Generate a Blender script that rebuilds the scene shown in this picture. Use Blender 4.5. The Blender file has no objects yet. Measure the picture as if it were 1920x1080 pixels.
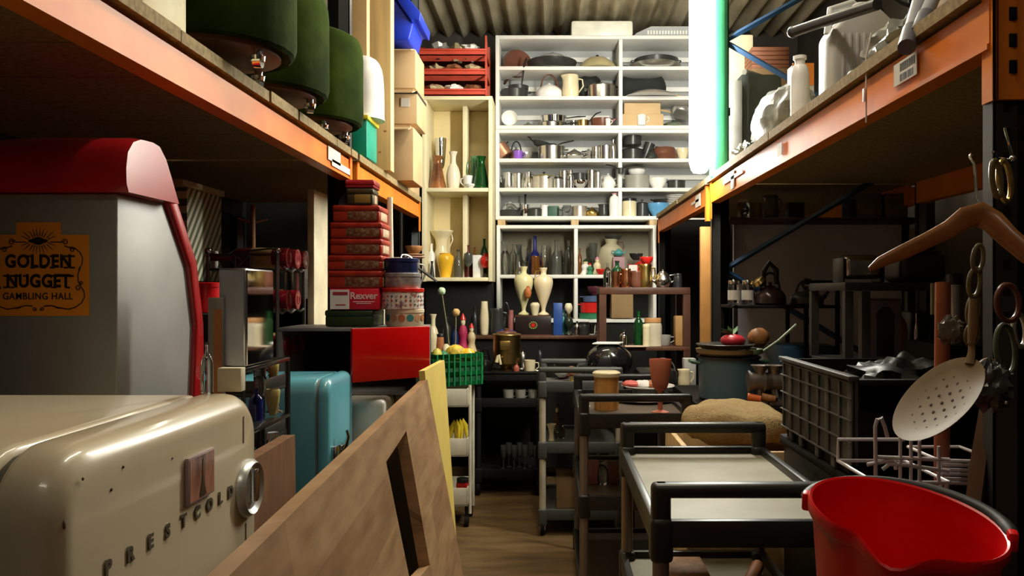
import bpy, bmesh, math, random
from mathutils import Vector, Matrix, noise
sc = bpy.context.scene
COL = sc.collection
PI = math.pi
R = math.radians
random.seed(7)

# ------------------------------------------------------------------ camera, world, lights, exposure
H0 = 1.39                       # eye height
F0, CX, CY = 1500.0, 1037.0, 545.0
def PX(px, Y): return (px - CX) / F0 * Y
def PZ(py, Y): return H0 + (CY - py) / F0 * Y
cam = bpy.data.cameras.new('camera'); camo = bpy.data.objects.new('camera', cam); COL.objects.link(camo)
camo.location = (0, 0, H0); camo.rotation_euler = (R(90), 0, 0)
cam.sensor_width = 36; cam.lens = F0 / 1920 * 36
cam.shift_x = -(CX - 960) / 1920; cam.shift_y = (CY - 540) / 1920
cam.clip_start = .02; cam.clip_end = 60
sc.camera = camo
w = bpy.data.worlds.new('world'); sc.world = w; w.use_nodes = True
w.node_tree.nodes['Background'].inputs[0].default_value = (.9, .85, .8, 1)
w.node_tree.nodes['Background'].inputs[1].default_value = .0012
sc.view_settings.view_transform = 'Standard'; sc.view_settings.look = 'None'
sc.view_settings.gamma = 1; sc.view_settings.use_curve_mapping = False
sc.view_settings.exposure = 0.03
sc.cycles.use_denoising = True
sc.cycles.max_bounces = 6; sc.cycles.diffuse_bounces = 3; sc.cycles.glossy_bounces = 4
sc.cycles.transmission_bounces = 6; sc.cycles.transparent_max_bounces = 8
sc.cycles.sample_clamp_indirect = 4; sc.cycles.caustics_refractive = False; sc.cycles.caustics_reflective = False
TUBE = 145.0                     # emission of the upright lit tube

def area(name, loc, rot, sx, sy, power, col):
    l = bpy.data.lights.new(name, 'AREA'); l.shape = 'RECTANGLE'; l.size = sx; l.size_y = sy
    l.energy = power; l.color = col
    o = bpy.data.objects.new(name, l); COL.objects.link(o); o.location = loc; o.rotation_euler = rot
    return o
# ceiling batten lamps over the aisle and an added front fill (their fittings are built with the ceiling)
area('aisle_lamp_light', (.12, 2.35, 3.44), (0, 0, 0), .10, 1.7, 27, (1, .86, .66))
area('front_fill_light', (-.1, -.5, 3.2), (R(18), 0, 0), .9, .10, 3.5, (1, .88, .72))  # unseen lamp added behind the camera to fill the fronts
area('rear_lamp_light', (-.1, 5.35, 3.44), (0, 0, 0), .9, .10, 9, (1, .92, .72))

# ------------------------------------------------------------------ materials
_M = {}
def M(name, col=(.5, .5, .5), rough=.5, metal=0.0, var=.12, scale=8.0, bump=0.0, bscale=60.0,
      trans=0.0, emit=0.0, ior=1.45, stretch=None, col2=None, sharp=None, coat=0.0, alpha=1.0, sheen=0.0, spec=.5):
    if name in _M: return _M[name]
    m = bpy.data.materials.new(name); m.use_nodes = True; _M[name] = m
    nt = m.node_tree; N = nt.nodes; L = nt.links; b = N['Principled BSDF']
    b.inputs['Roughness'].default_value = rough; b.inputs['Metallic'].default_value = metal
    b.inputs['IOR'].default_value = ior
    b.inputs['Transmission Weight'].default_value = trans
    b.inputs['Coat Weight'].default_value = coat; b.inputs['Coat Roughness'].default_value = .08
    b.inputs['Alpha'].default_value = alpha; b.inputs['Specular IOR Level'].default_value = spec
    if sheen: b.inputs['Sheen Weight'].default_value = sheen; b.inputs['Sheen Tint'].default_value = (*col, 1)
    if emit:
        b.inputs['Emission Color'].default_value = (*col, 1); b.inputs['Emission Strength'].default_value = emit
    tc = N.new('ShaderNodeTexCoord'); mp = N.new('ShaderNodeMapping'); L.new(tc.outputs['Object'], mp.inputs[0])
    if stretch: mp.inputs['Scale'].default_value = stretch
    nz = N.new('ShaderNodeTexNoise'); nz.inputs['Scale'].default_value = scale; nz.inputs['Detail'].default_value = 5
    L.new(mp.outputs[0], nz.inputs['Vector'])
    rp = N.new('ShaderNodeValToRGB'); L.new(nz.outputs['Fac'], rp.inputs[0])
    c2 = col2 or tuple(min(1, c * (1 + var)) for c in col)
    c1 = col if col2 else tuple(c * (1 - var) for c in col)
    lo, hi = sharp or (.35, .65)
    rp.color_ramp.elements[0].position = lo; rp.color_ramp.elements[1].position = hi
    rp.color_ramp.elements[0].color = (*c1, 1); rp.color_ramp.elements[1].color = (*c2, 1)
    L.new(rp.outputs[0], b.inputs['Base Color'])
    if bump:
        n2 = N.new('ShaderNodeTexNoise'); n2.inputs['Scale'].default_value = bscale; n2.inputs['Detail'].default_value = 4
        L.new(mp.outputs[0], n2.inputs['Vector'])
        bp = N.new('ShaderNodeBump'); bp.inputs['Strength'].default_value = bump; bp.inputs['Distance'].default_value = .01
        L.new(n2.outputs['Fac'], bp.inputs['Height']); L.new(bp.outputs[0], b.inputs['Normal'])
    return m
def wave_mat(name, c1, c2, scale, rot=(0, 0, 0), rough=.5, dist=0.0, sharp=(.45, .55)):
    m = bpy.data.materials.new(name); m.use_nodes = True; _M[name] = m
    nt = m.node_tree; N = nt.nodes; L = nt.links; b = N['Principled BSDF']; b.inputs['Roughness'].default_value = rough
    tc = N.new('ShaderNodeTexCoord'); mp = N.new('ShaderNodeMapping'); L.new(tc.outputs['Object'], mp.inputs[0])
    mp.inputs['Rotation'].default_value = rot
    wv = N.new('ShaderNodeTexWave'); wv.inputs['Scale'].default_value = scale; wv.inputs['Distortion'].default_value = dist
    wv.bands_direction = 'Y'
    L.new(mp.outputs[0], wv.inputs['Vector'])
    rp = N.new('ShaderNodeValToRGB'); L.new(wv.outputs['Fac'], rp.inputs[0])
    rp.color_ramp.elements[0].position, rp.color_ramp.elements[1].position = sharp
    rp.color_ramp.elements[0].color = (*c1, 1); rp.color_ramp.elements[1].color = (*c2, 1)
    L.new(rp.outputs[0], b.inputs['Base Color']); return m
def stave_mat(name, a, bcol, mort, sx, sz, rough=.45):
    m = bpy.data.materials.new(name); m.use_nodes = True; _M[name] = m
    nt = m.node_tree; N = nt.nodes; L = nt.links; p = N['Principled BSDF']; p.inputs['Roughness'].default_value = rough
    tc = N.new('ShaderNodeTexCoord'); sp = N.new('ShaderNodeSeparateXYZ'); cb = N.new('ShaderNodeCombineXYZ')
    L.new(tc.outputs['Object'], sp.inputs[0]); L.new(sp.outputs['Y'], cb.inputs['X']); L.new(sp.outputs['Z'], cb.inputs['Y'])
    br = N.new('ShaderNodeTexBrick'); L.new(cb.outputs[0], br.inputs['Vector'])
    br.inputs['Color1'].default_value = (*a, 1); br.inputs['Color2'].default_value = (*bcol, 1); br.inputs['Mortar'].default_value = (*mort, 1)
    br.inputs['Scale'].default_value = 1; br.inputs['Mortar Size'].default_value = .0005; br.inputs['Bias'].default_value = -.2
    br.inputs['Brick Width'].default_value = sx; br.inputs['Row Height'].default_value = sz; br.offset = .37
    nz = N.new('ShaderNodeTexNoise'); nz.inputs['Scale'].default_value = 7; nz.inputs['Detail'].default_value = 8
    m2 = N.new('ShaderNodeMapping'); m2.inputs['Scale'].default_value = (1, 1, 5); L.new(tc.outputs['Object'], m2.inputs[0]); L.new(m2.outputs[0], nz.inputs['Vector'])
    rp = N.new('ShaderNodeValToRGB'); L.new(nz.outputs['Fac'], rp.inputs[0])
    rp.color_ramp.elements[0].position = .3; rp.color_ramp.elements[1].position = .7
    rp.color_ramp.elements[0].color = (.62, .55, .48, 1); rp.color_ramp.elements[1].color = (1, 1, 1, 1)
    mx = N.new('ShaderNodeMix'); mx.data_type = 'RGBA'; mx.blend_type = 'MULTIPLY'; mx.inputs[0].default_value = 1
    L.new(br.outputs['Color'], mx.inputs[6]); L.new(rp.outputs[0], mx.inputs[7])
    L.new(mx.outputs[2], p.inputs['Base Color']); return m

# ------------------------------------------------------------------ mesh builder
def rotz(a): return Matrix.Rotation(a, 4, 'Z')
class MB:
    def __init__(s): s.v = []; s.f = []
    def add(s, vs, fs, T=None):
        n = len(s.v)
        s.v += [tuple(T @ Vector(v)) if T else tuple(v) for v in vs]
        s.f += [tuple(i + n for i in f) for f in fs]; return s
    def box(s, x0, x1, y0, y1, z0, z1, r=0, T=None, seg=2):
        if x0 > x1: x0, x1 = x1, x0
        if y0 > y1: y0, y1 = y1, y0
        if z0 > z1: z0, z1 = z1, z0
        if r:
            r = min(r, (x1-x0)*.49, (y1-y0)*.49, (z1-z0)*.49)
            bm = bmesh.new(); bmesh.ops.create_cube(bm, size=1)
            for v in bm.verts: v.co = Vector(((x0+x1)/2 + v.co.x*(x1-x0), (y0+y1)/2 + v.co.y*(y1-y0), (z0+z1)/2 + v.co.z*(z1-z0)))
            bmesh.ops.bevel(bm, geom=bm.edges[:], offset=r, segments=seg, profile=.5, affect='EDGES')
            bm.verts.index_update()
            s.add([v.co.copy() for v in bm.verts], [[v.index for v in f.verts] for f in bm.faces], T); bm.free(); return s
        vs = [(x0,y0,z0),(x1,y0,z0),(x1,y1,z0),(x0,y1,z0),(x0,y0,z1),(x1,y0,z1),(x1,y1,z1),(x0,y1,z1)]
        return s.add(vs, [(0,3,2,1),(4,5,6,7),(0,1,5,4),(1,2,6,5),(2,3,7,6),(3,0,4,7)], T)
    def tube(s, pts, r, n=8, closed=False, T=None, flat=1.0):
        P = [Vector(p) for p in pts]; k = len(P)
        rr = r if isinstance(r, (list, tuple)) else [r]*k
        rings = []; up = None
        for i, p in enumerate(P):
            if closed: d = P[(i+1) % k] - P[i-1]
            else: d = P[min(i+1, k-1)] - P[max(i-1, 0)]
            d = d.normalized() if d.length > 1e-9 else Vector((0,0,1))
            if up is None: up = Vector((0,0,1)) if abs(d.z) < .9 else Vector((1,0,0))
            a = d.cross(up)
            if a.length < 1e-4: a = d.cross(Vector((0,1,0)))
            a.normalize(); b = a.cross(d).normalized(); up = b
            rings.append([p + (a*math.cos(2*PI*j/n) + b*math.sin(2*PI*j/n)*flat)*rr[i] for j in range(n)])
        vs = [v for g in rings for v in g]; fs = []
        for i in range(k if closed else k-1):
            for j in range(n):
                a0 = i*n+j; a1 = i*n+(j+1) % n; b0 = ((i+1) % k)*n+j; b1 = ((i+1) % k)*n+(j+1) % n
                fs.append((a0, a1, b1, b0))
        if not closed: fs += [tuple(range(n))[::-1], tuple(range((k-1)*n, k*n))]
        return s.add(vs, fs, T)
    def cyl(s, p0, p1, r0, r1=None, n=16, T=None):
        return s.tube([p0, p1], [r0, r0 if r1 is None else r1], n, T=T)
    def lathe(s, prof, n=24, c=(0,0,0), T=None, fn=None):
        vs = []; fs = []; idx = []
        for (r, z) in prof:
            if r < 1e-5: idx.append([len(vs)]); vs.append((c[0], c[1], c[2]+z))
            else:
                g = []
                for j in range(n):
                    a = 2*PI*j/n; rr = r; zz = z
                    if fn: rr, zz = fn(r, z, a)
                    g.append(len(vs)); vs.append((c[0]+rr*math.cos(a), c[1]+rr*math.sin(a), c[2]+zz))
                idx.append(g)
        for g, h in zip(idx, idx[1:]):
            if len(g) == 1 and len(h) == 1: continue
            if len(g) == 1: fs += [(g[0], h[(j+1) % n], h[j]) for j in range(n)]
            elif len(h) == 1: fs += [(g[j], g[(j+1) % n], h[0]) for j in range(n)]
            else: fs += [(g[j], g[(j+1) % n], h[(j+1) % n], h[j]) for j in range(n)]
        return s.add(vs, fs, T)
    def ball(s, c, r, n=14, T=None, nz=0, seed=0, fr=3):
        rx, ry, rz = r if isinstance(r, (tuple, list)) else (r, r, r)
        vs = []; fs = []; m = n//2+1
        for i in range(m+1):
            t = PI*i/m
            for j in range(n):
                a = 2*PI*j/n
                v = Vector((math.sin(t)*math.cos(a), math.sin(t)*math.sin(a), -math.cos(t)))
                k = 1 + (noise.noise(v*fr + Vector((seed, seed*2, 0)))*nz if nz else 0)
                vs.append((c[0]+v.x*rx*k, c[1]+v.y*ry*k, c[2]+v.z*rz*k))
        for i in range(m):
            for j in range(n): fs.append((i*n+j, i*n+(j+1) % n, (i+1)*n+(j+1) % n, (i+1)*n+j))
        return s.add(vs, fs, T)
    def prism(s, poly, d0, d1, ax='X', r=0, T=None):
        # poly of 2D points extruded along ax ('X': poly is (y,z); 'Y': (x,z); 'Z': (x,y))
        f = {'X': lambda p, d: (d, p[0], p[1]), 'Y': lambda p, d: (p[0], d, p[1]), 'Z': lambda p, d: (p[0], p[1], d)}[ax]
        k = len(poly)
        bm = bmesh.new()
        a = [bm.verts.new(f(p, d0)) for p in poly]; b = [bm.verts.new(f(p, d1)) for p in poly]
        bm.faces.new(a[::-1]); bm.faces.new(b)
        for i in range(k): bm.faces.new((a[i], a[(i+1) % k], b[(i+1) % k], b[i]))
        bmesh.ops.recalc_face_normals(bm, faces=bm.faces[:])
        if r: bmesh.ops.bevel(bm, geom=bm.edges[:], offset=r, segments=3, profile=.5, affect='EDGES')
        bm.verts.index_update()
        s.add([v.co.copy() for v in bm.verts], [[v.index for v in q.verts] for q in bm.faces], T); bm.free(); return s
    def rslab(s, a0, a1, b0, b1, Rc, d0, d1, e0, e1, fmap, n=6):
        # rounded rectangle outline (a,b), depth d0..d1 with rounded rims e0/e1
        def ring(ins):
            o = []; r = max(Rc-ins, .002)
            for (ca, cb, st) in ((a1-ins-r, b1-ins-r, 0), (a0+ins+r, b1-ins-r, PI/2), (a0+ins+r, b0+ins+r, PI), (a1-ins-r, b0+ins+r, 1.5*PI)):
                for i in range(n+1):
                    t = st + PI/2*i/n; o.append((ca+r*math.cos(t), cb+r*math.sin(t)))
            return o
        sg = 1 if d1 > d0 else -1
        L = []
        for i in range(5):
            t = PI/2*i/4; L.append((e0*(1-math.sin(t)), d0+sg*e0*(1-math.cos(t)))) if e0 else None
        if not e0: L.append((0, d0))
        for i in range(5):
            t = PI/2*i/4; L.append((e1*(1-math.cos(t)), d1-sg*e1*(1-math.sin(t)))) if e1 else None
        if not e1: L.append((0, d1))
        vs = []; K = 4*(n+1)
        for ins, d in L: vs += [fmap(a, b, d) for a, b in ring(ins)]
        fs = []
        for i in range(len(L)-1):
            for j in range(K): fs.append((i*K+j, i*K+(j+1) % K, (i+1)*K+(j+1) % K, (i+1)*K+j))
        fs += [tuple(range(K))[::-1], tuple(range((len(L)-1)*K, len(L)*K))]
        return s.add(vs, fs)
    def build(s, name, mat, parent=None, world=False, T=None, ang=38, **tg):
        vs = s.v
        if T: vs = [tuple(T @ Vector(v)) for v in vs]
        loc = None
        if world and parent is not None:
            o = Vector((0, 0, 0)); q = parent
            while q is not None: o += Vector(q.location); q = q.parent
            vs = [tuple(Vector(v)-o) for v in vs]
        elif world:
            xs = [v[0] for v in vs]; ys = [v[1] for v in vs]; zs = [v[2] for v in vs]
            loc = Vector(((min(xs)+max(xs))/2, (min(ys)+max(ys))/2, min(zs))); vs = [tuple(Vector(v)-loc) for v in vs]
        me = bpy.data.meshes.new(name); me.from_pydata(vs, [], s.f)
        bm = bmesh.new(); bm.from_mesh(me)
        bmesh.ops.remove_doubles(bm, verts=bm.verts[:], dist=1e-6)
        bmesh.ops.recalc_face_normals(bm, faces=bm.faces[:])
        for f in bm.faces: f.smooth = True
        la = R(ang)
        for e in bm.edges:
            if len(e.link_faces) == 2 and e.calc_face_angle(0) > la: e.smooth = False
        bm.to_mesh(me); bm.free()
        if mat: me.materials.append(mat)
        o = bpy.data.objects.new(name, me); COL.objects.link(o)
        if parent is not None: o.parent = parent
        if loc is not None: o.location = loc
        tag(o, **tg); return o
def tag(o, label=None, cat=None, group=None, kind=None):
    if label: o['label'] = label
    if cat: o['category'] = cat
    if group: o['group'] = group
    if kind: o['kind'] = kind
    return o
def thing(name, label, cat, loc=(0,0,0), rz=0, group=None, rot=None):
    o = bpy.data.objects.new(name, None); COL.objects.link(o); o.empty_display_size = .05
    o.location = loc; o.rotation_euler = rot if rot else (0, 0, rz)
    return tag(o, label, cat, group)
def copy_thing(t, loc, rz, label):
    c = t.copy(); COL.objects.link(c); c.location = loc; c.rotation_euler = (0, 0, rz); c['label'] = label
    for ch in list(t.children):
        d = ch.copy(); COL.objects.link(d); d.parent = c
        for g in list(ch.children):
            e = g.copy(); COL.objects.link(e); e.parent = d
    return c
def struct(name, mb, mat, world=True):
    o = mb.build(name, mat, world=world); o['kind'] = 'structure'; return o
def cr(prof, k=3):
    # smooth a lathe profile with Catmull-Rom
    P = [prof[0]] + list(prof) + [prof[-1]]; out = []
    for i in range(1, len(P)-2):
        p0, p1, p2, p3 = P[i-1], P[i], P[i+1], P[i+2]
        for j in range(k):
            t = j/k
            out.append(tuple(max(0 if q == 0 else -9, .5*((2*p1[q]) + (-p0[q]+p2[q])*t + (2*p0[q]-5*p1[q]+4*p2[q]-p3[q])*t*t + (-p0[q]+3*p1[q]-3*p2[q]+p3[q])*t**3)) for q in (0, 1)))
    out.append(prof[-1]); return out
def arc(c, r, a0, a1, n, plane='XZ'):
    o = []
    for i in range(n+1):
        a = a0+(a1-a0)*i/n; u, v = r*math.cos(a), r*math.sin(a)
        o.append((c[0]+u, c[1], c[2]+v) if plane == 'XZ' else (c[0]+u, c[1]+v, c[2]) if plane == 'XY' else (c[0], c[1]+u, c[2]+v))
    return o
def text_mesh(body, size, name, mat, parent, loc, rot, ext=.0006, bold=0.0, sx=1.0, space=1.0):
    cu = bpy.data.curves.new(name, 'FONT'); cu.body = body; cu.size = size; cu.extrude = ext; cu.offset = bold
    cu.align_x = 'CENTER'; cu.align_y = 'CENTER'; cu.space_character = space; cu.resolution_u = 4
    o = bpy.data.objects.new(name, cu); COL.objects.link(o)
    bpy.context.view_layer.update()
    me = bpy.data.meshes.new_from_object(o); bpy.data.objects.remove(o)
    n = bpy.data.objects.new(name, me); COL.objects.link(n); me.materials.clear(); me.materials.append(mat)
    n.parent = parent; n.location = loc; n.rotation_euler = rot; n.scale = (sx, 1, 1)
    return n

# ------------------------------------------------------------------ palette
steel = M('brushed_steel', (.62, .6, .56), .22, 1, .1, 20)
chrome = M('chrome', (.8, .8, .8), .08, 1, .03)
alu = M('dull_aluminium', (.6, .59, .55), .38, 1, .12, 14)
iron = M('black_cast_iron', (.025, .025, .025), .45, .2, .2, 30)
blackp = M('black_plastic', (.015, .015, .016), .35)
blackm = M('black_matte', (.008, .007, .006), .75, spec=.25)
nonst = M('dark_nonstick', (.035, .037, .035), .3, .1)
bronze = M('brown_enamel', (.14, .05, .03), .3)
copper = M('copper', (.75, .33, .16), .25, 1, .2, 10)
brass = M('brass', (.6, .43, .14), .28, 1, .2, 10)
creamc = M('cream_ceramic', (.78, .68, .44), .2, coat=.4)
whitec = M('white_ceramic', (.85, .84, .8), .18, coat=.4)
whitep = M('white_plastic', (.85, .85, .82), .35)
glass = M('clear_glass', (.93, .96, .94), .03, trans=1, var=.02)
gglass = M('green_glass', (.06, .5, .12), .04, trans=.92, var=.05)
dglass = M('dark_green_glass', (.02, .14, .05), .05, trans=.7, var=.05)
bglass = M('blue_glass', (.02, .03, .25), .06, trans=.5, var=.05)
aglass = M('amber_glass', (.3, .1, .02), .06, trans=.6, var=.05)
sglass = M('smoke_glass', (.4, .43, .38), .05, trans=.85, var=.05)
redp = M('red_plastic', (.62, .01, .012), .32, var=.1, coat=.15)
rede = M('red_enamel', (.6, .02, .015), .2, coat=.5)
woodl = M('pale_wood', (.62, .42, .2), .5, var=.18, scale=5, stretch=(6, 6, 1))
woodm = M('mid_wood', (.38, .17, .06), .5, var=.25, scale=5, stretch=(8, 8, 1))
woodd = M('dark_wood', (.1, .04, .02), .5, var=.25, scale=5, stretch=(8, 8, 1))
card = M('cardboard', (.55, .38, .2), .8, var=.1, scale=4)
cardd = M('brown_cardboard', (.3, .19, .09), .85, var=.15, scale=4)
gold = M('gilt', (.65, .45, .12), .3, .8)
paper = M('white_paper', (.8, .79, .74), .8, var=.04)
greyp = M('grey_plastic', (.07, .073, .07), .42, var=.08)
darkp = M('dark_grey_plastic', (.02, .021, .019), .38, var=.1)
terrac = M('terracotta', (.55, .17, .1), .6)
teal = M('teal_ceramic', (.05, .25, .25), .25, coat=.4)
blue = M('blue_paint', (.03, .08, .3), .4)
navy = M('navy_tin', (.02, .03, .12), .3, .3)
green = M('green_paint', (.03, .2, .09), .45)
olive = M('olive_green', (.02, .05, .02), .6)
yellow = M('yellow_glaze', (.9, .5, .03), .25, coat=.4)
rust = M('orange_brown', (.42, .15, .05), .5)
greyst = M('grey_stoneware', (.3, .29, .25), .45)
pink = M('pink_glaze', (.6, .25, .3), .4)
# ------------------------------------------------------------------ kinds of small thing (local origin = centre of the base)
def shell(r, h, t=.003, fl=1.0, rb=.9):
    return [(0, 0), (r*rb, 0), (r*(rb+.08), h*.05), (r*fl, h-.002), (r*fl+.003, h), (r*fl-t*.6, h), (r*(rb+.08)-t, h*.1), (r*rb-t, h*.05+t), (0, h*.04+t)]
def lidparts(t, r, h, z, m, km, dome=.22):
    l = MB().lathe(cr([(0, z+r*dome), (r*.55, z+r*dome*.8), (r*.9, z+r*dome*.3), (r*1.03, z+.002), (r*1.03, z-.001), (0, z)], 2), 20).build('lid', m, t)
    MB().lathe([(0, z+r*dome), (.006, z+r*dome), (.005, z+r*dome+.008), (.012, z+r*dome+.014), (.011, z+r*dome+.02), (0, z+r*dome+.022)], 12).build('knob', km, l)
def k_saucepan(t, w, h, m, ang=0, hl=.16, lid=0, hm=None, up=.1, m2=None, **k):
    r = w/2; hm = hm or blackp
    MB().lathe(shell(r, h), 26).build('body', m, t)
    T = rotz(ang)
    MB().tube([(r*.97, 0, h*.82), (r+hl*.25, 0, h*.82+hl*up*.5), (r+hl*.6, 0, h*.82+hl*up), (r+hl, 0, h*.82+hl*up*1.2)], [.007, .008, .011, .008], 8, T=T, flat=.6).build('handle', hm, t)
    if lid: lidparts(t, r, h, h, m2 or m, hm)
def k_pan(t, w, h, m, ang=0, hl=.17, hm=None, up=.25, m2=None, **k):
    r = w/2; hm = hm or blackp
    MB().lathe([(0, 0), (r*.78, 0), (r*.9, h*.3), (r, h), (r-.004, h), (r*.86, h*.35), (r*.74, .006), (0, .006)], 28).build('body', m, t)
    MB().tube([(r*.95, 0, h*.7), (r+hl*.3, 0, h*.9+hl*up*.4), (r+hl, 0, h*.9+hl*up)], [.006, .010, .010], 8, T=rotz(ang), flat=.6).build('handle', hm, t)
def k_pot(t, w, h, m, ang=0, lid=1, hm=None, m2=None, **k):
    r = w/2; hm = hm or m
    MB().lathe(shell(r, h), 28).build('body', m, t)
    for s in (0, PI):
        MB().tube([(r*.96, -.025, h*.8), (r+.018, -.024, h*.81), (r+.025, 0, h*.82), (r+.018, .024, h*.81), (r*.96, .025, h*.8)], .0045, 8, T=rotz(ang+s)).build('handle', hm, t)
    if lid: lidparts(t, r, h, h, m2 or m, hm)
def k_kettle(t, w, h, m, ang=0, hm=None, m2=None, **k):
    r = w/2; b = h*.55; hm = hm or blackp
    MB().lathe(cr([(0, 0), (r*.9, 0), (r, b*.25), (r*.95, b*.6), (r*.6, b*.93), (r*.35, b), (0, b)], 2), 24).build('body', m, t)
    T = rotz(ang)
    MB().tube([(r*.8, 0, b*.4), (r*1.1, 0, b*.6), (r*1.32, 0, b*1.0)], [r*.2, r*.13, r*.09], 10, T=T).build('spout', m, t)
    MB().tube([(r*.62*math.cos(a), 0, b*.8+(h-b*.8)*math.sin(a)) for a in [PI*i/12 for i in range(13)]], .006, 8, T=T).build('handle', hm, t)
    MB().lathe([(0, b-.001), (r*.36, b-.001), (r*.33, b+.006), (.006, b+.012), (.011, b+.022), (0, b+.027)], 14).build('lid', m2 or m, t)
def k_jug(t, w, h, m, ang=0, fl=.9, m2=None, bulge=1.0, **k):
    r = w/2
    def fn(rr, z, a):
        d = math.cos(a-PI)
        if z > h*.85 and d > .75: return rr*(1+.25*(d-.75)/.25*(z/h-.85)/.15), z
        return rr, z
    T = rotz(ang)
    MB().lathe(cr([(0, 0), (r*.85, 0), (r*bulge, h*.3), (r*fl, h*.75), (r*fl, h), (r*fl-.004, h), (r*fl-.006, h*.75), (r*.8, h*.1), (0, h*.06)], 2), 28, fn=fn, T=T).build('body', m, t)
    MB().tube([(r*fl*.95, 0, h*.88), (r*fl+w*.22, 0, h*.85), (r*fl+w*.28, 0, h*.55), (r*.95, 0, h*.25)], [.006, .006, .006, .005], 8, T=T).build('handle', m2 or m, t)
def k_bottle(t, w, h, m, m2=None, shoulder=.62, neck=.32, cap=1, lab=None, **k):
    r = w/2; n = r*neck
    MB().lathe(cr([(0, 0), (r*.96, 0), (r, h*.04), (r, h*shoulder), (n*1.3, h*(shoulder+.16)), (n, h*.84), (n, h*.96), (n*1.2, h*.97), (n*1.2, h*.985), (0, h*.985)], 2), 20).build('body', m, t)
    if cap: MB().cyl((0,0,h*.95), (0,0,h), n*1.3, n=14).build('cap', m2 or blackp, t)
    if lab:
        MB().lathe([(r+.0006, h*.15), (r+.0006, h*.45)], 20).build('label', lab, t)
def k_jar(t, w, h, m, m2=None, lab=None, **k):
    r = w/2
    MB().lathe(cr([(0, 0), (r*.95, 0), (r, h*.08), (r, h*.72), (r*.86, h*.82), (r*.86, h*.9), (0, h*.9)], 2), 22).build('body', m, t)
    MB().lathe([(0, h), (r*.88, h), (r*.92, h*.98), (r*.92, h*.84), (r*.86, h*.84)], 22).build('lid', m2 or whitep, t)
    if lab: MB().lathe([(r+.0008, h*.2), (r+.0008, h*.6)], 22).build('label', lab, t)
VP = {'amph': [(0,0),(.55,0),(.5,.04),(.22,.08),(.3,.2),(.8,.5),(1,.68),(.85,.8),(.35,.86),(.3,.93),(.42,1),(.36,1),(.25,.93),(.2,.84),(0,.82)],
      'floor': [(0,0),(.75,0),(.78,.02),(.95,.2),(1,.4),(.72,.6),(.42,.7),(.4,.88),(.62,1),(.56,1),(.34,.88),(.3,.7),(0,.68)],
      'cone': [(0,0),(1,0),(1,.04),(.8,.3),(.5,.7),(.42,.85),(.6,1),(.54,1),(.36,.85),(.3,.7),(0,.68)],
      'round': [(0,0),(.5,0),(.85,.2),(1,.48),(.82,.75),(.42,.88),(.5,1),(.42,1),(.3,.88),(0,.85)],
      'ewer': [(0,0),(.4,0),(.42,.03),(.7,.25),(.75,.42),(.5,.62),(.6,.82),(1,.97),(1.02,1),(.9,.99),(.5,.82),(.4,.62),(0,.6)],
      'tall': [(0,0),(.7,0),(.9,.1),(1,.5),(.8,.85),(.75,1),(.68,1),(.7,.85),(.85,.4),(0,.1)],
      'yel': [(0,0),(.55,0),(.62,.03),(.85,.45),(1,.75),(.9,.9),(.66,.96),(.72,1),(.6,1),(.55,.95),(0,.9)],
      'flare': [(0,0),(.6,0),(.62,.05),(.5,.3),(.55,.6),(1,1),(.94,1),(.48,.6),(.42,.3),(0,.1)],
      'glass': [(0,0),(.7,0),(.7,.02),(.12,.05),(.1,.4),(.5,.5),(.95,.7),(.9,1),(.85,1),(.88,.7),(.4,.52),(0,.46)],
      'lamp': [(0,0),(.9,0),(.9,.04),(.35,.1),(.5,.16),(.9,.28),(.7,.38),(.3,.42),(.3,.5),(.62,.6),(.6,.75),(.3,.95),(.28,1),(.22,1),(.5,.75),(0,.5)]}
def k_vase(t, w, h, m, prof='round', m2=None, handles=0, ang=0, **k):
    r = w/2
    MB().lathe(cr([(a*r, b*h) for a, b in VP[prof]], 3), 26).build('body', m, t)
    if handles:
        for s in ((0, PI) if handles == 2 else (0,)):
            MB().tube([(r*.3, 0, h*.95), (r*.85, 0, h*.93), (r*.95, 0, h*.8), (r*.7, 0, h*.66)], [.004, .005, .005, .004], 8, T=rotz(ang+s)).build('handle', m2 or m, t)
    elif m2:
        MB().lathe([(r*VP[prof][6][0]*1.03, h*.99), (r*VP[prof][6][0]*1.03, h*1.0)], 20)
def k_bowl(t, w, h, m, **k):
    r = w/2
    MB().lathe(cr([(0, 0), (r*.45, 0), (r*.48, h*.08), (r*.85, h*.5), (r, h), (r-.004, h), (r*.8, h*.52), (r*.4, h*.16), (0, h*.13)], 2), 28).build('bowl', m, t)
def one(mbf):
    return mbf
def k_cup(t, w, h, m, ang=0, **k):
    r = w/2
    MB().lathe([(0, 0), (r*.8, 0), (r*.9, h*.1), (r, h), (r-.003, h), (r*.85, h*.14), (0, h*.1)], 22).build('body', m, t)
    MB().tube([(r*.93, 0, h*.82), (r+w*.25, 0, h*.8), (r+w*.28, 0, h*.5), (r*.9, 0, h*.25)], .0035, 8, T=rotz(ang)).build('handle', m, t)
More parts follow.
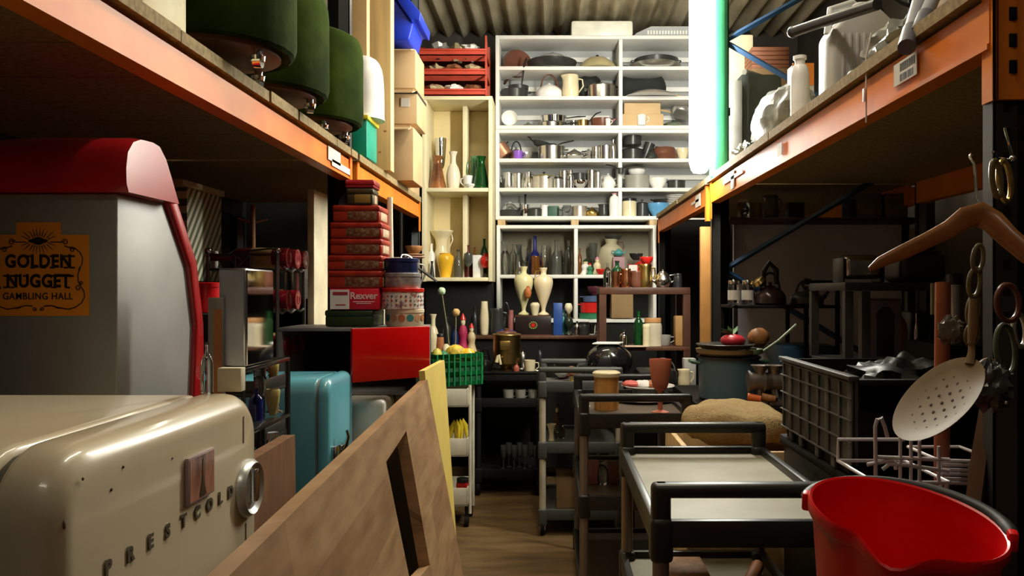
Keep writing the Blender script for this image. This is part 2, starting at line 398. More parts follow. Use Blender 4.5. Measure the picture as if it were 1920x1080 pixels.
def k_teapot(t, w, h, m, ang=0, m2=None, **k):
    r = w/2; b = h*.82
    MB().lathe(cr([(0, 0), (r*.6, 0), (r*.95, b*.3), (r, b*.55), (r*.6, b*.92), (r*.35, b), (0, b)], 2), 24).build('body', m, t)
    T = rotz(ang)
    MB().tube([(r*.8, 0, b*.35), (r*1.25, 0, b*.5), (r*1.5, 0, b*.95)], [r*.22, r*.15, r*.1], 10, T=T).build('spout', m, t)
    MB().tube([(-r*.8, 0, b*.8), (-r*1.4, 0, b*.85), (-r*1.5, 0, b*.5), (-r*.9, 0, b*.3)], .005, 8, T=T).build('handle', m2 or m, t)
    MB().lathe([(0, b-.002), (r*.4, b-.002), (r*.3, b+.008), (.004, b+.01), (.009, h), (0, h)], 16).build('lid', m2 or m, t)
def k_tinround(t, w, h, m, m2=None, **k):
    r = w/2; q = min(.014, h*.3)
    MB().lathe([(0, 0), (r*.98, 0), (r, .002), (r, h-q), (0, h-q)], 36).build('body', m, t)
    MB().lathe([(r+.001, h-q), (r+.0025, h-q), (r+.0025, h-.002), (r, h), (0, h-.001)], 36).build('lid', m2 or m, t)
def k_box(t, w, h, m, d=None, m2=None, r=.004, flap=0, **k):
    d = d or w*.7
    MB().box(-w/2, w/2, -d/2, d/2, 0, h-.001 if flap else h, r=r).build('body', m, t)
    if flap:
        MB().box(-w/2-.0015, w/2+.0015, -d/2-.0015, d/2+.0015, h*.72, h, r=r).build('lid', m2 or m, t)
def k_moka(t, w, h, m, ang=0, m2=None, **k):
    r = w/2
    MB().lathe([(0, 0), (r, 0), (r*.78, h*.42), (r*.72, h*.46), (r*.8, h*.5), (r*.98, h*.86), (r*.9, h*.9), (.004, h*.95), (0, h*.95)], 8).build('body', m, t)
    MB().tube([(r*.9, 0, h*.82), (r*1.6, 0, h*.84), (r*1.5, 0, h*.45)], [.005, .007, .005], 8, T=rotz(ang)).build('handle', m2 or blackp, t)
    MB().ball((0, 0, h*.97), .007, 8).build('knob', m2 or blackp, t)
def k_domelid(t, w, h, m, m2=None, **k):
    r = w/2
    MB().lathe(cr([(0, h*.82), (r*.45, h*.76), (r*.85, h*.35), (r, 0), (r*.99, 0), (0, .003)], 3), 28).build('dome', m, t)
    MB().lathe([(0, h*.8), (.006, h*.8), (.006, h*.88), (.014, h*.94), (.012, h), (0, h)], 12).build('knob', m2 or m, t)
def k_plate(t, w, h, m, **k):
    r = w/2
    MB().lathe([(0, 0), (r*.6, 0), (r, h), (r-.002, h+.003), (r*.6, .004), (0, .004)], 30).build('plate', m, t)
def k_canister(t, w, h, m, m2=None, **k):
    r = w/2
    MB().lathe([(0, 0), (r, 0), (r, h*.84), (0, h*.84)], 26).build('body', m, t)
    MB().lathe([(r*1.0, h*.84), (r*1.04, h*.84), (r*1.04, h*.97), (r*.9, h), (0, h)], 26).build('lid', m2 or m, t)
def k_goblet(t, w, h, m, m2=None, **k):
    r = w/2
    MB().lathe(cr([(r*.1, h*.42), (r*.6, h*.48), (r*.85, h*.7), (r, h), (r-.003, h), (r*.8, h*.72), (r*.5, h*.52), (0, h*.5)], 2), 24).build('cup', m, t)
    MB().lathe([(0, 0), (r*.8, 0), (r*.75, h*.03), (r*.22, h*.07), (r*.22, h*.4), (r*.3, h*.44), (0, h*.44)], 24).build('stem', m2 or m, t)
def k_figure(t, w, h, m, m2=None, m3=None, seed=0, **k):
    r = w/2
    MB().lathe(cr([(0, 0), (r, 0), (r*.95, h*.08), (r*.6, h*.3), (r*.8, h*.5), (r*.45, h*.68), (0, h*.7)], 2), 18).build('body', m, t)
    MB().ball((0, 0, h*.78), (r*.42, r*.42, h*.12), 12).build('head', m3 or creamc, t)
    MB().lathe([(r*.5, h*.84), (r*.44, h*.88), (r*.1, h), (0, h)], 14).build('hat', m2 or m, t)
def k_colander(t, w, h, m, hm=None, **k): k_pot(t, w, h, m, lid=0, hm=hm)
KN = dict(saucepan=('saucepan', 'saucepan'), pan=('frying_pan', 'frying pan'), pot=('casserole_pot', 'pot'), kettle=('kettle', 'kettle'),
          jug=('jug', 'jug'), bottle=('bottle', 'bottle'), jar=('jar', 'jar'), vase=('vase', 'vase'), bowl=('bowl', 'bowl'), cup=('cup', 'cup'),
          teapot=('teapot', 'teapot'), tinround=('round_tin', 'tin'), box=('box', 'box'), moka=('coffee_pot', 'coffee pot'), domelid=('dish_cover', 'lid'),
          plate=('plate', 'plate'), canister=('canister', 'canister'), goblet=('goblet', 'goblet'), figure=('figurine', 'figurine'), colander=('colander', 'colander'))
def put(kind, px, Y, z, wp, hp, m, label, group=None, rz=0, rot=None, name=None, cat=None, metric=False, X=None, **k):
    nm, ct = KN[kind]
    wd = wp if metric else wp*Y/F0; hd = hp if metric else hp*Y/F0
    x = PX(px, Y) if X is None else X
    t = thing(name or nm, label, cat or ct, (x, Y, z), rz, group, rot)
    globals()['k_'+kind](t, wd, hd, m, **k)
    if len(t.children) == 1:        # a one-piece thing is one mesh
        c = t.children[0]; c.parent = None; c.location = t.location; c.rotation_euler = t.rotation_euler
        c.name = 'x'; lab = dict(t.items()); bpy.data.objects.remove(t); c.name = name or nm; c.data.name = name or nm
        for kk, vv in lab.items(): c[kk] = vv
        return c
    return t
# ------------------------------------------------------------------ the setting
concrete = M('worn_floor_boards', (.17, .105, .045), .42, 0, .3, 3, .15, 30, stretch=(1, 5, 1))
plaster = M('dark_wall', (.07, .06, .05), .85, 0, .2, 3)  # dark, slightly mottled colour on all walls
rwallm = M('painted_wall', (.5, .47, .5), .8, 0, .1, 3)
sheetm = M('corrugated_cement', (.55, .48, .32), .8, 0, .35, 6, .5, 60, stretch=(1, .25, 1), col2=(.3, .25, .15))
struct('floor', MB().box(-2.2, 2.2, -1.5, 7.2, -.1, 0), concrete)
struct('wall_left', MB().box(-2.3, -2.2, -1.5, 7.3, 0, 3.8), plaster)
struct('wall_right', MB().box(2.2, 2.3, -1.5, 7.3, 0, 3.8), plaster)
struct('wall_back', MB().box(-2.2, 2.2, 7.2, 7.3, 0, 3.8), plaster)
struct('wall_front', MB().box(-2.3, 2.3, -1.6, -1.5, 0, 3.8), plaster)
def corr():
    vs = []; fs = []; nx = 360; x0 = -2.3; x1 = 2.3
    for i in range(nx+1):
        x = x0+(x1-x0)*i/nx; z = 3.70+.032*math.cos(2*PI*x/.146)
        vs += [(x, -1.6, z), (x, 7.3, z), (x, -1.6, z+.012), (x, 7.3, z+.012)]
    for i in range(nx):
        a = 4*i; b = a+4
        fs += [(a, b, b+1, a+1), (a+2, a+3, b+3, b+2)]
    return MB().add(vs, fs)
struct('ceiling', corr(), sheetm)
lampm = M('lamp_diffuser', (1, .93, .78), .5, emit=6)
for i, (x0, x1, y0, y1, lb) in enumerate(((.06, .18, 1.45, 3.25, 'long white batten lamp over the near aisle'), (-.6, .4, 5.3, 5.4, 'white batten lamp across the ceiling before the back shelves'), (-.55, .35, -.6, -.5, 'unseen white batten lamp added behind the camera for front fill'))):
    t = thing('batten_lamp', lb, 'lamp', ((x0+x1)/2, (y0+y1)/2, 3.5))
    MB().box(x0, x1, y0, y1, 3.51, 3.66, r=.01).build('housing', whitep, t, world=True)
    MB().box(x0+.01, x1-.01, y0+.02, y1-.02, 3.47, 3.51, r=.01).build('diffuser', lampm, t, world=True)

# ------------------------------------------------------------------ pallet racks
orange = M('orange_rack_paint', (.78, .18, .012), .45, 0, .16, 5, 0, col2=(.88, .26, .02), spec=.35)
orangeR = orange
slate = M('slate_rack_paint', (.045, .05, .055), .4, .3, .15, 8)
blued = M('blue_brace_paint', (.02, .07, .17), .4, .1)
chip = M('chipboard', (.3, .22, .1), .85, 0, .25, 60)
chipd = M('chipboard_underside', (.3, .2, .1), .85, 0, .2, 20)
dirtym = M('beam_with_worn_patch', (.78, .19, .018), .32)
def post_holes(p, x, y, z0, z1, sgn):
    mb = MB(); z = z0+.03
    while z < z1-.03:
        for dx in (.024, .062): mb.box(x+dx-.006, x+dx+.006, y-.0008, y+.002, z, z+.02, r=.0008); 
        z += .05
    mb.build('slot', blackm, p, world=True, kind='stuff')
def rack_frame(side, y, label, full=True, holes=False, top=3.55, braces=True):
    xf = side*.84; xr = side*1.93; s = side
    t = thing('rack_upright_frame', label, 'rack frame', ((xf+xr)/2, y, 0))
    for nm, x in (('post', xf), ('post', xr)):
        x0 = min(x, x+s*.09)
        mb = MB()
        mb.box(x0, x0+.09, y, y+.004, 0, top); mb.box(x0, x0+.004, y, y+.035, 0, top); mb.box(x0+.086, x0+.09, y, y+.035, 0, top)
        mb.box(x0-.0, x0+.012, y+.035, y+.039, 0, top); mb.box(x0+.078, x0+.09, y+.035, y+.039, 0, top)
        p = mb.build(nm, slate, t, world=True)
        MB().box(x0-.02, x0+.11, y-.0, y+.1, 0, .006).build('foot_plate', slate, t, world=True)
        if holes and x == xf: post_holes(p, x0, y, 1.3, 1.86, s); 
    zs = [.28, .88, 1.50, 2.12, 2.72, 3.3]
    a = xf+s*.07; b = xr+s*.02
    for i in range(5 if braces and top > 3 else 0):
        u, v = (b, a) if i % 2 else (a, b)
        MB().tube([(u, y+.035, zs[i]), (v, y+.035, zs[i+1])], .022, 4, flat=.7).build('brace', blued, t, world=True)
    return t
rack_frame(-1, 3.3, 'slate grey rack frame on the left with cut-off beams by the tin stack', braces=False)
rack_frame(-1, 5.0, 'slate grey rack frame on the left beside the cream bookcase', braces=False)
rack_frame(-1, .35, 'slate grey rack frame at the near left corner', braces=False)
rack_frame(1, 1.525, 'slate grey rack frame on the near right, tools hanging from its post', holes=True)
rack_frame(1, 4.23, 'slate grey rack frame with blue diagonal braces behind the upright tube')
rack_frame(1, 6.32, 'slate grey rack frame at far right against the white shelves', top=1.99)
def beam(side, y0, y1, zb, zt, label, near, far, mat, rear=False):
    x = side*(.83 if not rear else 1.97); s = side; sg = s if not rear else -s
    t = thing('rack_beam', label, 'rack beam', (x, (y0+y1)/2, zb))
    h = zt-zb; xs = lambda d: x+sg*d
    prof = [(xs(.004), zb+.012), (xs(0), zb+.010), (xs(0), zb), (xs(.05), zb), (xs(.05), zt), (xs(.03), zt), (xs(.03), zt-.012), (xs(.004), zt-.012)]
    MB().prism(prof, y0, y1, 'Y').build('rail', mat, t, world=True)
    for yy, on, q in ((y0, near, 1), (y1, far, -1)):
        if not on: continue
        c = MB().box(x, x+s*.10, yy-.004*q, yy+.002, zb-.085, zt+.03)
        c.box(x-s*.002, x+s*.004, min(yy, yy+q*.035), max(yy, yy+q*.035), zb-.085, zt+.03)
        if side == 1 and abs(yy-1.53) < .02:
            for zz in range(5):
                for dx in (.03, .068): c.box(x+dx-.007, x+dx+.007, yy-.008, yy-.003, zb-.07+zz*.05, zb-.045+zz*.05, r=.001)
        c.build('end_connector', mat, t, world=True)
    return t
LB0, LB1 = 1.845, 1.937
RB0, RB1 = 1.852, 1.962
bl1 = beam(-1, .42, 3.30, LB0, LB1, 'long orange beam of the near left rack bay', 1, 1, orange)
bl2 = beam(-1, 3.39, 5.0, LB0, LB1, 'short orange beam of the far left rack bay', 1, 1, orange)
br1 = beam(1, 1.53, 4.23, RB0, RB1, 'long orange beam of the right rack with a bar code sticker', 0, 1, orange)
br2 = beam(1, 4.33, 6.32, RB0, RB1, 'orange beam of the far right rack bay ending at the white shelves', 1, 1, orange)
beam(-1, .42, 3.30, LB0, LB1, 'rear beam coloured dark for shade, near left rack bay under the boards', 0, 0, slate, rear=True)  # left rear beams in slate, not orange: shade put into the colour
beam(-1, 3.39, 5.0, LB0, LB1, 'rear beam coloured dark for shade, far left rack bay under the boards', 0, 0, slate, rear=True)
beam(1, 1.61, 4.23, RB0, RB1, 'rear orange beam of the right rack below the ceiling boards', 0, 0, orange, rear=True)
beam(1, 4.33, 6.32, RB0, RB1, 'rear orange beam of the far right rack bay', 0, 0, orange, rear=True)
# slotted connector face on the near right post
mb = MB()
for zz in range(14):
    for dx in (.028, .066): mb.box(.84+dx-.007, .84+dx+.007, 1.507, 1.512, 1.80+zz*.05, 1.825+zz*.05, r=.001)
cn = MB().box(.836, .935, 1.512, 1.522, 1.752, 2.6).box(.836, .842, 1.512, 1.56, 1.752, 2.6).build('end_connector', orange, br1, world=True)
o_ = mb.build('slot', blackm, cn, world=True)
o_['kind'] = 'stuff'
# marks on the beams
st = MB().box(.8285, .8299, .83*1500/(1720-1037), .83*1500/(1677-1037), 1.884, 1.937).build('bar_code_sticker', paper, br1, world=True)
mb = MB()
yy0 = .83*1500/(1720-1037)
for i in range(9): mb.box(.8276, .8284, yy0+.018+i*.008, yy0+.021+i*.008+(.0025 if i % 3 else 0), 1.889, 1.905)
for i in range(7): mb.box(.8276, .8284, yy0+.010+i*.0115, yy0+.018+i*.0115, 1.913, 1.931)
q = mb.build('bar_code', slate, st, world=True)
tape = M('white_tape', (.75, .72, .66), .6)
MB().box(.8284, .8299, 3.66, 3.73, 1.86, 1.945, r=.0003).box(.8284, .8299, 3.5, 3.9, 1.905, 1.922).build('tape', tape, br1, world=True)
MB().box(.8284, .8299, 4.5, 4.66, 1.87, 1.94).box(.8284, .8299, 4.55, 4.8, 1.9, 1.915).build('tape', tape, br2, world=True)
MB().box(.8284, .8299, 2.9, 2.96, 1.885, 1.93).build('tape', tape, br1, world=True)
MB().box(-.8299, -.8284, 2.95, 3.12, 1.875, 1.925).box(-.8299, -.8284, 3.0, 3.28, 1.86, 1.885).build('sticker', tape, bl1, world=True)
def deck(side, y0, y1, z, label, steps):
    t = thing('rack_deck', label, 'shelf deck', (side*1.4, (y0+y1)/2, z))
    y = y0; i = 0; rnd = random.Random(int(y0*10)+side)
    while y < y1-.05:
        wd = min(steps*(.8+rnd.random()*.4), y1-y); ov = rnd.random()*.012
        MB().box(side*(.812+ov), side*1.96, y+.003, y+wd-.003, z, z+.028+rnd.random()*.004).build('board', chip, t, world=True); y += wd; i += 1
    return t
deck(-1, .42, 2.05, LB1, 'chipboard deck of the near left rack bay, nearest boards', 1.5)
deck(-1, 2.05, 3.34, LB1, 'row of short chipboard pieces under the green velvet stools', .25)
deck(-1, 3.37, 5.0, LB1, 'chipboard deck of the far left rack bay below the cartons', .8)
deck(1, 1.53, 4.28, RB1, 'chipboard deck of the right rack under the plastic containers', 1.6)
deck(1, 4.3, 6.3, RB1, 'chipboard deck of the far right rack bay', 1.0)
LD, RD = LB1+.03, RB1+.03

# ------------------------------------------------------------------ the lit tube on the rack post
tubem = M('lit_tube', (1, .97, .86), .4, emit=TUBE, var=0)
greenc = M('green_channel', (.05, .3, .15), .35, 0, .12, 6)
t = thing('fluorescent_lamp', 'glowing upright fluorescent lamp with green backing on the right rack post', 'lamp', (.752, 4.07, 2.0))
xt = .748; z0 = PZ(322, 4.05)
MB().lathe([(0, 0), (.03, 0), (.042, .014), (.052, .05), (.052, 1.52), (0, 1.53)], 24, c=(xt, 4.085, z0)).build('tube', tubem, t, world=True)
MB().box(.806, .894, 4.065, 4.15, z0-.03, 3.54, r=.025, seg=4).build('green_backing', greenc, t, world=True)
for zz in (z0+.2, 3.2): MB().box(.80, .87, 4.15, 4.165, zz, zz+.03).build('bracket', greenc, t, world=True)
for zz in (2.3, 3.1): MB().box(.845, .92, 4.151, 4.228, zz, zz+.04).build('clamp', slate, t, world=True)

# ------------------------------------------------------------------ white shelf units at the back
wlam = M('white_laminate', (.83, .82, .76), .45, 0, .05, 5)
wback = M('white_back_panel', (.4, .41, .41), .6, 0, .07, 4)
WY = 6.5
def ZW(py): return PZ(py, WY)
def shelf_unit(x0, x1, zt, zb, shelves, div, label, back=True, mat=wlam, depth=.34, th=.03, shelfback=None, y=WY, rail=True, openb=False, backz=None):
    t = thing('wall_shelf', label, 'shelf unit', ((x0+x1)/2, y, zb))
    MB().box(x0, x0+th, y, y+depth, zb, zt, r=.003).build('side_panel', mat, t, world=True)
    MB().box(x1-th, x1, y, y+depth, zb, zt, r=.003).build('side_panel', mat, t, world=True)
    MB().box(x0+th, x1-th, y+.001, y+depth, zt-th, zt, r=.003).build('top_panel', mat, t, world=True)
    if not openb: MB().box(x0+th, x1-th, y+.001, y+depth, zb, zb+th, r=.003).build('bottom_panel', mat, t, world=True)
    for z in shelves: MB().box(x0+th, x1-th, y+.002, y+depth-.002, z-th, z, r=.003).build('shelf_board', mat, t, world=True)
    if div is not None:
        zs = [zb]+sorted(shelves)+[zt]
        for a, b in zip(zs, zs[1:]): MB().box(div-.015, div+.015, y+.003, y+depth-.002, a+(.001 if a != zb or openb else th), b-th-.001, r=.003).build('divider', mat, t, world=True)
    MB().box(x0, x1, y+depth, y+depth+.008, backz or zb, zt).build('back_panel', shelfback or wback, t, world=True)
    if backz: MB().box(x0, x1, y+depth, y+depth+.008, zb, backz-.001).build('open_back_shade', blackm, t, world=True)  # black sheet put where the open back only shows shade
    if rail:
        for z in shelves+[zt]:
            MB().box(x0+.06, (div or x1)-.07, y+depth-.03, y+depth, z-th-.1, z-th-.06, r=.003).build('rear_rail', mat, t, world=True)
            if div: MB().box(div+.02, x1-.06, y+depth-.03, y+depth, z-th-.1, z-th-.06, r=.003).build('rear_rail', mat, t, world=True)
    return t
xl = PX(929, WY); xr_ = PX(1392, WY); xd = PX(1164, WY)
r1, r2, r3 = ZW(124), ZW(180), ZW(235)
r4, r5, r6 = ZW(297), ZW(352), ZW(405)
shelf_unit(xl, xr_, ZW(66), r3-.03, [r1, r2], xd, 'upper white open shelf unit full of pans under the ceiling')
shelf_unit(xl, xr_, r3-.032, ZW(412), [r4, r5], PX(1163, WY), 'middle white open shelf unit crowded with pots and kettles')
for px in (940, 1078, 1225, 1380):
    MB().box(PX(px, WY)-.03, PX(px, WY)+.03, WY+.005, WY+.33, ZW(422)+.001, ZW(412)-.001).build('wood_block', woodl, None, world=True,
        label='pale wood spacer block under the middle shelf, %s' % {940: 'at its left end', 1078: 'above the glass vases', 1225: 'near the right corner', 1380: 'at its far right end behind the rack'}[px], cat='wood block', group='spacer blocks between the white shelf units')
zl1 = ZW(515); zl2 = ZW(598)
shelf_unit(PX(931, WY), PX(1231, WY), ZW(422), zl2-.03, [zl1], PX(1080, WY), 'lower white shelf unit holding glass vases and ornaments', rail=False, shelfback=M('shadowy_back_panel', (.27, .24, .17), .7, 0, .05, 4), th=.028, backz=zl1-.02)  # dimmer light in this unit is put into the back colour
# stand that carries the lower unit
t = thing('plinth_cabinet', 'dark low cabinet carrying the white shelves at the back', 'cabinet', (.05, 6.7, 0))
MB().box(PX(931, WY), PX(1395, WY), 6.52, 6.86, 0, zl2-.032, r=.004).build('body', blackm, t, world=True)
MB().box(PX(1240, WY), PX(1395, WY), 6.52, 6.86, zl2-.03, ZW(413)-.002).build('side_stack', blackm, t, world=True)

# ------------------------------------------------------------------ cream bookcase
CYB = 6.2
cream = M('cream_paint', (.88, .78, .5), .5, 0, .06, 4)
creamb = M('cream_back', (.88, .72, .38), .55, 0, .05, 4)
def ZC(py): return PZ(py, CYB)
t = thing('bookcase', 'tall cream open bookcase with a centre post beside the white shelves', 'bookcase', (PX(858, CYB), CYB, 0))
x0, x1 = PX(791, CYB), PX(923, CYB)
zb_ = ZC(528)
MB().box(x0, x0+.035, CYB, CYB+.4, zb_, ZC(187), r=.003).build('side_panel', cream, t, world=True)
MB().box(x1-.03, x1, CYB, CYB+.4, zb_, ZC(187), r=.003).build('side_panel', cream, t, world=True)
MB().box(x0, x1, CYB+.002, CYB+.4, ZC(187)+.001, ZC(187)+.03, r=.003).build('top_panel', cream, t, world=True)
for py in (352, 520): MB().box(x0+.036, x1-.031, CYB+.003, CYB+.395, ZC(py)-.03, ZC(py), r=.003).build('shelf_board', cream, t, world=True)
for a, b in ((187, 357), (357, 525)):
    MB().box(PX(862, CYB), PX(871, CYB), CYB+.2, CYB+.395, ZC(b)+.01, ZC(a)-.002, r=.003).build('centre_post', cream, t, world=True)
MB().box(x0, x1, CYB+.4, CYB+.41, zb_, ZC(187)).build('back_panel', creamb, t, world=True)

t = thing('dark_filler_block', 'black block added to darken the space under the cream bookcase', 'cabinet', (PX(858, CYB), CYB+.2, 0))  # black block added to keep the space below the bookcase dark
MB().box(x0+.01, x1-.01, CYB+.12, CYB+.4, 0, zb_-.002, r=.004).build('body', blackm, t, world=True)
# ------------------------------------------------------------------ kitchenware on the white shelves
SY = 6.64
def row(z, g, L, Y=SY):
    for a in L:
        k = dict(a[6]) if len(a) > 6 else {}
        dy = k.pop('dy', 0)
        yy = k.pop('y', Y)+dy
        sw, sh = (1.12, 1.08) if 'white shelf' in g else (1, 1)
        put(a[0], a[1], yy, z+.001+k.pop('dz', 0)*sh, a[2]*sw, a[3]*sh, a[4], a[5], group=g, **k)
g = 'pans on the top white shelf'
row(r1, g, [
 ('pan', 968, 50, 12, bronze, 'brown frying pan tipped on its rim at the left end of the top white shelf', dict(rot=(R(-48), R(8), 0), ang=2.0, dz=.03, hm=woodd, hl=.12)),
 ('pan', 1035, 84, 14, nonst, 'wide dark wok in the top white shelf under a glass lid', dict(ang=PI*.92, hl=.13, up=.2)),
 ('domelid', 1036, 60, 17, sglass, 'domed glass lid lying on the wide dark wok', dict(dz=.063, m2=blackp)),
 ('domelid', 1120, 68, 27, M('khaki_enamel', (.45, .38, .2), .4), 'khaki dish cover with a knob left of the top shelf divider', dict(m2=blackp)),
 ('pan', 1228, 86, 8, alu, 'flat grey griddle pan beneath the dark one, right of the top divider', dict(ang=PI, hl=.05, up=.1)),
 ('pot', 1230, 74, 8, nonst, 'flat dark griddle with side lugs atop the grey griddle', dict(lid=0, dz=.042, hm=blackp)),
 ('bowl', 1160, 12, 18, alu, 'small grey bowl against the top shelf divider', dict(dy=.0, dz=0)),
])
g = 'pans on the second white shelf'
row(r2, g, [
 ('pot', 965, 44, 16, nonst, 'low black pot at the left end of the second white shelf', dict(lid=0)),
 ('saucepan', 972, 34, 7, nonst, 'shallow dark pan with a raised handle atop the low black pot', dict(dz=.072, ang=-1.2, up=1.3, hl=.12)),
 ('kettle', 1030, 46, 44, whitec, 'round white kettle with a dark arched handle on the second shelf', dict(ang=0, hm=bronze, dy=.0)),
 ('jug', 1070, 28, 38, creamc, 'tall cream coffee jug with a spout beside the white kettle', dict(ang=0, bulge=1.0, fl=.95, dy=-.06)),
 ('pot', 1128, 50, 22, steel, 'shiny steel pot with lid left of the second divider', dict(hm=steel)),
 ('pan', 1106, 40, 10, nonst, 'black pan standing on edge behind the shiny steel pot', dict(rot=(R(80), 0, 0), dz=.11, dy=.08, hl=.05)),
 ('pan', 1205, 76, 12, nonst, 'large black frying pan leaning up with a tan wooden handle', dict(rot=(R(68), 0, 0), dz=.085, dy=.08, ang=-.3, hl=.14, hm=woodl, up=.05)),
 ('domelid', 1220, 84, 14, steel, 'wide steel lid lying before the large black frying pan', dict(dy=-.08)),
])
g = 'kitchenware on the third white shelf'
row(r3, g, [
 ('bowl', 956, 27, 13, whitec, 'white bowl on its side at the left of the third white shelf', dict(rot=(R(80), 0, 0), dz=.06)),
 ('saucepan', 1034, 40, 9, steel, 'steel saucepan under another pan on the third white shelf', dict(ang=0, hl=.12)),
 ('saucepan', 1038, 44, 11, chrome, 'bright saucepan stacked on the steel one, third white shelf', dict(ang=.1, hl=.16, dz=.042)),
 ('jug', 1019, 14, 18, alu, 'dull aluminium measuring jug left of the stacked saucepans', dict(ang=PI, dy=.08)),
 ('saucepan', 1093, 20, 14, brass, 'little brass saucepan with upswept handle on the third shelf', dict(ang=0, up=.7, hl=.1)),
 ('pan', 1128, 38, 16, bronze, 'brown ribbed pan with pink handle left of the third divider', dict(ang=.4, hl=.07, hm=pink, up=.5)),
 ('cup', 1140, 9, 13, whitec, 'small white egg cup before the brown ribbed pan', dict(dy=-.1)),
 ('box', 1202, 68, 20, card, 'tan carton on the third white shelf under a smaller carton', dict(d=.25)),
 ('box', 1202, 60, 20, card, 'smaller tan carton stacked on the other carton, third shelf', dict(d=.2, dz=.088)),
 ('cup', 1203, 16, 18, whitec, 'white tapered beaker standing before the two tan cartons', dict(dy=-.13)),
 ('domelid', 1262, 50, 14, dglass, 'dark green lid right of the tan cartons', dict(m2=blackp)),
 ('pan', 1276, 34, 9, alu, 'grey pan with tan handle propped at the right of the third shelf', dict(rot=(R(60), 0, 0), dz=.12, ang=PI, hm=woodl, hl=.09, dy=.08)),
])
g = 'kitchenware on the fourth white shelf'
row(r4, g, [
 ('saucepan', 948, 28, 22, M('rosy_copper', (.5, .25, .16), .3, .7), 'copper coloured pan tipped over at the left of the fourth shelf', dict(rot=(0, R(-35), 0), dz=.035, hl=.02)),
 ('kettle', 968, 26, 34, steel, 'steel kettle behind the tipped copper pan', dict(ang=0, dy=.07, dz=.01)),
 ('cup', 971, 16, 14, M('violet_enamel', (.25, .1, .55), .3), 'violet enamel mug in front of the steel kettle', dict(dy=-.1, ang=0)),
 ('bowl', 985, 24, 12, alu, 'grey bowl right of the violet mug, fourth shelf', dict(dy=-.04)),
 ('pot', 1034, 46, 24, steel, 'big steel stock pot on the fourth shelf with pans on top', dict(lid=0)),
 ('pan', 1014, 30, 7, nonst, 'small black pan riding on the big steel pot, handle to upper left', dict(rot=(0, R(12), 0), dz=.115, ang=PI*.95, up=.5, hl=.1)),
 ('pan', 1030, 26, 5, nonst, 'thin black skillet atop the steel pot, handle to the right', dict(dz=.108, ang=0, hl=.14, dy=.02)),
 ('teapot', 1077, 30, 20, chrome, 'squat chrome teapot right of the big steel pot', dict(ang=PI, dy=-.03)),
 ('saucepan', 1072, 20, 12, alu, 'little milk pan behind the squat chrome teapot', dict(ang=0, dy=.09)),
 ('moka', 1103, 12, 20, alu, 'small aluminium coffee maker on the fourth shelf', dict(ang=PI)),
 ('cup', 1117, 14, 24, steel, 'tall steel beaker beside the small coffee maker', {}),
 ('saucepan', 1136, 26, 26, steel, 'upright steel pan left of the fourth divider', dict(ang=1.4, hl=.05)),
 ('bottle', 1150, 10, 34, steel, 'slim steel shaker against the fourth divider', dict(dy=-.09, m2=chrome)),
 ('pot', 1186, 34, 18, nonst, 'dark stew pot right of the fourth divider', dict(dy=-.03)),
 ('pot', 1186, 30, 22, nonst, 'dark stew pot stacked on the lower stew pot', dict(dz=.115, lid=0)),
 ('pan', 1208, 18, 30, nonst, 'narrow black pan on end between stew pots and brown pan', dict(rot=(0, R(20), 0), hl=.04, dz=.01)),
 ('pan', 1243, 50, 10, bronze, 'brown frying pan lying flat on the fourth shelf at right', dict(ang=PI, hl=.06)),
 ('pan', 1246, 42, 14, bronze, 'brown frying pan turned over on top of the flat brown one', dict(rot=(PI, 0, 0), dz=.10, hl=.03)),
 ('bowl', 1280, 22, 20, creamc, 'cream bowl at the right end of the fourth shelf by the lamp', {}),
])
row(r3, 'kitchenware on the third white shelf', [
 ('domelid', 990, 26, 13, alu, 'dull lid between the white bowl and the jug, third shelf', dict(dy=.05)),
 ('cup', 1075, 12, 16, steel, 'little steel cup beside the stacked saucepans', dict(dy=.06))])
row(r4, 'kitchenware on the fourth white shelf', [
 ('bowl', 1092, 20, 11, chrome, 'small chrome bowl behind the squat chrome teapot', dict(dy=.1)),
 ('domelid', 1222, 22, 16, nonst, 'dark lid leaning between the stew pots and brown pan', dict(dy=-.1))])
g = 'kitchenware on the fifth white shelf'
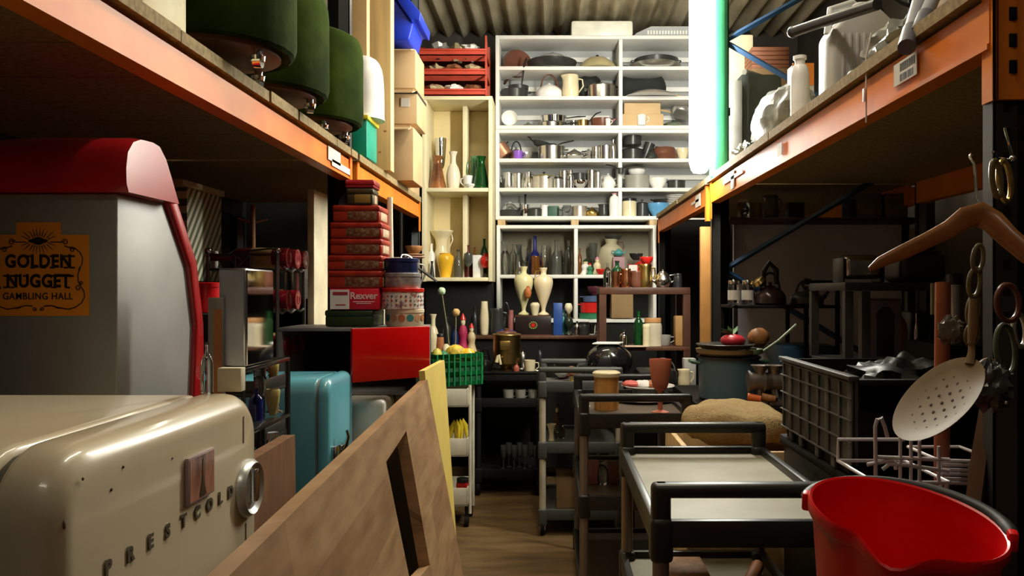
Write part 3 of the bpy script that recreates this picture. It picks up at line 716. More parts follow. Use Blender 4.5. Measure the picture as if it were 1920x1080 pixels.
row(r5, g, [
 ('cup', 938, 12, 20, glass, 'clear tumbler at the left end of the fifth white shelf', dict(dy=-.05)),
 ('jug', 953, 20, 28, steel, 'steel water jug second from left on the fifth shelf', dict(ang=PI, dy=-.02)),
 ('canister', 971, 22, 28, steel, 'steel canister right of the water jug, fifth shelf', {}),
 ('jug', 991, 18, 30, chrome, 'chrome coffee jug left of the wide saucepan', dict(ang=0, fl=.6)),
 ('saucepan', 1020, 40, 22, M('pale_aluminium', (.75, .7, .6), .25, .7), 'wide pale saucepan with an olive lid on the fifth shelf', dict(lid=1, m2=M('olive_lid', (.4, .33, .06), .3), ang=-1.2, hl=.04)),
 ('jar', 1046, 14, 20, alu, 'small steel jar between the wide saucepan and beakers', dict(dy=-.08, m2=blackp)),
 ('cup', 1057, 18, 32, steel, 'steel milk beaker right of the small steel jar', dict(ang=PI)),
 ('bottle', 1070, 12, 32, chrome, 'slim chrome flask in the middle of the fifth shelf', dict(dy=-.05, m2=chrome, neck=.6)),
 ('bowl', 1088, 24, 14, chrome, 'chrome bowl with dark pan over it, fifth shelf', dict(dy=-.05)),
 ('saucepan', 1086, 26, 12, nonst, 'dark small saucepan sitting over the chrome bowl', dict(dz=.07, ang=1, hl=.04)),
 ('canister', 1109, 18, 34, steel, 'taller steel canister left of the white teapot', {}),
 ('cup', 1121, 12, 28, alu, 'narrow aluminium beaker against the taller canister', dict(dy=-.06)),
 ('teapot', 1140, 26, 28, whitec, 'white teapot left of the fifth divider', dict(ang=PI)),
 ('pot', 1194, 42, 24, greyst, 'grey stoneware pot with a long handled insert on the fifth shelf', dict(lid=0)),
 ('bowl', 1194, 30, 13, whitec, 'white basin nested in the grey stoneware pot', dict(dz=.095)),
 ('domelid', 1194, 38, 8, steel, 'steel lid resting on the white basin', dict(dz=.157)),
 ('saucepan', 1164, 10, 10, nonst, 'long handled ladle pan across the fifth divider', dict(ang=PI, hl=.1, dz=.1, dy=-.17, up=.3)),
 ('bowl', 1233, 32, 18, whitec, 'white footed bowl right of the grey stoneware pot', {}),
 ('saucepan', 1268, 30, 15, nonst, 'dark milk pan with pale handle at the right of the fifth shelf', dict(ang=PI, hl=.05)),
])
g = 'kitchenware on the sixth white shelf'
row(r6, g, [
 ('pan', 958, 38, 12, nonst, 'black skillet at the left end of the lowest pan shelf', dict(ang=-.9, hl=.03)),
 ('domelid', 956, 28, 15, sglass, 'glass lid with a pale knob on the black skillet', dict(dz=.052, m2=whitep)),
 ('saucepan', 985, 14, 22, chrome, 'narrow chrome pan with a handle pointing straight up', dict(ang=1.6, up=3, hl=.05)),
 ('saucepan', 1003, 26, 14, nonst, 'black milk pan right of the narrow chrome pan', dict(ang=0, hl=.03, up=1.5)),
 ('canister', 1021, 14, 22, whitec, 'white storage canister on the lowest pan shelf', {}),
 ('box', 1038, 18, 19, M('bottle_green_card', (.03, .09, .06), .5), 'dark green box beside the white storage canister', dict(d=.1)),
 ('goblet', 1063, 14, 20, glass, 'glass goblet on the lowest pan shelf', {}),
 ('saucepan', 1086, 26, 19, M('satin_steel', (.66, .6, .5), .35, .8), 'satin saucepan left of the small brass teapot', dict(ang=0, hl=.02)),
 ('teapot', 1110, 22, 18, brass, 'small brass teapot on the lowest pan shelf', dict(ang=0)),
 ('jug', 1132, 18, 22, nonst, 'black jug just left of the white bottle', dict(ang=0)),
 ('bottle', 1152, 17, 40, whitep, 'white plastic bottle with pink cap on the lowest pan shelf', dict(dy=-.1, m2=pink, shoulder=.72, neck=.4)),
 ('canister', 1180, 24, 32, creamc, 'cream storage crock right of the sixth divider', dict(m2=blackp, dy=-.05)),
 ('pot', 1204, 24, 24, nonst, 'black pot between the cream crock and the blue bowl', {}),
 ('bowl', 1234, 36, 22, M('sky_blue_enamel', (.12, .35, .62), .25), 'sky blue bowl on the lowest pan shelf', dict(dy=-.04)),
 ('pan', 1243, 34, 8, nonst, 'black pan set inside the sky blue bowl', dict(dz=.1, ang=PI, hl=.02)),
])
row(r6, 'kitchenware on the sixth white shelf', [
 ('cup', 1050, 10, 17, glass, 'clear tumbler beside the dark green box', dict(dy=-.05)),
 ('teapot', 970, 20, 18, steel, 'steel teapot behind the black skillet', dict(dy=.1)),
 ('saucepan', 1216, 20, 20, steel, 'steel milk pan behind the sky blue bowl', dict(dy=.09, hl=.03))])
for i in range(6):
    put('plate', 1268, 6.6, r6+.09+i*.014+.001, 40, 3, whitec, 'white dinner plate, %s of the stack on the lowest pan shelf' % ('lowest', 'second lowest', 'third from bottom', 'fourth from bottom', 'second from top', 'topmost')[i], group='white plates stacked on the pan shelf')
put('canister', 1268, 6.6, r6, 38, 20, whitec, 'white round container under the stacked dinner plates', group=g)
# on top of the upper unit
zt = ZW(66)
t = put('box', 1127, 6.66, zt, 114, 29, M('cream_enamel_tin', (.8, .78, .66), .3), 'long cream bread tin standing on top of the white shelves', d=.28, r=.02, name='bread_tin', cat='tin')
t = thing('dish_rack', 'white slatted plate rack on top of the white shelves at right', 'rack', (PX(1240, 6.66), 6.66, zt))
MB().prism([(-.25, 0), (.22, 0), (.22, .085), (-.1, .085), (-.22, .03)], -.12, .12, 'Y').build('tray', wback, t)
for i in range(14): MB().box(-.13+i*.024, -.118+i*.024, -.124, -.12, .02, .05).build('slat', wlam, t)

# ------------------------------------------------------------------ ornaments in the lower white unit
g = 'glass vases in the lower white unit'
row(zl1, g, [
 ('vase', 947, 24, 62, glass, 'clear bulbous vase at the left of the lower white unit', dict(prof='floor')),
 ('bottle', 962, 12, 58, glass, 'tall clear bottle second from left among the glass vases', dict(cap=0, dy=-.08)),
 ('vase', 973, 20, 56, sglass, 'smoky glass vase with dark shadow near the clear vases', dict(prof='cone')),
 ('goblet', 984, 18, 50, glass, 'clear goblet left of the blue bottle', dict(dy=-.06)),
 ('bottle', 1003, 22, 74, bglass, 'tall pointed dark blue bottle among the glass vases', dict(shoulder=.45, neck=.3, dy=.06, cap=0)),
 ('jug', 1004, 18, 34, aglass, 'amber glass jug in front of the dark blue bottle', dict(ang=0, dy=-.06)),
 ('vase', 1021, 16, 54, glass, 'slender clear vase right of the blue bottle', dict(prof='tall')),
 ('bottle', 1043, 20, 66, sglass, 'greenish clear bottle right of centre among the glass vases', dict(cap=0, shoulder=.5)),
 ('goblet', 1056, 16, 44, glass, 'clear stemmed glass behind the greenish bottle', dict(dy=.08)),
 ('bottle', 1066, 15, 66, glass, 'narrow clear bottle beside the lower unit divider', dict(cap=0, dy=-.03)),
])
g = 'ornaments in the lower white unit'
row(zl1, g, [
 ('bottle', 1087, 8, 50, aglass, 'thin amber bottle right against the lower unit divider', dict(cap=0)),
 ('figure', 1098, 22, 30, whitec, 'white porcelain figurine with a dark green cap', dict(m2=dglass)),
 ('figure', 1106, 14, 22, green, 'small green figurine before the white porcelain one', dict(dy=-.1, m2=redp)),
 ('goblet', 1112, 16, 58, sglass, 'tall smoky goblet behind the figurines', dict(dy=.08)),
 ('figure', 1120, 20, 34, creamc, 'cream figurine with pink and white hat', dict(m2=pink, dy=-.02)),
 ('bowl', 1126, 18, 10, rede, 'little red dish at the foot of the cream figurine', dict(dy=-.12)),
 ('vase', 1146, 50, 66, M('khaki_pottery', (.4, .36, .24), .4), 'big khaki pottery jug with dark rim in the lower white unit', dict(prof='round', handles=1, m2=woodd)),
 ('bowl', 1150, 34, 8, nonst, 'dark shallow bowl balanced on the khaki pottery jug', dict(dz=.287)),
 ('teapot', 1160, 18, 14, teal, 'teal ceramic teapot before the khaki pottery jug', dict(dy=-.14, dz=.15)),
 ('box', 1160, 22, 33, M('mauve_card', (.35, .2, .22), .6), 'mauve card box under the teal teapot', dict(dy=-.14, d=.07)),
 ('teapot', 1200, 32, 28, rede, 'glossy orange red teapot at the right of the lower white unit', dict(ang=0)),
 ('bowl', 1193, 26, 12, blackp, 'black dish resting on the orange red teapot', dict(dz=.122)),
 ('box', 1187, 16, 18, paper, 'white paper tag leaning by the orange red teapot', dict(dy=-.13, d=.01)),
])
g = 'casseroles on the lowest white board'
row(zl2, g, [
 ('canister', 1108, 44, 10, green, 'green round tray tin under the red casserole', dict(dy=-.05)),
 ('pot', 1108, 40, 20, rede, 'red enamel casserole on the lowest white board', dict(dz=.045, lid=0, dy=-.05, hm=rede)),
 ('pot', 1110, 34, 12, M('slate_blue_enamel', (.06, .1, .2), .35), 'slate blue pot stacked on the red casserole', dict(dz=.135, lid=0, dy=-.05)),
 ('bowl', 1116, 30, 16, M('plum_enamel', (.1, .02, .03), .35), 'plum coloured bowl on top of the slate blue pot', dict(dz=.19, dy=-.05)),
 ('bowl', 1165, 60, 14, whitec, 'wide white serving bowl hanging under the wooden shelf', dict(dy=-.05, dz=.2)),
 ('box', 1165, 40, 44, cardd, 'brown carton behind the wooden table, white bowl on top', dict(d=.2, dy=-.05, dz=.005)),
])

# ------------------------------------------------------------------ cream bookcase contents
g = 'vases in the upper part of the cream bookcase'
row(ZC(352), g, [
 ('vase', 820, 34, 62, M('tortoise_glaze', (.1, .03, .012), .15, col2=(.35, .13, .04), coat=.5), 'brown tortoiseshell vase with a waisted neck in the cream bookcase', dict(prof='cone')),
 ('goblet', 826, 22, 96, chrome, 'tall chrome candle goblet behind the tortoiseshell vase', dict(dy=.12, m2=whitec)),
 ('vase', 850, 26, 70, M('floral_cream', (.85, .76, .6), .2, col2=(.8, .5, .35), sharp=(.6, .7), coat=.4), 'cream floral bottle vase left of the bookcase post', dict(prof='floor')),
 ('cup', 878, 18, 26, whitec, 'white handled mug right of the bookcase post', dict(ang=PI)),
 ('bowl', 881, 20, 7, whitec, 'small white saucer dish before the handled mug', dict(dy=-.1)),
 ('jug', 892, 22, 62, M('pale_green_glass', (.3, .65, .35), .08, trans=.7), 'pale green glass jug behind the green decanter', dict(ang=PI, dy=.06)),
 ('vase', 902, 32, 60, gglass, 'bright green glass decanter at the right of the bookcase', dict(prof='cone', dy=-.04)),
], Y=CYB+.13)
g = 'vases in the lower part of the cream bookcase'
row(ZC(520), g, [
 ('bottle', 809, 14, 64, whitec, 'white slim bottle at the left of the lower bookcase shelf', dict(cap=0, dy=-.04)),
 ('vase', 810, 9, 30, blackp, 'small black bud vase before the white slim bottle', dict(prof='cone', dy=-.11)),
 ('vase', 828, 44, 88, creamc, 'large cream ewer with a wide lip in the bookcase', dict(prof='ewer', handles=1, dy=.07)),
 ('vase', 835, 32, 45, yellow, 'bright yellow glazed vase before the cream ewer', dict(prof='yel', dy=-.06)),
 ('bottle', 859, 15, 52, sglass, 'smoky stoppered bottle left of the lower bookcase post', {}),
 ('vase', 878, 18, 44, sglass, 'clear smoky glass figure vase right of the yellow one', dict(prof='glass', dy=-.05)),
 ('bottle', 878, 15, 62, M('maroon_glaze', (.12, .02, .02), .2), 'maroon bottle behind the smoky glass vase', dict(cap=0, dy=.05)),
 ('bottle', 890, 11, 58, aglass, 'slim brown bottle behind the white box', dict(cap=0, dy=.05)),
 ('box', 896, 18, 42, whitep, 'white upright box on the lower bookcase shelf', dict(d=.05, r=.004, dy=-.02)),
 ('bottle', 908, 15, 74, dglass, 'dark green wine bottle at the right of the bookcase', dict(dy=.07, cap=0)),
 ('vase', 912, 25, 28, rede, 'red round vase at the right edge of the bookcase', dict(prof='round', dy=-.06, dz=.07)),
 ('cup', 912, 17, 17, glass, 'clear tumbler under the red round vase', dict(dy=-.06)),
], Y=CYB+.16)
# red stacking trays
redtray = M('red_crate_plastic', (.55, .06, .03), .45, var=.15)
zc = ZC(187)+.031
junkm = [paper, M('tan_paper', (.45, .36, .2), .8), M('silver_foil', (.7, .7, .7), .25, .8), M('brown_leather', (.25, .1, .04), .6)]
for i in range(3):
    z = zc+i*.155
    t = thing('stacking_tray', ['red stacking tray on the cream bookcase, lowest of three', 'red stacking tray on the cream bookcase, middle of three', 'red stacking tray on the cream bookcase, topmost with crumpled paper'][i], 'tray', (PX(853, 6.35), 6.35, z), 0, 'red stacking trays on the cream bookcase')
    W = .26; D = .16
    mb = MB().box(-W, W, -D, D, 0, .008).box(-W, W, -D, -D+.01, 0, .045).box(-W, W, D-.01, D, 0, .1)
    mb.prism([(-D, 0), (D, 0), (D, .15), (D-.04, .15), (-D+.05, .075), (-D, .15), (-D-.012, .15), (-D-.012, .06)], -W-.008, -W+.006, 'X').prism([(-D, 0), (D, 0), (D, .15), (D-.04, .15), (-D+.05, .075), (-D, .15), (-D-.012, .15), (-D-.012, .06)], W-.006, W+.008, 'X')
    mb.build('tray', redtray, t)
    MB().box(-W, W, -D-.012, -D, .036, .05, r=.003).build('front_lip', redtray, t)
rnd = random.Random(3)
jl = [['folded tan paper bundle in the lowest red tray, at left', 'pale paper packet in the lowest red tray, at centre', 'brown leather pouch in the lowest red tray, at right'],
      ['row of tan cloth rolls in the middle red tray', 'brown folded cloth in the middle red tray, at right', 'tan wrapped bundle in the middle red tray, at centre'],
      ['crumpled white paper in the topmost red tray, at right', 'shiny crumpled foil in the topmost red tray, at left', 'tan torn paper hanging over the topmost red tray']]
for i in range(3):
    for j in range(3):
        m = [[junkm[1], paper, junkm[3]], [junkm[1], junkm[3], junkm[1]], [paper, junkm[2], junkm[1]]][i][j]
        x = PX(853, 6.35)+(-.15+.15*j if i < 2 else (.12, -.1, .04)[j])
        MB().ball((x, 6.33, zc+i*.155+.068), (.085, .12, .04 if i < 2 else .062), 14, nz=.6, seed=i*5+j, fr=2.5).build('paper_bundle', m, None, world=True, ang=15, label=jl[i][j], cat='bundle', group='bundles in the red stacking trays')
# ------------------------------------------------------------------ cream fridge (near left)
fcream = M('cream_fridge_enamel', (.66, .57, .4), .3, 0, .07, 4, .03, 12, coat=.5, col2=(.6, .5, .33))
rubber = M('grey_green_gasket', (.1, .1, .07), .7)
t = thing('fridge', 'rounded cream vintage fridge with chrome latch in the near left corner', 'fridge', (-.8, 1.08, 0))
yf0, yf1, zt = .80, 1.366, 1.222
fm = lambda a, b, d: (d, a, b)
MB().rslab(yf0+.004, yf1-.004, .06, zt, .075, -1.12, -.583, .05, .012, fm).build('body', fcream, t, world=True)
MB().rslab(yf0+.012, yf1-.012, .07, zt-.01, .07, -.586, -.566, 0, 0, fm).build('gasket', rubber, t, world=True)
d = MB().rslab(yf0, yf1, .06, zt+.002, .08, -.569, -.5, .008, .034, fm, n=8).build('door', fcream, t, world=True)
for y in (.87, 1.3):
    for x in (-1.05, -.62): MB().cyl((x, y, 0), (x, y, .065), .02).build('foot', blackp, t, world=True)
c = MB().lathe([(0, 0), (.047, 0), (.047, .006), (.041, .014), (.034, .008), (.012, .008), (0, .010)], 32, T=Matrix.Translation((-.501, 1.308, 1.39-.3225)) @ Matrix.Rotation(PI/2, 4, 'Y')).build('latch_disc', M('pale_chrome', (.72, .76, .74), .3, .6), d, world=True)
MB().box(-.497, -.482, 1.300, 1.318, 1.045, 1.10, r=.005).build('latch_lever', chrome, c, world=True)
MB().box(-.5005, -.499, 1.290, 1.293, 1.144, 1.187).box(-.5005, -.499, 1.300, 1.303, .6, 1.012).build('door_seam', M('seam', (.2, .15, .08), .6), d, world=True)
MB().ball((-.5, .812, 1.08), (.001, .006, .012), 8).ball((-.4995, .85, 1.19), (.001, .002, .002), 8).ball((-.4995, .905, 1.165), (.001, .0022, .002), 8).ball((-.4995, .93, 1.185), (.001, .002, .0018), 8).ball((-.4995, 1.05, 1.17), (.001, .0012, .0012), 8).ball((-.502, .822, 1.15), (.001, .003, .005), 8).build('enamel_chip', M('chip_mark', (.1, .05, .02), .7), d, world=True, kind='stuff')
lm = M('dark_chrome_letter', (.22, .2, .15), .35, .6)
for i, ch in enumerate('PRESTCOLD'):
    px = (201, 243, 281, 313, 343, 369, 392, 412, 431)[i]
    Y = .5*1500/(1037-px)
    ob = text_mesh(ch, .024, 'letter', lm, d, (0, 0, 0), (R(90), 0, R(90)), ext=.0012, bold=.0012)
    ob.location = Vector((-.4993, Y, 1.0785))-Vector(t.location)
mm = MB().box(-.4995, -.494, 1.085, 1.168, 1.097, 1.162, r=.001).build('fridge_magnet', M('magnet_edge', (.4, .3, .3), .5), None, world=True, label='small square photo magnet on the cream fridge door', cat='magnet')
pic = M('souvenir_picture', (.06, .015, .01), .25, col2=(.5, .24, .15), scale=28, stretch=(1, 1, .25))
MB().box(-.4938, -.4934, 1.088, 1.165, 1.100, 1.159).build('picture', pic, mm, world=False)
p_ = mm.children[0]; p_.location = (-mm.location[0], -mm.location[1], -mm.location[2])
MB().prism([(1.116, 1.102), (1.138, 1.102), (1.1295, 1.125), (1.1275, 1.154), (1.1265, 1.154), (1.1245, 1.125)], -.4933, -.4928, 'X').build('tower_shape', M('tower_dark', (.05, .03, .01), .4), mm).location = p_.location

# ------------------------------------------------------------------ slot machine
mgrey = M('brushed_cabinet_metal', (.34, .335, .32), .5, .45, .15, 3, .04, 40)
mred = M('red_machine_enamel', (.42, .008, .012), .28, coat=.4, var=.08)
t = thing('slot_machine', 'red and grey slot machine with an orange sticker behind the cream fridge', 'slot machine', (-1.03, 1.75, .92))
side = [(1.6, .93), (1.945, .93), (1.935, 1.3), (1.90, 1.447), (1.79, 1.588), (1.6, 1.584)]
MB().prism(side, -1.195, -.872, 'X', r=.003).build('cabinet', mgrey, t, world=True)
trim = [(1.90, .93), (1.985, .93), (1.972, 1.31), (1.935, 1.46), (1.80, 1.64), (1.76, 1.60), (1.795, 1.585), (1.897, 1.449), (1.932, 1.31)]
MB().prism(trim, -1.21, -.860, 'X', r=.006).build('side_trim', mred, t, world=True)
def hood():
    vs = []; K = 15; n = 12
    prof = [(1.582, 1.585), (1.574, 1.60), (1.572, 1.63), (1.578, 1.665), (1.60, 1.69), (1.63, 1.701), (1.68, 1.704), (1.71, 1.70), (1.74, 1.675), (1.77, 1.63), (1.80, 1.585)]
    fs = []
    xs = [-1.235+.395*i/20 for i in range(21)]
    for i, x in enumerate(xs):
        u = abs(2*i/20-1); k = 1-.0*u
        if u > .9: sh = (u-.9)/.1*.012
        else: sh = 0
        dip = (max(0, -(x+1.06))/.17)**2*.03
        for (y, z) in prof:
            zz = z-dip*((z-1.585)/.12)
            yc = 1.68; zc = 1.62
            vs.append((x, yc+(y-yc)*(1-sh*2), max(1.585, zc+(zz-zc)*(1-sh*3)) if z > 1.59 else z))
    m = len(prof)
    for i in range(20):
        for j in range(m): fs.append((i*m+j, (i+1)*m+j, (i+1)*m+(j+1) % m, i*m+(j+1) % m))
    fs += [tuple(range(m)), tuple(range(20*m, 21*m))[::-1]]
    return MB().add(vs, fs)
MB.hood = None
hood().build('hood', mred, t, world=True)
stick = M('orange_sticker', (.72, .24, .015), .45, var=.06)
ink = M('black_ink', (.012, .006, .004), .5)
scx = -1.035
def SX(px): return PX(px, 1.6)
def SZ(py): return PZ(py, 1.6)
pl = [(SX(-36), SZ(592)), (SX(168), SZ(592)), (SX(168), SZ(440)), (SX(115), SZ(440)), (SX(115), SZ(417)), (SX(31), SZ(417)), (SX(31), SZ(440)), (SX(-36), SZ(440))]
s_ = MB().prism(pl, 1.5985, 1.5998, 'Y').build('sticker', stick, t, world=True)
def stx(body, px, py, hpx, name, sx=1.0, bold=.001, space=1.0):
    ob = text_mesh(body, hpx*1.6/1500*1.38, name, ink, s_, (0, 0, 0), (R(90), 0, 0), ext=.0004, bold=bold, sx=sx, space=space)
    ob.location = Vector((SX(px), 1.5978, SZ(py)))-Vector(t.location)
    mb = []
    return ob
stx('GOLDEN', 73, 491, 24, 'golden_lettering', sx=.86, bold=.0014, space=1.12)
stx('NUGGET', 73, 528, 24, 'nugget_lettering', sx=.85, bold=.0014, space=1.08)
stx('GAMBLING HALL', 72, 556, 13, 'gambling_hall_lettering', sx=.9, bold=.0002, space=1.08)
# slab serifs of the two big lines
sb = MB()
for y_, xs in ((480.5, (56, 83, 99, 125, 137)), (502, (63, 83, 99, 125, 137)), (517.5, (12, 25, 37, 49, 102, 112, 135)), (539, (12, 24, 102, 128))):
    for x in xs: sb.box(SX(x-4.5), SX(x+4.5), 1.5974, 1.598, SZ(y_+1.6), SZ(y_-1.6))
sb.build('serifs', ink, s_, world=True)
sw = MB()
for i in range(22):
    a = 2*PI*i/22; ca, sa = math.cos(a), math.sin(a)
    r0, r1_ = (19, 34) if abs(ca) > .8 else (15, 26)
    if abs(sa) < .2: continue
    sw.tube([(SX(73+ca*r0), 1.598, SZ(452-sa*r0*.62)), (SX(73+ca*r1_), 1.598, SZ(452-sa*r1_*.95))], [.0011, .0004], 5)
sw.prism([(SX(73+18*math.cos(a))+0, SZ(452-6*math.sin(a)*(1+.25*math.cos(4*a)))) for a in [2*PI*i/20 for i in range(20)]], 1.5972, 1.598, 'Y')
def curve(pts, r=.0010):
    sw.tube([(SX(x), 1.598, SZ(y)) for x, y in pts], r, 5)
def curl(cx, cy, r, a0, turns, sg):
    return [(cx+r*(1-.7*i/18)*math.cos(a0+sg*turns*2*PI*i/18), cy-r*(1-.7*i/18)*math.sin(a0+sg*turns*2*PI*i/18)) for i in range(19)]
for m_ in (1, -1):
    q = lambda L: [(73+m_*(x-73), y) for x, y in L]
    curve(q([(96, 454), (118, 454)])); curve(q(curl(123, 454, 6, PI, 1.3, -1)))
    curve(q([(122, 461), (130, 464), (141, 465), (151, 473), (156, 484), (155, 495), (150, 505), (147, 516), (148, 528), (152, 536), (158, 545), (160, 556), (154, 568), (143, 576), (130, 580), (112, 577), (98, 573), (84, 574)]), .0012)
    curve(q(curl(137, 468, 5, PI/2, 1.2, 1))); curve(q(curl(148, 540, 6, 0, 1.2, 1))); curve(q(curl(153, 530, 4, PI, 1.2, 1)))
    curve(q(curl(80, 579, 4, PI, 1.2, 1)))
    sw.tube([(SX(73+m_*(105-73)), 1.598, SZ(577)), (SX(73+m_*(110-73)), 1.598, SZ(577)), (SX(73+m_*(120-73)), 1.598, SZ(579))], [.0003, .002, .0003], 6)
    sw.tube([(SX(73+m_*(150-73)), 1.598, SZ(500)), (SX(73+m_*(150-73)), 1.598, SZ(506)), (SX(73+m_*(148-73)), 1.598, SZ(512))], [.0003, .002, .0003], 6)
sw.build('scroll_border', ink, s_, world=True)
t = thing('cabinet', 'dark wooden stand carrying the red slot machine', 'cabinet', (-1.04, 1.78, 0))
MB().box(-1.35, -.845, 1.5, 2.03, .06, .925, r=.006).build('body', woodd, t, world=True)
MB().box(-1.33, -.86, 1.52, 2.03, 0, .06).build('plinth', blackm, t, world=True)

# ------------------------------------------------------------------ blue fridge
fblue = M('sky_blue_fridge_enamel', (.14, .46, .56), .28, 0, .06, 4, coat=.5)
t = thing('fridge', 'small pale blue retro fridge behind the leaning worktop', 'fridge', (-.95, 2.66, 0))
zt = 1.111
MB().rslab(2.515, 2.815, .05, zt, .05, -1.2, -.748, .04, .006, fm).build('body', fblue, t, world=True)
MB().rslab(2.519, 2.811, .055, zt-.004, .047, -.75, -.738, 0, 0, fm).build('gasket', M('pale_gasket', (.35, .4, .38), .6), t, world=True)
d = MB().rslab(2.51, 2.82, .05, zt+.002, .055, -.740, -.703, .005, .024, fm, n=8).build('door', fblue, t, world=True)
h = MB().box(-.704, -.684, 2.54, 2.62, .83, .895, r=.004).build('handle_base', chrome, d, world=True)
MB().tube([(-.69, 2.60, .86), (-.674, 2.60, .89), (-.668, 2.605, .915), (-.672, 2.60, .938)], [.012, .010, .008, .005], 10).build('handle', chrome, h, world=True)
for x in (-1.1, -.85):
    for y in (2.56, 2.77): MB().cyl((x, y, 0), (x, y, .055), .02).build('foot', blackp, t, world=True)

# ------------------------------------------------------------------ wood panels leaning on the left
def lean_board(name, label, cat, P, mat, th, hole=None, inner=None):
    # P: four corners (far top, near top, near bottom, far bottom); thickness towards the wall side
    a, b, c, d = [Vector(p) for p in P]
    n = (b-a).cross(d-a).normalized()
    if n.x > 0: n = -n
    def mk(h):
        bm = bmesh.new()
        outer = [a, b, c, d]
        if h is None:
            f = [bm.verts.new(p) for p in outer]; g = [bm.verts.new(p+n*th) for p in outer]
            bm.faces.new(f); bm.faces.new(g[::-1])
            for i in range(4): bm.faces.new((f[i], g[i], g[(i+1) % 4], f[(i+1) % 4]))
        else:
            f = [bm.verts.new(p) for p in outer]; g = [bm.verts.new(p+n*th) for p in outer]
            hf = [bm.verts.new(p) for p in h]; hg = [bm.verts.new(p+n*th) for p in h]
            for i in range(4):
                j = (i+1) % 4
                bm.faces.new((f[i], f[j], hf[j], hf[i])); bm.faces.new((g[j], g[i], hg[i], hg[j]))
                bm.faces.new((f[i], g[i], g[j], f[j])); bm.faces.new((hf[i], hf[j], hg[j], hg[i]))
        bmesh.ops.recalc_face_normals(bm, faces=bm.faces[:]); bm.verts.index_update()
        mb = MB().add([v.co.copy() for v in bm.verts], [[v.index for v in q.verts] for q in bm.faces]); bm.free(); return mb
    return mk(hole).build(name, mat, None, world=True, label=label, cat=cat)
A = Vector((-.405, 2.58, 1.103)); Bn = Vector((-.325, .78, 1.103)); D = Vector((-.205, 2.58, .01)); Cn = Vector((-.125, .78, .01))
nrm = (Bn-A).cross(D-A).normalized()
def on_board(px, py):
    dr = Vector(((px-CX)/F0, 1, (CY-py)/F0)); o = Vector((0, 0, H0)); k = (A-o).dot(nrm)/dr.dot(nrm); return o+dr*k
hole = [on_board(762, 808), on_board(724, 866), on_board(771, 1100), on_board(806, 1060)]
oak = stave_mat('oak_staves', (.56, .36, .19), (.36, .2, .1), (.3, .18, .09), .5, .1)
top = lean_board('worktop', 'long wooden worktop with a sink cut-out leaning along the aisle', 'worktop', (A, Bn, Cn, D), oak, .028, hole=hole)
lean_board('panel', 'brown veneer panel standing between the two fridges', 'board', [(-.6, 1.86, 1.055), (-.6, 1.44, 1.05), (-.585, 1.44, .01), (-.585, 1.86, .01)], M('brown_veneer', (.22, .11, .055), .5, var=.15, stretch=(1, 6, 1)), .03)
lean_board('panel', 'pale yellow board leaning behind the worktop', 'board', [(-.41, 3.02, 1.128), (-.42, 2.62, 1.128), (-.345, 2.66, .01), (-.335, 3.02, .01)], M('pale_yellow_board', (.88, .68, .18), .55, var=.05), .02)
lean_board('panel', 'dark narrow board leaning inside the gap of the worktop', 'board', [(-.47, 2.5, 1.0), (-.47, 1.9, 1.0), (-.33, 1.9, .01), (-.33, 2.5, .01)], woodd, .02)

# ------------------------------------------------------------------ things between the fridges
g = None
t = thing('glass_shelf_trolley', 'dark wire shelf stand with glassware between the two fridges', 'shelf stand', (-.86, 2.15, 0))
for z in (.62, .83, 1.0, 1.128):
    mb = MB().box(-1.02, -.752, 2.05, 2.28, z-.012, z, r=.003).box(-1.02, -.752, 2.048, 2.055, z, z+.03, r=.002).box(-.757, -.75, 2.05, 2.28, z, z+.03, r=.002)
    mb.build('shelf', darkp, t, world=True)
for x in (-1.015, -.755):
    for y in (2.055, 2.275): MB().cyl((x, y, 0), (x, y, 1.16), .008, n=8).build('upright', blackp, t, world=True)
gg = 'glassware on the stand between the fridges'
for i, (px, y, z, wp, hp, kd, m, lb) in enumerate((
    (487, 2.15, 1.13, 26, 44, 'cup', glass, 'glass mug on the top of the dark wire stand'),
    (512, 2.2, 1.13, 24, 34, 'bowl', _M.get('x') or M('straw_bowl', (.4, .32, .1), .3), 'yellow bowl on the top of the dark wire stand'),
    (474, 2.12, 1.0, 24, 50, 'bottle', bglass, 'dark blue bottle on the second shelf of the wire stand'),
    (494, 2.12, 1.0, 26, 38, 'bowl', glass, 'clear glass bowl on the second shelf of the wire stand'),
    (535, 2.2, 1.0, 22, 40, 'cup', creamc, 'cream cup at the end of the second stand shelf'),
    (485, 2.15, .83, 30, 60, 'vase', sglass, 'smoky glass vase low on the wire stand'),
    (530, 2.25, .83, 24, 60, 'goblet', glass, 'clear goblet low on the wire stand'))):
    px = min(px, 513); put(kd, px, -.79*1500/(px-1037), z+.001, wp*.9, hp, m, lb, group=gg)
# mirror box, frame, card and glass bottle on the fridge top
mir = M('mirror_steel', (.78, .8, .82), .04, 1, .03)
mirb = M('satin_panel', (.5, .52, .56), .22, .9, .1, 5)
t = thing('mirror_cabinet', 'faceted mirrored cabinet standing on the dark wire stand', 'mirror cabinet', (-.70, 1.86, 1.19))
def quad3(P, th, name, m):
    a, b, c, d = [Vector(p) for p in P]; n = (b-a).cross(d-a).normalized()
    vs = [a, b, c, d, a+n*th, b+n*th, c+n*th, d+n*th]
    return MB().add(vs, [(0,1,2,3),(7,6,5,4),(0,4,5,1),(1,5,6,2),(2,6,7,3),(3,7,4,0)]).build(name, m, t, world=True)
MB().box(-.717, -.66, 1.716, 1.886, 1.226, 1.438, r=.003).build('carcass', mirb, t, world=True)
MB().box(-.6599, -.6575, 1.722, 1.880, 1.23, 1.434).build('mirror_pane', mir, t, world=True)
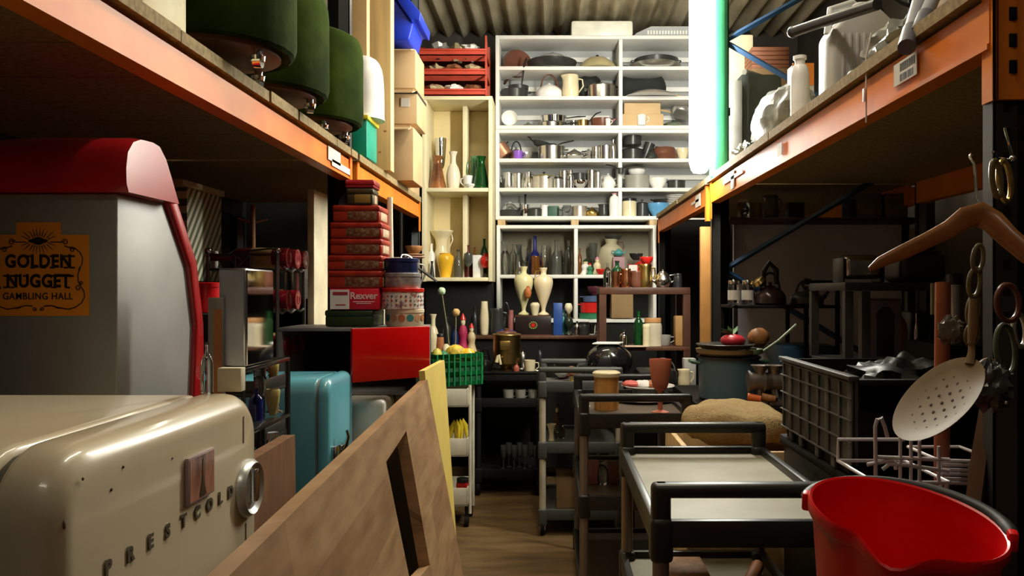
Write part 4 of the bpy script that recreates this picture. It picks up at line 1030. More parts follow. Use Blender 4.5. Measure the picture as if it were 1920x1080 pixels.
MB().box(-.713, -.664, 1.7135, 1.7158, 1.23, 1.434).build('front_pane', M('silvered_panel', (.5, .53, .6), .25, .3, .25, 6), t, world=True)
t = thing('display_stand', 'black tiered stand behind the cream fridge with the mirrored cabinet on top', 'stand', (-.73, 1.82, 0))
for z in (.45, .79, .94, 1.085, 1.224): MB().box(-.728, -.657, 1.705, 2.0, z-.010, z, r=.002).build('tier', M('smoked_acrylic', (.02, .02, .018), .15), t, world=True)
for x in (-.723, -.662):
    for y in (1.71, 1.995): MB().cyl((x, y, 0), (x, y, 1.214), .005, n=8).build('upright', blackp, t, world=True)
for x, y, z, wd, hg, kd, m, lb in ((-.70, 1.885, 1.085, .032, .075, 'bottle', bglass, 'squat dark blue bottle under the mirrored cabinet'), (-.685, 1.955, 1.085, .035, .06, 'bowl', M('straw_glass', (.5, .42, .15), .2), 'small yellow and clear dish under the mirrored cabinet'),
      (-.72, 1.965, 1.085, .03, .09, 'goblet', glass, 'clear wine glass behind the small yellow dish'), (-.69, 1.80, .94, .04, .09, 'cup', glass, 'glass mug on the third tier of the black stand'), (-.69, 1.90, .94, .05, .05, 'bowl', sglass, 'smoky glass bowl on the third tier of the black stand'),
      (-.69, 1.97, .94, .03, .1, 'jar', glass, 'clear jar at the end of the third tier'), (-.69, 1.88, .79, .04, .09, 'vase', sglass, 'smoky vase on the lower tier of the black stand'), (-.685, 1.96, .79, .04, .08, 'cup', glass, 'clear tumbler on the lower tier of the black stand')):
    put(kd, 0, y, z+.001, wd, hg, m, lb, group='glassware on the black tiered stand', X=x, metric=True)
t = thing('picture_frame', 'upright dark picture frame with an orange edge left of the mirrored cabinet', 'picture frame', (PX(410, 1.72), 1.7, 1.0855))
x0 = PX(397, 1.72); x1 = PX(425, 1.72)
MB().box(x0, x1, 1.70, 1.715, 1.15, PZ(558, 1.7), r=.002).build('frame', M('worn_silver_wood', (.3, .28, .25), .4, .4), t, world=True)
MB().box(x0+.014, x1-.002, 1.696, 1.70, 1.16, PZ(580, 1.7)).build('panel', rust, t, world=True)
MB().box(x0-.01, x1+.004, 1.66, 1.703, 1.05, 1.15, r=.003).build('base', blackm, t, world=True)
t = thing('wooden_block', 'dark block holding up the picture frame', 'block', (PX(410, 1.7), 1.68, 0)); MB().box(x0-.01, x1+.004, 1.66, 1.703, 0, 1.049).build('block', blackm, t, world=True)
put('bottle', 388, 1.30, 1.224, 22, 95, glass, 'clear glass bottle on the far edge of the cream fridge', shoulder=.6, cap=1, m2=chrome)
t = put('box', 434, 1.335, 1.2225, 44, 44, M('cream_card', (.75, .68, .48), .8), 'blank cream card block on top of the cream fridge', d=.02, r=.001)
# red cup behind the machine
t = put('canister', 386, 2.6, 1.32, 56, 56, redp, 'glossy red plastic beaker with a wide rim beside the slot machine', m2=redp, name='beaker', cat='beaker')
t = thing('crate_stack', 'dark crate stack under the red beaker', 'crate', (-1.18, 2.6, 0))
MB().box(-1.3, -1.0, 2.45, 2.49+.25, 1.125, 1.318, r=.004).build('body', blackm, t, world=True)
MB().box(-1.6, -1.22, 2.45, 2.75, 0, 1.12, r=.004).build('lower_crate', blackm, t, world=True)

# ------------------------------------------------------------------ wine rack with lying bottles
wr = M('wrought_iron_grey', (.12, .11, .10), .4, .5)
t = thing('wine_rack', 'grey wrought iron wine rack above the pale blue fridge', 'wine rack', (-1.16, 3.15, 1.0))
xa, xb = -1.294, -1.034; ya, yb = 3.0, 3.32
zr = [.985, 1.135, 1.31, 1.47]
for x in (xa, xb):
    for y in (ya, yb):
        MB().cyl((x, y, .93), (x, y, 1.53), .0075, n=8).build('post', wr, t, world=True)
        MB().ball((x, y, 1.54), .013, 10).build('finial', chrome, t, world=True)
for z in zr:
    mb = MB()
    for y in (ya, yb): mb.cyl((xa, y, z), (xb, y, z), .005, n=6)
    for x in (xa, xb): mb.tube([(x, ya+(yb-ya)*i/12, z+.006*math.cos(i*PI*.5)) for i in range(13)], .005, 6)
    mb.build('rail', wr, t, world=True)
mb = MB().cyl((xa, ya, 1.525), (xb, ya, 1.525), .005, n=6)
xm = (xa+xb)/2
for dx in (-.028, .028): mb.cyl((xm+dx, ya, 1.47), (xm+dx, ya, 1.525), .004, n=6)
mb.cyl((xm-.028, ya, 1.47), (xm+.028, ya, 1.525), .003, n=6).cyl((xm+.028, ya, 1.47), (xm-.028, ya, 1.525), .003, n=6)
mb.tube([(xm-.03, ya, 1.525), (xm+.03, ya, 1.54), (xb-.03, ya, 1.548), (xb, ya, 1.545)], .004, 6)
mb.build('cross_panel', wr, t, world=True)
wine = M('dark_red_bottle', (.2, .008, .015), .12, coat=.8)
names = ['nearest', 'middle', 'rearmost']
rows_ = ['top', 'second', 'third']
for ri, z in enumerate((1.47, 1.31, 1.135)):
    for ci in range(3 if ri != 1 else 2):
        y = ya+.05+ci*.105
        b = thing('wine_bottle', 'dark red bottle lying on the %s row of the wine rack, %s' % (rows_[ri], names[ci]), 'bottle', (xa-.02+.0, y, z+.045), 0, 'bottles lying in the wine rack', rot=(0, R(90), 0))
        MB().lathe(cr([(0, .31), (.034, .308), (.038, .29), (.038, .13), (.03, .1), (.014, .07), (.013, .012), (.015, .01), (.015, 0), (0, 0)], 2), 20).build('body', wine, b)
        MB().lathe([(.0385, .17), (.0388, .171), (.0388, .25), (.0385, .251)], 20).build('label', M('bottle_label', (.45, .3, .12), .5), b)
t = thing('side_cabinet', 'dark cabinet under the wine rack behind the pale blue fridge', 'cabinet', (-1.2, 3.15, 0))
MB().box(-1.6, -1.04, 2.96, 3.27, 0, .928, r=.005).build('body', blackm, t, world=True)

# striped box, candle, mug tree, pot, cream panel behind
stripe = wave_mat('green_white_stripes', (.12, .15, .07), (.8, .77, .6), 8.5, rot=(R(38), 0, 0), rough=.5, sharp=(.42, .58))
t = thing('striped_box', 'box with diagonal green and white stripes behind the slot machine', 'box', (-1.6, 3.45, 1.43))
MB().box(-1.72, -1.5, 3.28, 3.62, 1.43, 1.815, r=.003).build('body', stripe, t, world=True)
MB().box(-1.735, -1.49, 3.22, 3.63, 1.815, 1.84, r=.002).build('lid', M('lid_cream', (.62, .57, .36), .6), t, world=True)
t = thing('box_pile', 'dark trunk under the striped box', 'trunk', (-1.6, 3.5, 0)); MB().box(-1.82, -1.45, 3.42, 3.8, 0, 1.427, r=.01).build('body', blackm, t, world=True)
put('canister', 376, 3.18, 1.475, 12, 34, paper, 'white candle standing at the left end of the wine rack', m2=paper, name='candle', cat='candle', X=-1.345)
t = thing('mug_tree', 'bare wooden mug tree in the dark behind the wine rack', 'mug tree', (PX(474, 3.9), 3.9, 1.36))
MB().cyl((0, 0, .0), (0, 0, .45), .014, .012).build('stem', woodm, t)
MB().cyl((0, 0, -.01), (0, 0, .0), .07).build('base', woodm, t)
for z, a in ((.18, 0), (.18, PI), (.36, .3), (.36, PI+.3)): MB().cyl((0, 0, z), (.07*math.cos(a), .07*math.sin(a), z+.02), .006, n=8).build('peg', woodm, t)
put('canister', 560, 3.9, 1.36, 52, 58, steel, 'tall steel pot in the dark behind the wine rack', m2=steel, name='cooking_pot', cat='pot', ).location.z = 1.40
t = thing('storage_shelf', 'dark shelf carrying the mug tree and steel pot', 'shelf unit', (-1.4, 3.95, 0))
MB().box(-1.9, -1.15, 3.86, 4.2, 1.33, 1.349).build('shelf_board', blackm, t, world=True)
t2 = MB().box(-1.9, -1.15, 3.87, 4.2, 0, 1.328).build('lower_body', blackm, t, world=True)
for o in bpy.data.objects:
    if o.name == 'cooking_pot': o.location.z = 1.351
t = thing('panel', 'tall cream board with a rounded shadow standing under the left rack', 'board', (-1.075, 3.7, 0))
MB().box(-1.09, -1.06, 3.55, 3.84, 0, 1.84, r=.003).build('board', M('cream_board', (.78, .7, .48), .6), t, world=True)

# ------------------------------------------------------------------ cabinet with the open red door, tins on top
CXT = PZ(613, 3.03)-.001
t = thing('wall_cabinet', 'dark open cabinet with a glossy red door ajar beneath the tin stacks', 'cabinet', (-.75, 3.13, 1.0))
cg = M('grey_cabinet_metal', (.25, .24, .23), .45, .2)
x0, x1, y0, y1, z0 = -1.03, -.50, 2.995, 3.275, 1.0
MB().box(x0, x1, y0, y1, CXT-.014, CXT, r=.002).build('top_panel', cg, t, world=True)
MB().box(x0, x1, y0, y1, z0, z0+.014).build('bottom_panel', cg, t, world=True)
MB().box(x0, x0+.014, y0, y1, z0+.015, CXT-.015).build('side_panel', cg, t, world=True)
MB().box(x1-.014, x1, y0, y1, z0+.015, CXT-.015).build('side_panel', cg, t, world=True)
MB().box(x0, x1, y1-.01, y1+.0, z0+.015, CXT-.015).build('back_panel', blackm, t, world=True)
redd = M('glossy_red_door', (.75, .004, .004), .25, coat=.5, var=.03)
pa = Vector((PX(661, 2.78), 2.78)); pb = Vector((PX(806, 2.985), 2.985)); nn = Vector((-(pb-pa).y, (pb-pa).x)).normalized()*.016
MB().prism([tuple(pa), tuple(pb), tuple(pb+nn), tuple(pa+nn)], PZ(718, 2.78), CXT+.006, 'Z', r=.002).build('door', redd, t, world=True)
t = thing('washing_machine', 'pale grey appliance with a smooth front below the red door', 'appliance', (-.68, 3.15, 0))
MB().box(-.765, -.606, 2.87, 3.275, .0, .998, r=.02, seg=4).build('body', M('pale_grey_enamel', (.62, .6, .54), .35), t, world=True)
t = thing('drawer_unit', 'dark drawer unit under the open cabinet', 'drawer unit', (-.9, 3.15, 0))
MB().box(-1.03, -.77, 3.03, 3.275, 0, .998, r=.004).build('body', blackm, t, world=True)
t = thing('crate', 'mauve grey crate tucked behind the yellow board', 'crate', (-.53, 3.15, 0))
MB().box(-.603, -.47, 3.05, 3.275, 0, .998, r=.005).build('body', M('mauve_grey', (.42, .28, .27), .6), t, world=True)

ZT = CXT+.001
tred = M('red_tin_print', (.52, .05, .02), .35, .2, .25, 14, col2=(.3, .02, .01))
tcol = M('tin_motif', (.16, .05, .02), .4, .2, .3, 60, col2=(.26, .18, .1), sharp=(.45, .6))
Yt = 3.03
def rect_tin(x0, x1, py0, py1, label, body, dpt=.17, art=1, y=Yt, motif=tcol):
    z0 = PZ(py1, y); z1 = PZ(py0, y); xa = PX(x0, y); xb = PX(x1, y)
    t = thing('rectangular_tin', label, 'tin', ((xa+xb)/2, y+dpt/2, z0), 0, 'stack of rectangular tins on the cabinet')
    MB().box(xa+.002, xb-.002, y+.002, y+dpt-.002, z0+.0005, z1-.022, r=.008, seg=3).build('body', body, t, world=True)
    MB().box(xa, xb, y, y+dpt, z1-.026, z1-.0005, r=.009, seg=3).build('lid', body, t, world=True)
    if art:
        MB().box(xa+(xb-xa)*.32, xb-.012, y+.0012, y+.003, z0+.008, z0+(z1-z0)*.62, r=.0005).build('front_motif', motif, t, world=True)
        MB().box(xb-.003, xb-.0014, y+.03, y+dpt-.03, z0+.008, z0+(z1-z0)*.62, r=.0005).build('side_motif', M('side_motif_print', (.55, .35, .2), .4, var=.4, scale=50, col2=(.75, .65, .45)), t, world=True)
rect_tin(608, 700, 581, 613, 'dark green tin at the bottom of the rectangular stack', M('dark_green_tin', (.02, .045, .015), .4, .2), art=0, dpt=.2)
t = thing('carton', 'red and white carton with lettering near the bottom of the tin stack', 'carton', (PX(662, Yt), Yt+.08, PZ(580.5, Yt)))
xa, xb = PX(618, Yt), PX(710, Yt); z0, z1 = PZ(580.5, Yt), PZ(541, Yt)
MB().box(xa, xb, Yt, Yt+.17, z0, z1, r=.002).build('body', M('carton_red', (.6, .01, .03), .4), t, world=True)
wp_ = MB().box(xa+.002, PX(655, Yt), Yt-.001, Yt+.001, z0+.002, z1-.004).build('white_panel', paper, t, world=True)
MB().box(xa+.012, PX(652, Yt), Yt-.0018, Yt-.0008, z0+.055, z0+.067).box(xa+.022, PX(648, Yt), Yt-.0018, Yt-.0008, z0+.016, z0+.02).build('panel_print', M('carton_print', (.4, .03, .05), .5), wp_, world=True)
ob = text_mesh('Rexver', .036, 'lettering', M('pale_print', (.85, .6, .6), .5), t, (0, 0, 0), (R(90), 0, 0), ext=.0004, bold=.001)
ob.location = Vector((PX(682, Yt), Yt-.0012, PZ(555, Yt)))-Vector(t.location)
MB().box(PX(662, Yt), PX(702, Yt), Yt-.0012, Yt-.0004, PZ(566.5, Yt), PZ(565, Yt)).box(PX(668, Yt), PX(696, Yt), Yt-.0012, Yt-.0004, PZ(569.5, Yt), PZ(568.2, Yt)).build('small_print', ob.data.materials[0], t, world=True)
for i, (x0, x1, a, b) in enumerate(((613, 716, 507, 541), (613, 716, 478, 507), (617, 716, 447, 478), (617, 716, 416, 447), (622, 712, 384, 416))):
    rect_tin(x0, x1, a, b, 'red biscuit tin with printed motif, ' + ['lowest of the five red ones', 'second red one from the bottom', 'middle of the five red ones', 'fourth red one from the bottom', 'highest of the five red ones'][i], tred, dpt=.17)
rect_tin(648, 700, 352, 384, 'small dark olive tin above the red biscuit tins', M('dark_olive_tin', (.06, .05, .02), .4, .3), dpt=.1, motif=M('gold_motif', (.3, .2, .05), .4, .3))
rect_tin(646, 702, 336, 352, 'low tin with crimson lid topping the rectangular stack', M('crimson_tin', (.35, .01, .02), .35, .2), dpt=.11, art=0)
# round tins
Yr = 3.05
motif = M('printed_band', (.8, .76, .66), .35, var=.1, scale=45, col2=(.35, .2, .2), sharp=(.55, .62))
for px0, px1, a, b, m, m2, lb in ((722, 791, 580, 612.6, M('cream_tin', (.8, .7, .5), .35), None, 'cream round tin with painted pictures, bottom of the round stack'),
        (713, 791, 541, 580, motif, rede, 'white round tin with rows of little prints and red rim'),
        (719, 785, 512, 541, M('silver_print_tin', (.5, .5, .5), .3, .5, .3, 40), None, 'silver patterned round tin under the navy one'),
        (720, 780, 484, 512, navy, navy, 'navy blue round tin topping the round stack')):
    t = put('tinround', (px0+px1)/2+3, Yr+.05, PZ(b, Yr)+.0005, px1-px0, b-a-.3, m, lb, group='stack of round tins on the cabinet', m2=m2)
    if 'pictures' in lb or 'rows' in lb:
        wd = (px1-px0)*(Yr+.05)/F0/2+.0012; hh = (b-a)*(Yr)/F0
        mb = MB()
        n_, lv = (7, [(.5, .02)]) if 'pictures' in lb else (14, [(.22, .006), (.42, .006), (.62, .006)])
        cm = [rust, teal, M('tan_print', (.45, .25, .12), .5)] if n_ == 7 else [M('print_red', (.45, .08, .08), .5), M('print_ink', (.12, .12, .18), .5), M('print_grey', (.45, .42, .42), .5)]
        for q in range(3):
            mb = MB()
            for i in range(n_):
                for li, (fz, rr) in enumerate(lv):
                    if (i+li) % 3 != q: continue
                    a_ = PI+PI*(i+.5)/n_
                    T = Matrix.Translation((wd*math.cos(a_), wd*math.sin(a_), hh*fz)) @ Matrix.Rotation(a_, 4, 'Z') @ Matrix.Rotation(PI/2, 4, 'Y')
                    mb.lathe([(0, .0006), (rr*.7, .0006), (rr*.7, -.001)], 10, T=T)
            mb.build('printed_pattern', cm[q], t)
g = 'kitchen clutter behind the tin stacks'
put('vase', 731, 3.225, ZT, 14, 235, M('ivory_stick', (.85, .78, .6), .3), 'very tall slender ivory candlestick between the two tin stacks', prof='tall', group=g, name='candlestick', cat='candlestick')
put('bottle', 716, 3.245, ZT, 14, 190, glass, 'tall clear glass jar behind the tin stacks', shoulder=.8, neck=.7, cap=1, m2=steel, group=g)
# far-bay shelf with clutter
t = thing('storage_shelf', 'shelf board under the far left rack bay crowded with metalware', 'shelf unit', (-1.2, 4.5, 0))
MB().box(-1.75, -.84, 4.25, 4.95, 1.36, 1.38).build('shelf_board', woodd, t, world=True)
for x in (-1.72, -.87):
    for y in (4.28, 4.92): MB().box(x-.02, x+.02, y-.02, y+.02, 0, 1.359).build('leg', woodd, t, world=True)
for kd, px, w_, h_, m, lb in (('pot', 745, 40, 44, steel, 'steel stock pot on the far left shelf behind the tins'), ('jug', 772, 34, 60, alu, 'aluminium jug on the far left shelf'),
                       ('box', 745, 22, 20, creamc, 'small cream carton lid on the steel stock pot'), ('plate', 775, 44, 4, M('pinkish_plate', (.6, .35, .28), .3), 'pink plate lowest in the far left pile'),
                       ('plate', 775, 42, 4, M('brown_plate', (.35, .2, .1), .3), 'brown plate second in the far left pile'), ('bowl', 776, 34, 14, woodm, 'wooden bowl on the far left plate pile')):
    dz = {'box': .135, 'plate': 0, 'bowl': .22}.get(kd, 0)
    if kd == 'plate': dz = .19 if 'lowest' in lb else .204
    put(kd, px, 4.45 if px < 760 else 4.6, 1.381+dz, w_, h_, m, lb, group=g)
put('saucepan', 758, 4.3, 1.53, 26, 14, chrome, 'chrome pan tilted on the far left shelf clutter', rot=(R(30), R(40), 0), group=g)
# ------------------------------------------------------------------ green velvet stools on the rack
velvet = M('dark_green_velvet', (.035, .06, .004), .9, 0, .3, 5, sheen=.0, col2=(.010, .022, .002), bump=.2, bscale=25, spec=.08)
stb = M('brown_stool_base', (.16, .07, .04), .5)
def stool(label, y, x=-.945, copy=None):
    t = thing('velvet_stool', label, 'stool', (x, y, LD+.001), 0, 'green velvet stools on the left rack')
    r = .205
    def fn(rr, z, a): return (rr*(1+.006*math.sin(a*22)) if .05 < z < .10 else rr), z
    MB().lathe([(0, .062), (r*.82, .061), (r*.92, .052), (r*.97, .06), (r, .085), (r, .31), (r*.985, .345), (r*.93, .377), (r*.8, .393), (r*.5, .397), (0, .397)], 64, fn=fn).build('seat', velvet, t)
    MB().lathe([(0, .045), (r*.78, .045), (r*.8, .048), (r*.8, .061), (0, .061)], 48).build('base', stb, t)
    for i in range(4):
        a = PI/4+i*PI/2+.35; cx, cy = r*.72*math.cos(a), r*.72*math.sin(a)
        c = MB().lathe([(0, .045), (.012, .045), (.012, .032), (.02, .03), (.018, .018), (0, .018)], 12, c=(cx, cy, 0)).build('castor', chrome, t)
        MB().cyl((cx-.01, cy, .018), (cx+.01, cy, .018), .0175, n=14).build('wheel', chrome, c)
    return t
s0 = stool('dark green velvet stool nearest the camera on the left rack', 2.14)
copy_thing(s0, (-.94, 2.60, LD+.001), .5, 'dark green velvet stool in the middle of the three on the left rack')
copy_thing(s0, (-.935, 3.055, LD+.001), 1.1, 'dark green velvet stool farthest back, its rounded top showing')
s0.location.x = -.90
t = put('box', 228, 1.76, LD, .296, .5, M('cream_panel', (.75, .68, .42), .6), 'cream box at the left end of the rack before the velvet stools', d=.2, X=-1.0, metric=True)

# ------------------------------------------------------------------ far left rack bay, upper level
pine = M('pine_post', (.72, .55, .27), .6, 0, .15, 3, stretch=(8, 8, .6))
t = thing('timber_post', 'tall pale pine plank standing on the far left rack bay', 'plank', (PX(712, 3.9), 3.9, LD))
MB().box(PX(690, 3.85), PX(733, 3.85), 3.85, 3.93, LD+.001, 3.5, r=.004).build('plank', pine, t, world=True)
mb = MB()
for a, b in ((700, 238), (722, 246), (712, 285)): mb.ball((PX(a, 3.85), 3.85, PZ(b, 3.85)), (.008, .002, .005), 8)
mb.build('knots', woodm, t, world=True)
MB().box(PX(655, 3.7), PX(688, 3.7), 3.70, 3.76, LD+.001, 3.5, r=.004).build('plank', M('carton_board', (.68, .47, .22), .75), None, world=True, label='tan upright cardboard sheet beside the pine plank', cat='cardboard sheet')
t = thing('crate', 'emerald green plastic crate beside the farthest velvet stool', 'crate', (PX(680, 3.55), 3.55, LD))
mb = MB().box(PX(664, 3.5), PX(692, 3.5), 3.46, 3.66, LD+.001, 2.13, r=.008)
mb.build('body', M('emerald_plastic', (.01, .36, .24), .35), t, world=True)
MB().box(PX(662, 3.5), PX(695, 3.5), 3.45, 3.67, 2.131, 2.15, r=.004).build('lid', M('yellow_lid', (.8, .65, .03), .4), t, world=True)
t = thing('lampshade', 'white rounded lampshade above the emerald crate', 'lampshade', (PX(680, 3.58), 3.58, 2.151))
MB().lathe(cr([(0, 0), (.09, 0), (.095, .02), (.09, .2), (.06, .27), (0, .29)], 3), 28).build('shade', whitep, t)
for i, (x0, x1, a, b, y, lb, m) in enumerate(((700, 775, 238, 345, 4.2, 'tan carton on the deck of the far left bay, front one', card), (733, 770, 265, 345, 4.6, 'smaller tan carton behind the front carton', card),
       (705, 782, 170, 232, 4.35, 'tan carton with white label and dark strap, far left bay', card), (715, 779, 92, 165, 4.45, 'upper tan carton under the royal blue bin', card), (655, 705, -20, 60, 4.3, 'carton with open flaps at the top of the left rack', cardd))):
    z0 = {0: LD+.001, 1: LD+.001}.get(i, PZ(b, y))
    t = thing('carton', lb, 'carton', (PX((x0+x1)/2, y), y+.15, z0), 0, 'cartons piled on the far left rack bay')
    MB().box(PX(x0, y), PX(x1, y), y, y+.3, z0, PZ(a, y), r=.004).build('body', m, t, world=True)
    zz = PZ(a, y)
    MB().prism([(y, zz), (y-.10, zz-.03), (y-.10, zz-.036), (y, zz-.006)], PX(x0+3, y), PX(x1-3, y), 'X').build('flap', m, t, world=True)
    if i == 2:
        MB().box(PX(752, y), PX(768, y), y-.002, y-.0005, PZ(200, y), PZ(184, y)).build('label', paper, t, world=True)
        MB().box(PX(x0, y)-.002, PX(x1, y)+.002, y-.004, y+.304, PZ(176, y), PZ(171, y)).build('strap', blackp, t, world=True)
# filler cartons between the piles keep them resting on one another
for z0, z1, y, lb in ((PZ(238, 4.2)+.001, PZ(232, 4.35)-.001, 4.36, 'thin carton sheet between two tan cartons'), (PZ(170, 4.35)+.001, PZ(165, 4.45)-.001, 4.46, 'thin carton sheet under the upper tan carton')):
    MB().box(-.95, -.78, y, y+.2, min(z0, z1), max(z0, z1)).build('cardboard_sheet', card, None, world=True, label=lb, cat='cardboard sheet')
royal = M('royal_blue_plastic', (.01, .04, .55), .35)
t = thing('storage_bin', 'royal blue plastic bin with a pink strap on top of the cartons', 'bin', (PX(755, 4.4), 4.5, PZ(92, 4.45)))
pz = PZ(92, 4.45)
def bp(L): return [(PX(a, 4.5)-PX(755, 4.4), PZ(b, 4.5)-pz+.004) for a, b in L]
MB().prism(bp([(735, 92), (775, 91), (784, 60), (742, 6), (735, -40), (708, -40)]), -.14, .16, 'Y', r=.012).build('body', royal, t)
MB().prism(bp([(738, -4), (750, -12), (798, 44), (796, 60), (785, 56), (781, 60)]), -.165, .18, 'Y', r=.006).build('rim', royal, t)
MB().tube([(bp([(728, 60)])[0][0], -.15, bp([(728, 60)])[0][1]), (bp([(735, 28)])[0][0], -.155, bp([(735, 28)])[0][1]), (bp([(744, -10)])[0][0], -.175, bp([(744, -10)])[0][1])], .007, 6).build('strap', M('pink_strap', (.8, .1, .35), .5), t)

MB().box(-2.15, -.97, 5.12, 5.15, 0, 1.96).build('shade_sheet', M('shade_board', (.02, .017, .015), .8), None, world=True, label='added dark sheet standing in for shade under the far left rack', cat='board')  # added sheet, its dark colour stands in for shade under the rack
# ------------------------------------------------------------------ serving trolleys
taupe = M('taupe_tube', (.2, .16, .14), .35, .4, .08)
trayg = M('worn_beige_tray', (.25, .225, .15), .5, 0, .15, 6, .04, 40, col2=(.19, .17, .105))
def trolley(x0, y0, wd, ln, label, fr, post, surf, surf2=None, zs=(.875, .53, .15), hz=.956, beige_low=True):
    x1, y1 = x0+wd, y0+ln
    t = thing('serving_trolley', label, 'trolley', ((x0+x1)/2, (y0+y1)/2, 0), 0, 'three-tier serving trolleys')
    P = [(x0+.022, y0+.022), (x1-.022, y0+.022), (x0+.022, y1-.022), (x1-.022, y1-.022)]
    for x, y in P:
        MB().cyl((x, y, .10), (x, y, zs[0]-.05), .019, n=16).build('post', post, t, world=True)
        c = MB().box(x-.014, x+.014, y-.02, y+.02, .085, .10, r=.004).box(x-.016, x-.012, y-.012, y+.03, .03, .09).box(x+.012, x+.016, y-.012, y+.03, .03, .09).build('castor', blackm if fr is not greyp else alu, t, world=True)
        MB().cyl((x-.011, y+.012, .047), (x+.011, y+.012, .047), .047, n=22).build('wheel', blackm, c, world=True)
    for i, z in enumerate(zs):
        mb = MB()
        lo = z-.062
        mb.box(x0+.03, x1-.03, y0, y0+.022, lo, z, r=.005).box(x0+.03, x1-.03, y1-.022, y1, lo, z, r=.005)
        mb.box(x0, x0+.022, y0+.03, y1-.03, lo, z, r=.005).box(x1-.022, x1, y0+.03, y1-.03, lo, z, r=.005)
        for x, y in P: mb.box(x-.026, x+.026, y-.026, y+.026, lo-.035, z+.004, r=.012, seg=3)
        k = mb.build('tray', fr, t, world=True)
        MB().box(x0+.02, x1-.02, y0+.02, y1-.02, z-.030, z-.022).build('tray_surface', surf if i == 0 else (surf2 or surf), k, world=True)
    for y, ya in ((y0, y0+.022), (y1, y1-.022)):
        mb = MB()
        for x in (P[0][0], P[1][0]): mb.box(x-.022, x+.022, ya-.02, ya+.02, zs[0]-.01, hz, r=.012, seg=3)
        mb.box(x0, x1, ya-.022, ya+.022, hz-.034, hz, r=.013, seg=3)
        mb.build('handle', fr, t, world=True)
    return t
tc = trolley(.222, 1.79, .478, .87, 'nearest charcoal serving trolley with an empty beige top tray', darkp, taupe, trayg)
tb = trolley(.108, 3.35, .478, .84, 'middle black serving trolley carrying the wooden jar and terracotta goblet', blackp, taupe, M('brown_tray', (.09, .065, .045), .4))
ta = trolley(-.082, 4.53, .478, .60, 'farthest grey serving trolley with pale posts and loaded top', greyp, M('pale_tube', (.62, .56, .43), .35, .2), M('grey_tray', (.1, .1, .09), .5))
# black trolley under the urn
tk = trolley(-.53, 5.42, .46, .42, 'black low trolley with brass urn on top at the end of the aisle', blackm, blackm, blackm, zs=(.84, .66, .18), hz=.842)
# things on the nearest trolley, lower tier
MB().tube([(.50, 2.2, .516), (.64, 2.5, .53)], .02, 10).build('wooden_stick', rust, None, world=True, label='short wooden rod on the second tier of the nearest trolley', cat='stick')
MB().box(.33, .46, 2.3, 2.5, .509, .56, r=.004).build('wood_offcut', woodm, None, world=True, label='wood offcut on the second tier of the nearest trolley', cat='wood offcut')
# things on the middle trolley
ZB = .854
t = put('canister', 1137, 3.62, ZB, 46, 72, M('amber_wood', (.5, .24, .06), .35, 0, .2, 5, stretch=(10, 10, 1)), 'amber wooden jar with an ivory lid on the middle trolley', name='wooden_jar', cat='jar', m2=creamc)
r_ = 46*3.62/F0/2
MB().lathe([(r_*.9, .148), (r_*1.13, .15), (r_*1.15, .165), (r_*1.05, .17), (r_*.9, .17)], 26).build('rim_band', creamc, t)
t = put('plate', 1208, 3.85, ZB, 106, 5, M('grey_plate', (.5, .48, .42), .25), 'oval grey plate lowest on the middle trolley'); t.scale = (1, .75, 1)
t = put('plate', 1215, 3.95, ZB+.055, 100, 5, whitec, 'white platter raised behind the oval grey plate')
MB().lathe([(0, 0), (.07, 0), (.08, .052), (0, .052)], 22, c=(PX(1215, 3.95), 3.95, ZB+.0012)).build('bowl', nonst, None, world=True, label='dark bowl under the white platter on the middle trolley', cat='bowl')
for i, (px, m, lb) in enumerate(((1183, M('salmon_red', (.6, .12, .1), .5), 'folded salmon red napkin on the white platter'), (1205, paper, 'white folded napkin on the white platter'), (1225, rust, 'orange brown napkin roll on the white platter'))):
    MB().ball((PX(px, 3.93), 3.93, ZB+.078), (.045, .05, .018), 12, nz=.4, seed=i).build('napkin', m, None, world=True, label=lb, cat='napkin')
put('goblet', 1238, 3.50, ZB, 42, 98, terrac, 'tall terracotta goblet at the near right of the middle trolley', m2=terrac)
t = thing('egg_rack', 'row of small white pegs on the left edge of the middle trolley', 'rack', (PX(1096, 3.5), 3.52, ZB+.024))
mb = MB()
for i in range(3): mb.lathe([(0, 0), (.008, 0), (.007, .03), (0, .042)], 10, c=(-.016+i*.016, 0, .006))
MB().box(-.028, .028, -.012, .012, 0, .006, r=.002).build('base', whitec, t); mb.build('pegs', whitec, t)
for px, m, lb, h in ((1112, M('mauve_box', (.25, .1, .1), .5), 'mauve carton on the second tier of the middle trolley', 34), (1128, glass, 'clear bottle on the second tier of the middle trolley', 34), (1150, woodd, 'dark wooden block on the second tier of the middle trolley', 32)):
    put('box' if m is not glass else 'bottle', px, 3.65, .509, 22, h*1.3, m, lb, group='things on the second tier of the middle trolley')
# white pole
t = thing('walking_stick', 'slim white pole with black ends leaning between two trolleys', 'pole', (PX(1080, 4.3), 4.3, 0))
MB().tube([(.0, 0, .02), (.012, .05, .9)], .011, 10).build('shaft', whitep, t); MB().cyl((0, 0, 0), (0, .001, .03), .015).build('ferrule', blackp, t); MB().cyl((.012, .05, .895), (.012, .05, .93), .013).build('grip', blackp, t)
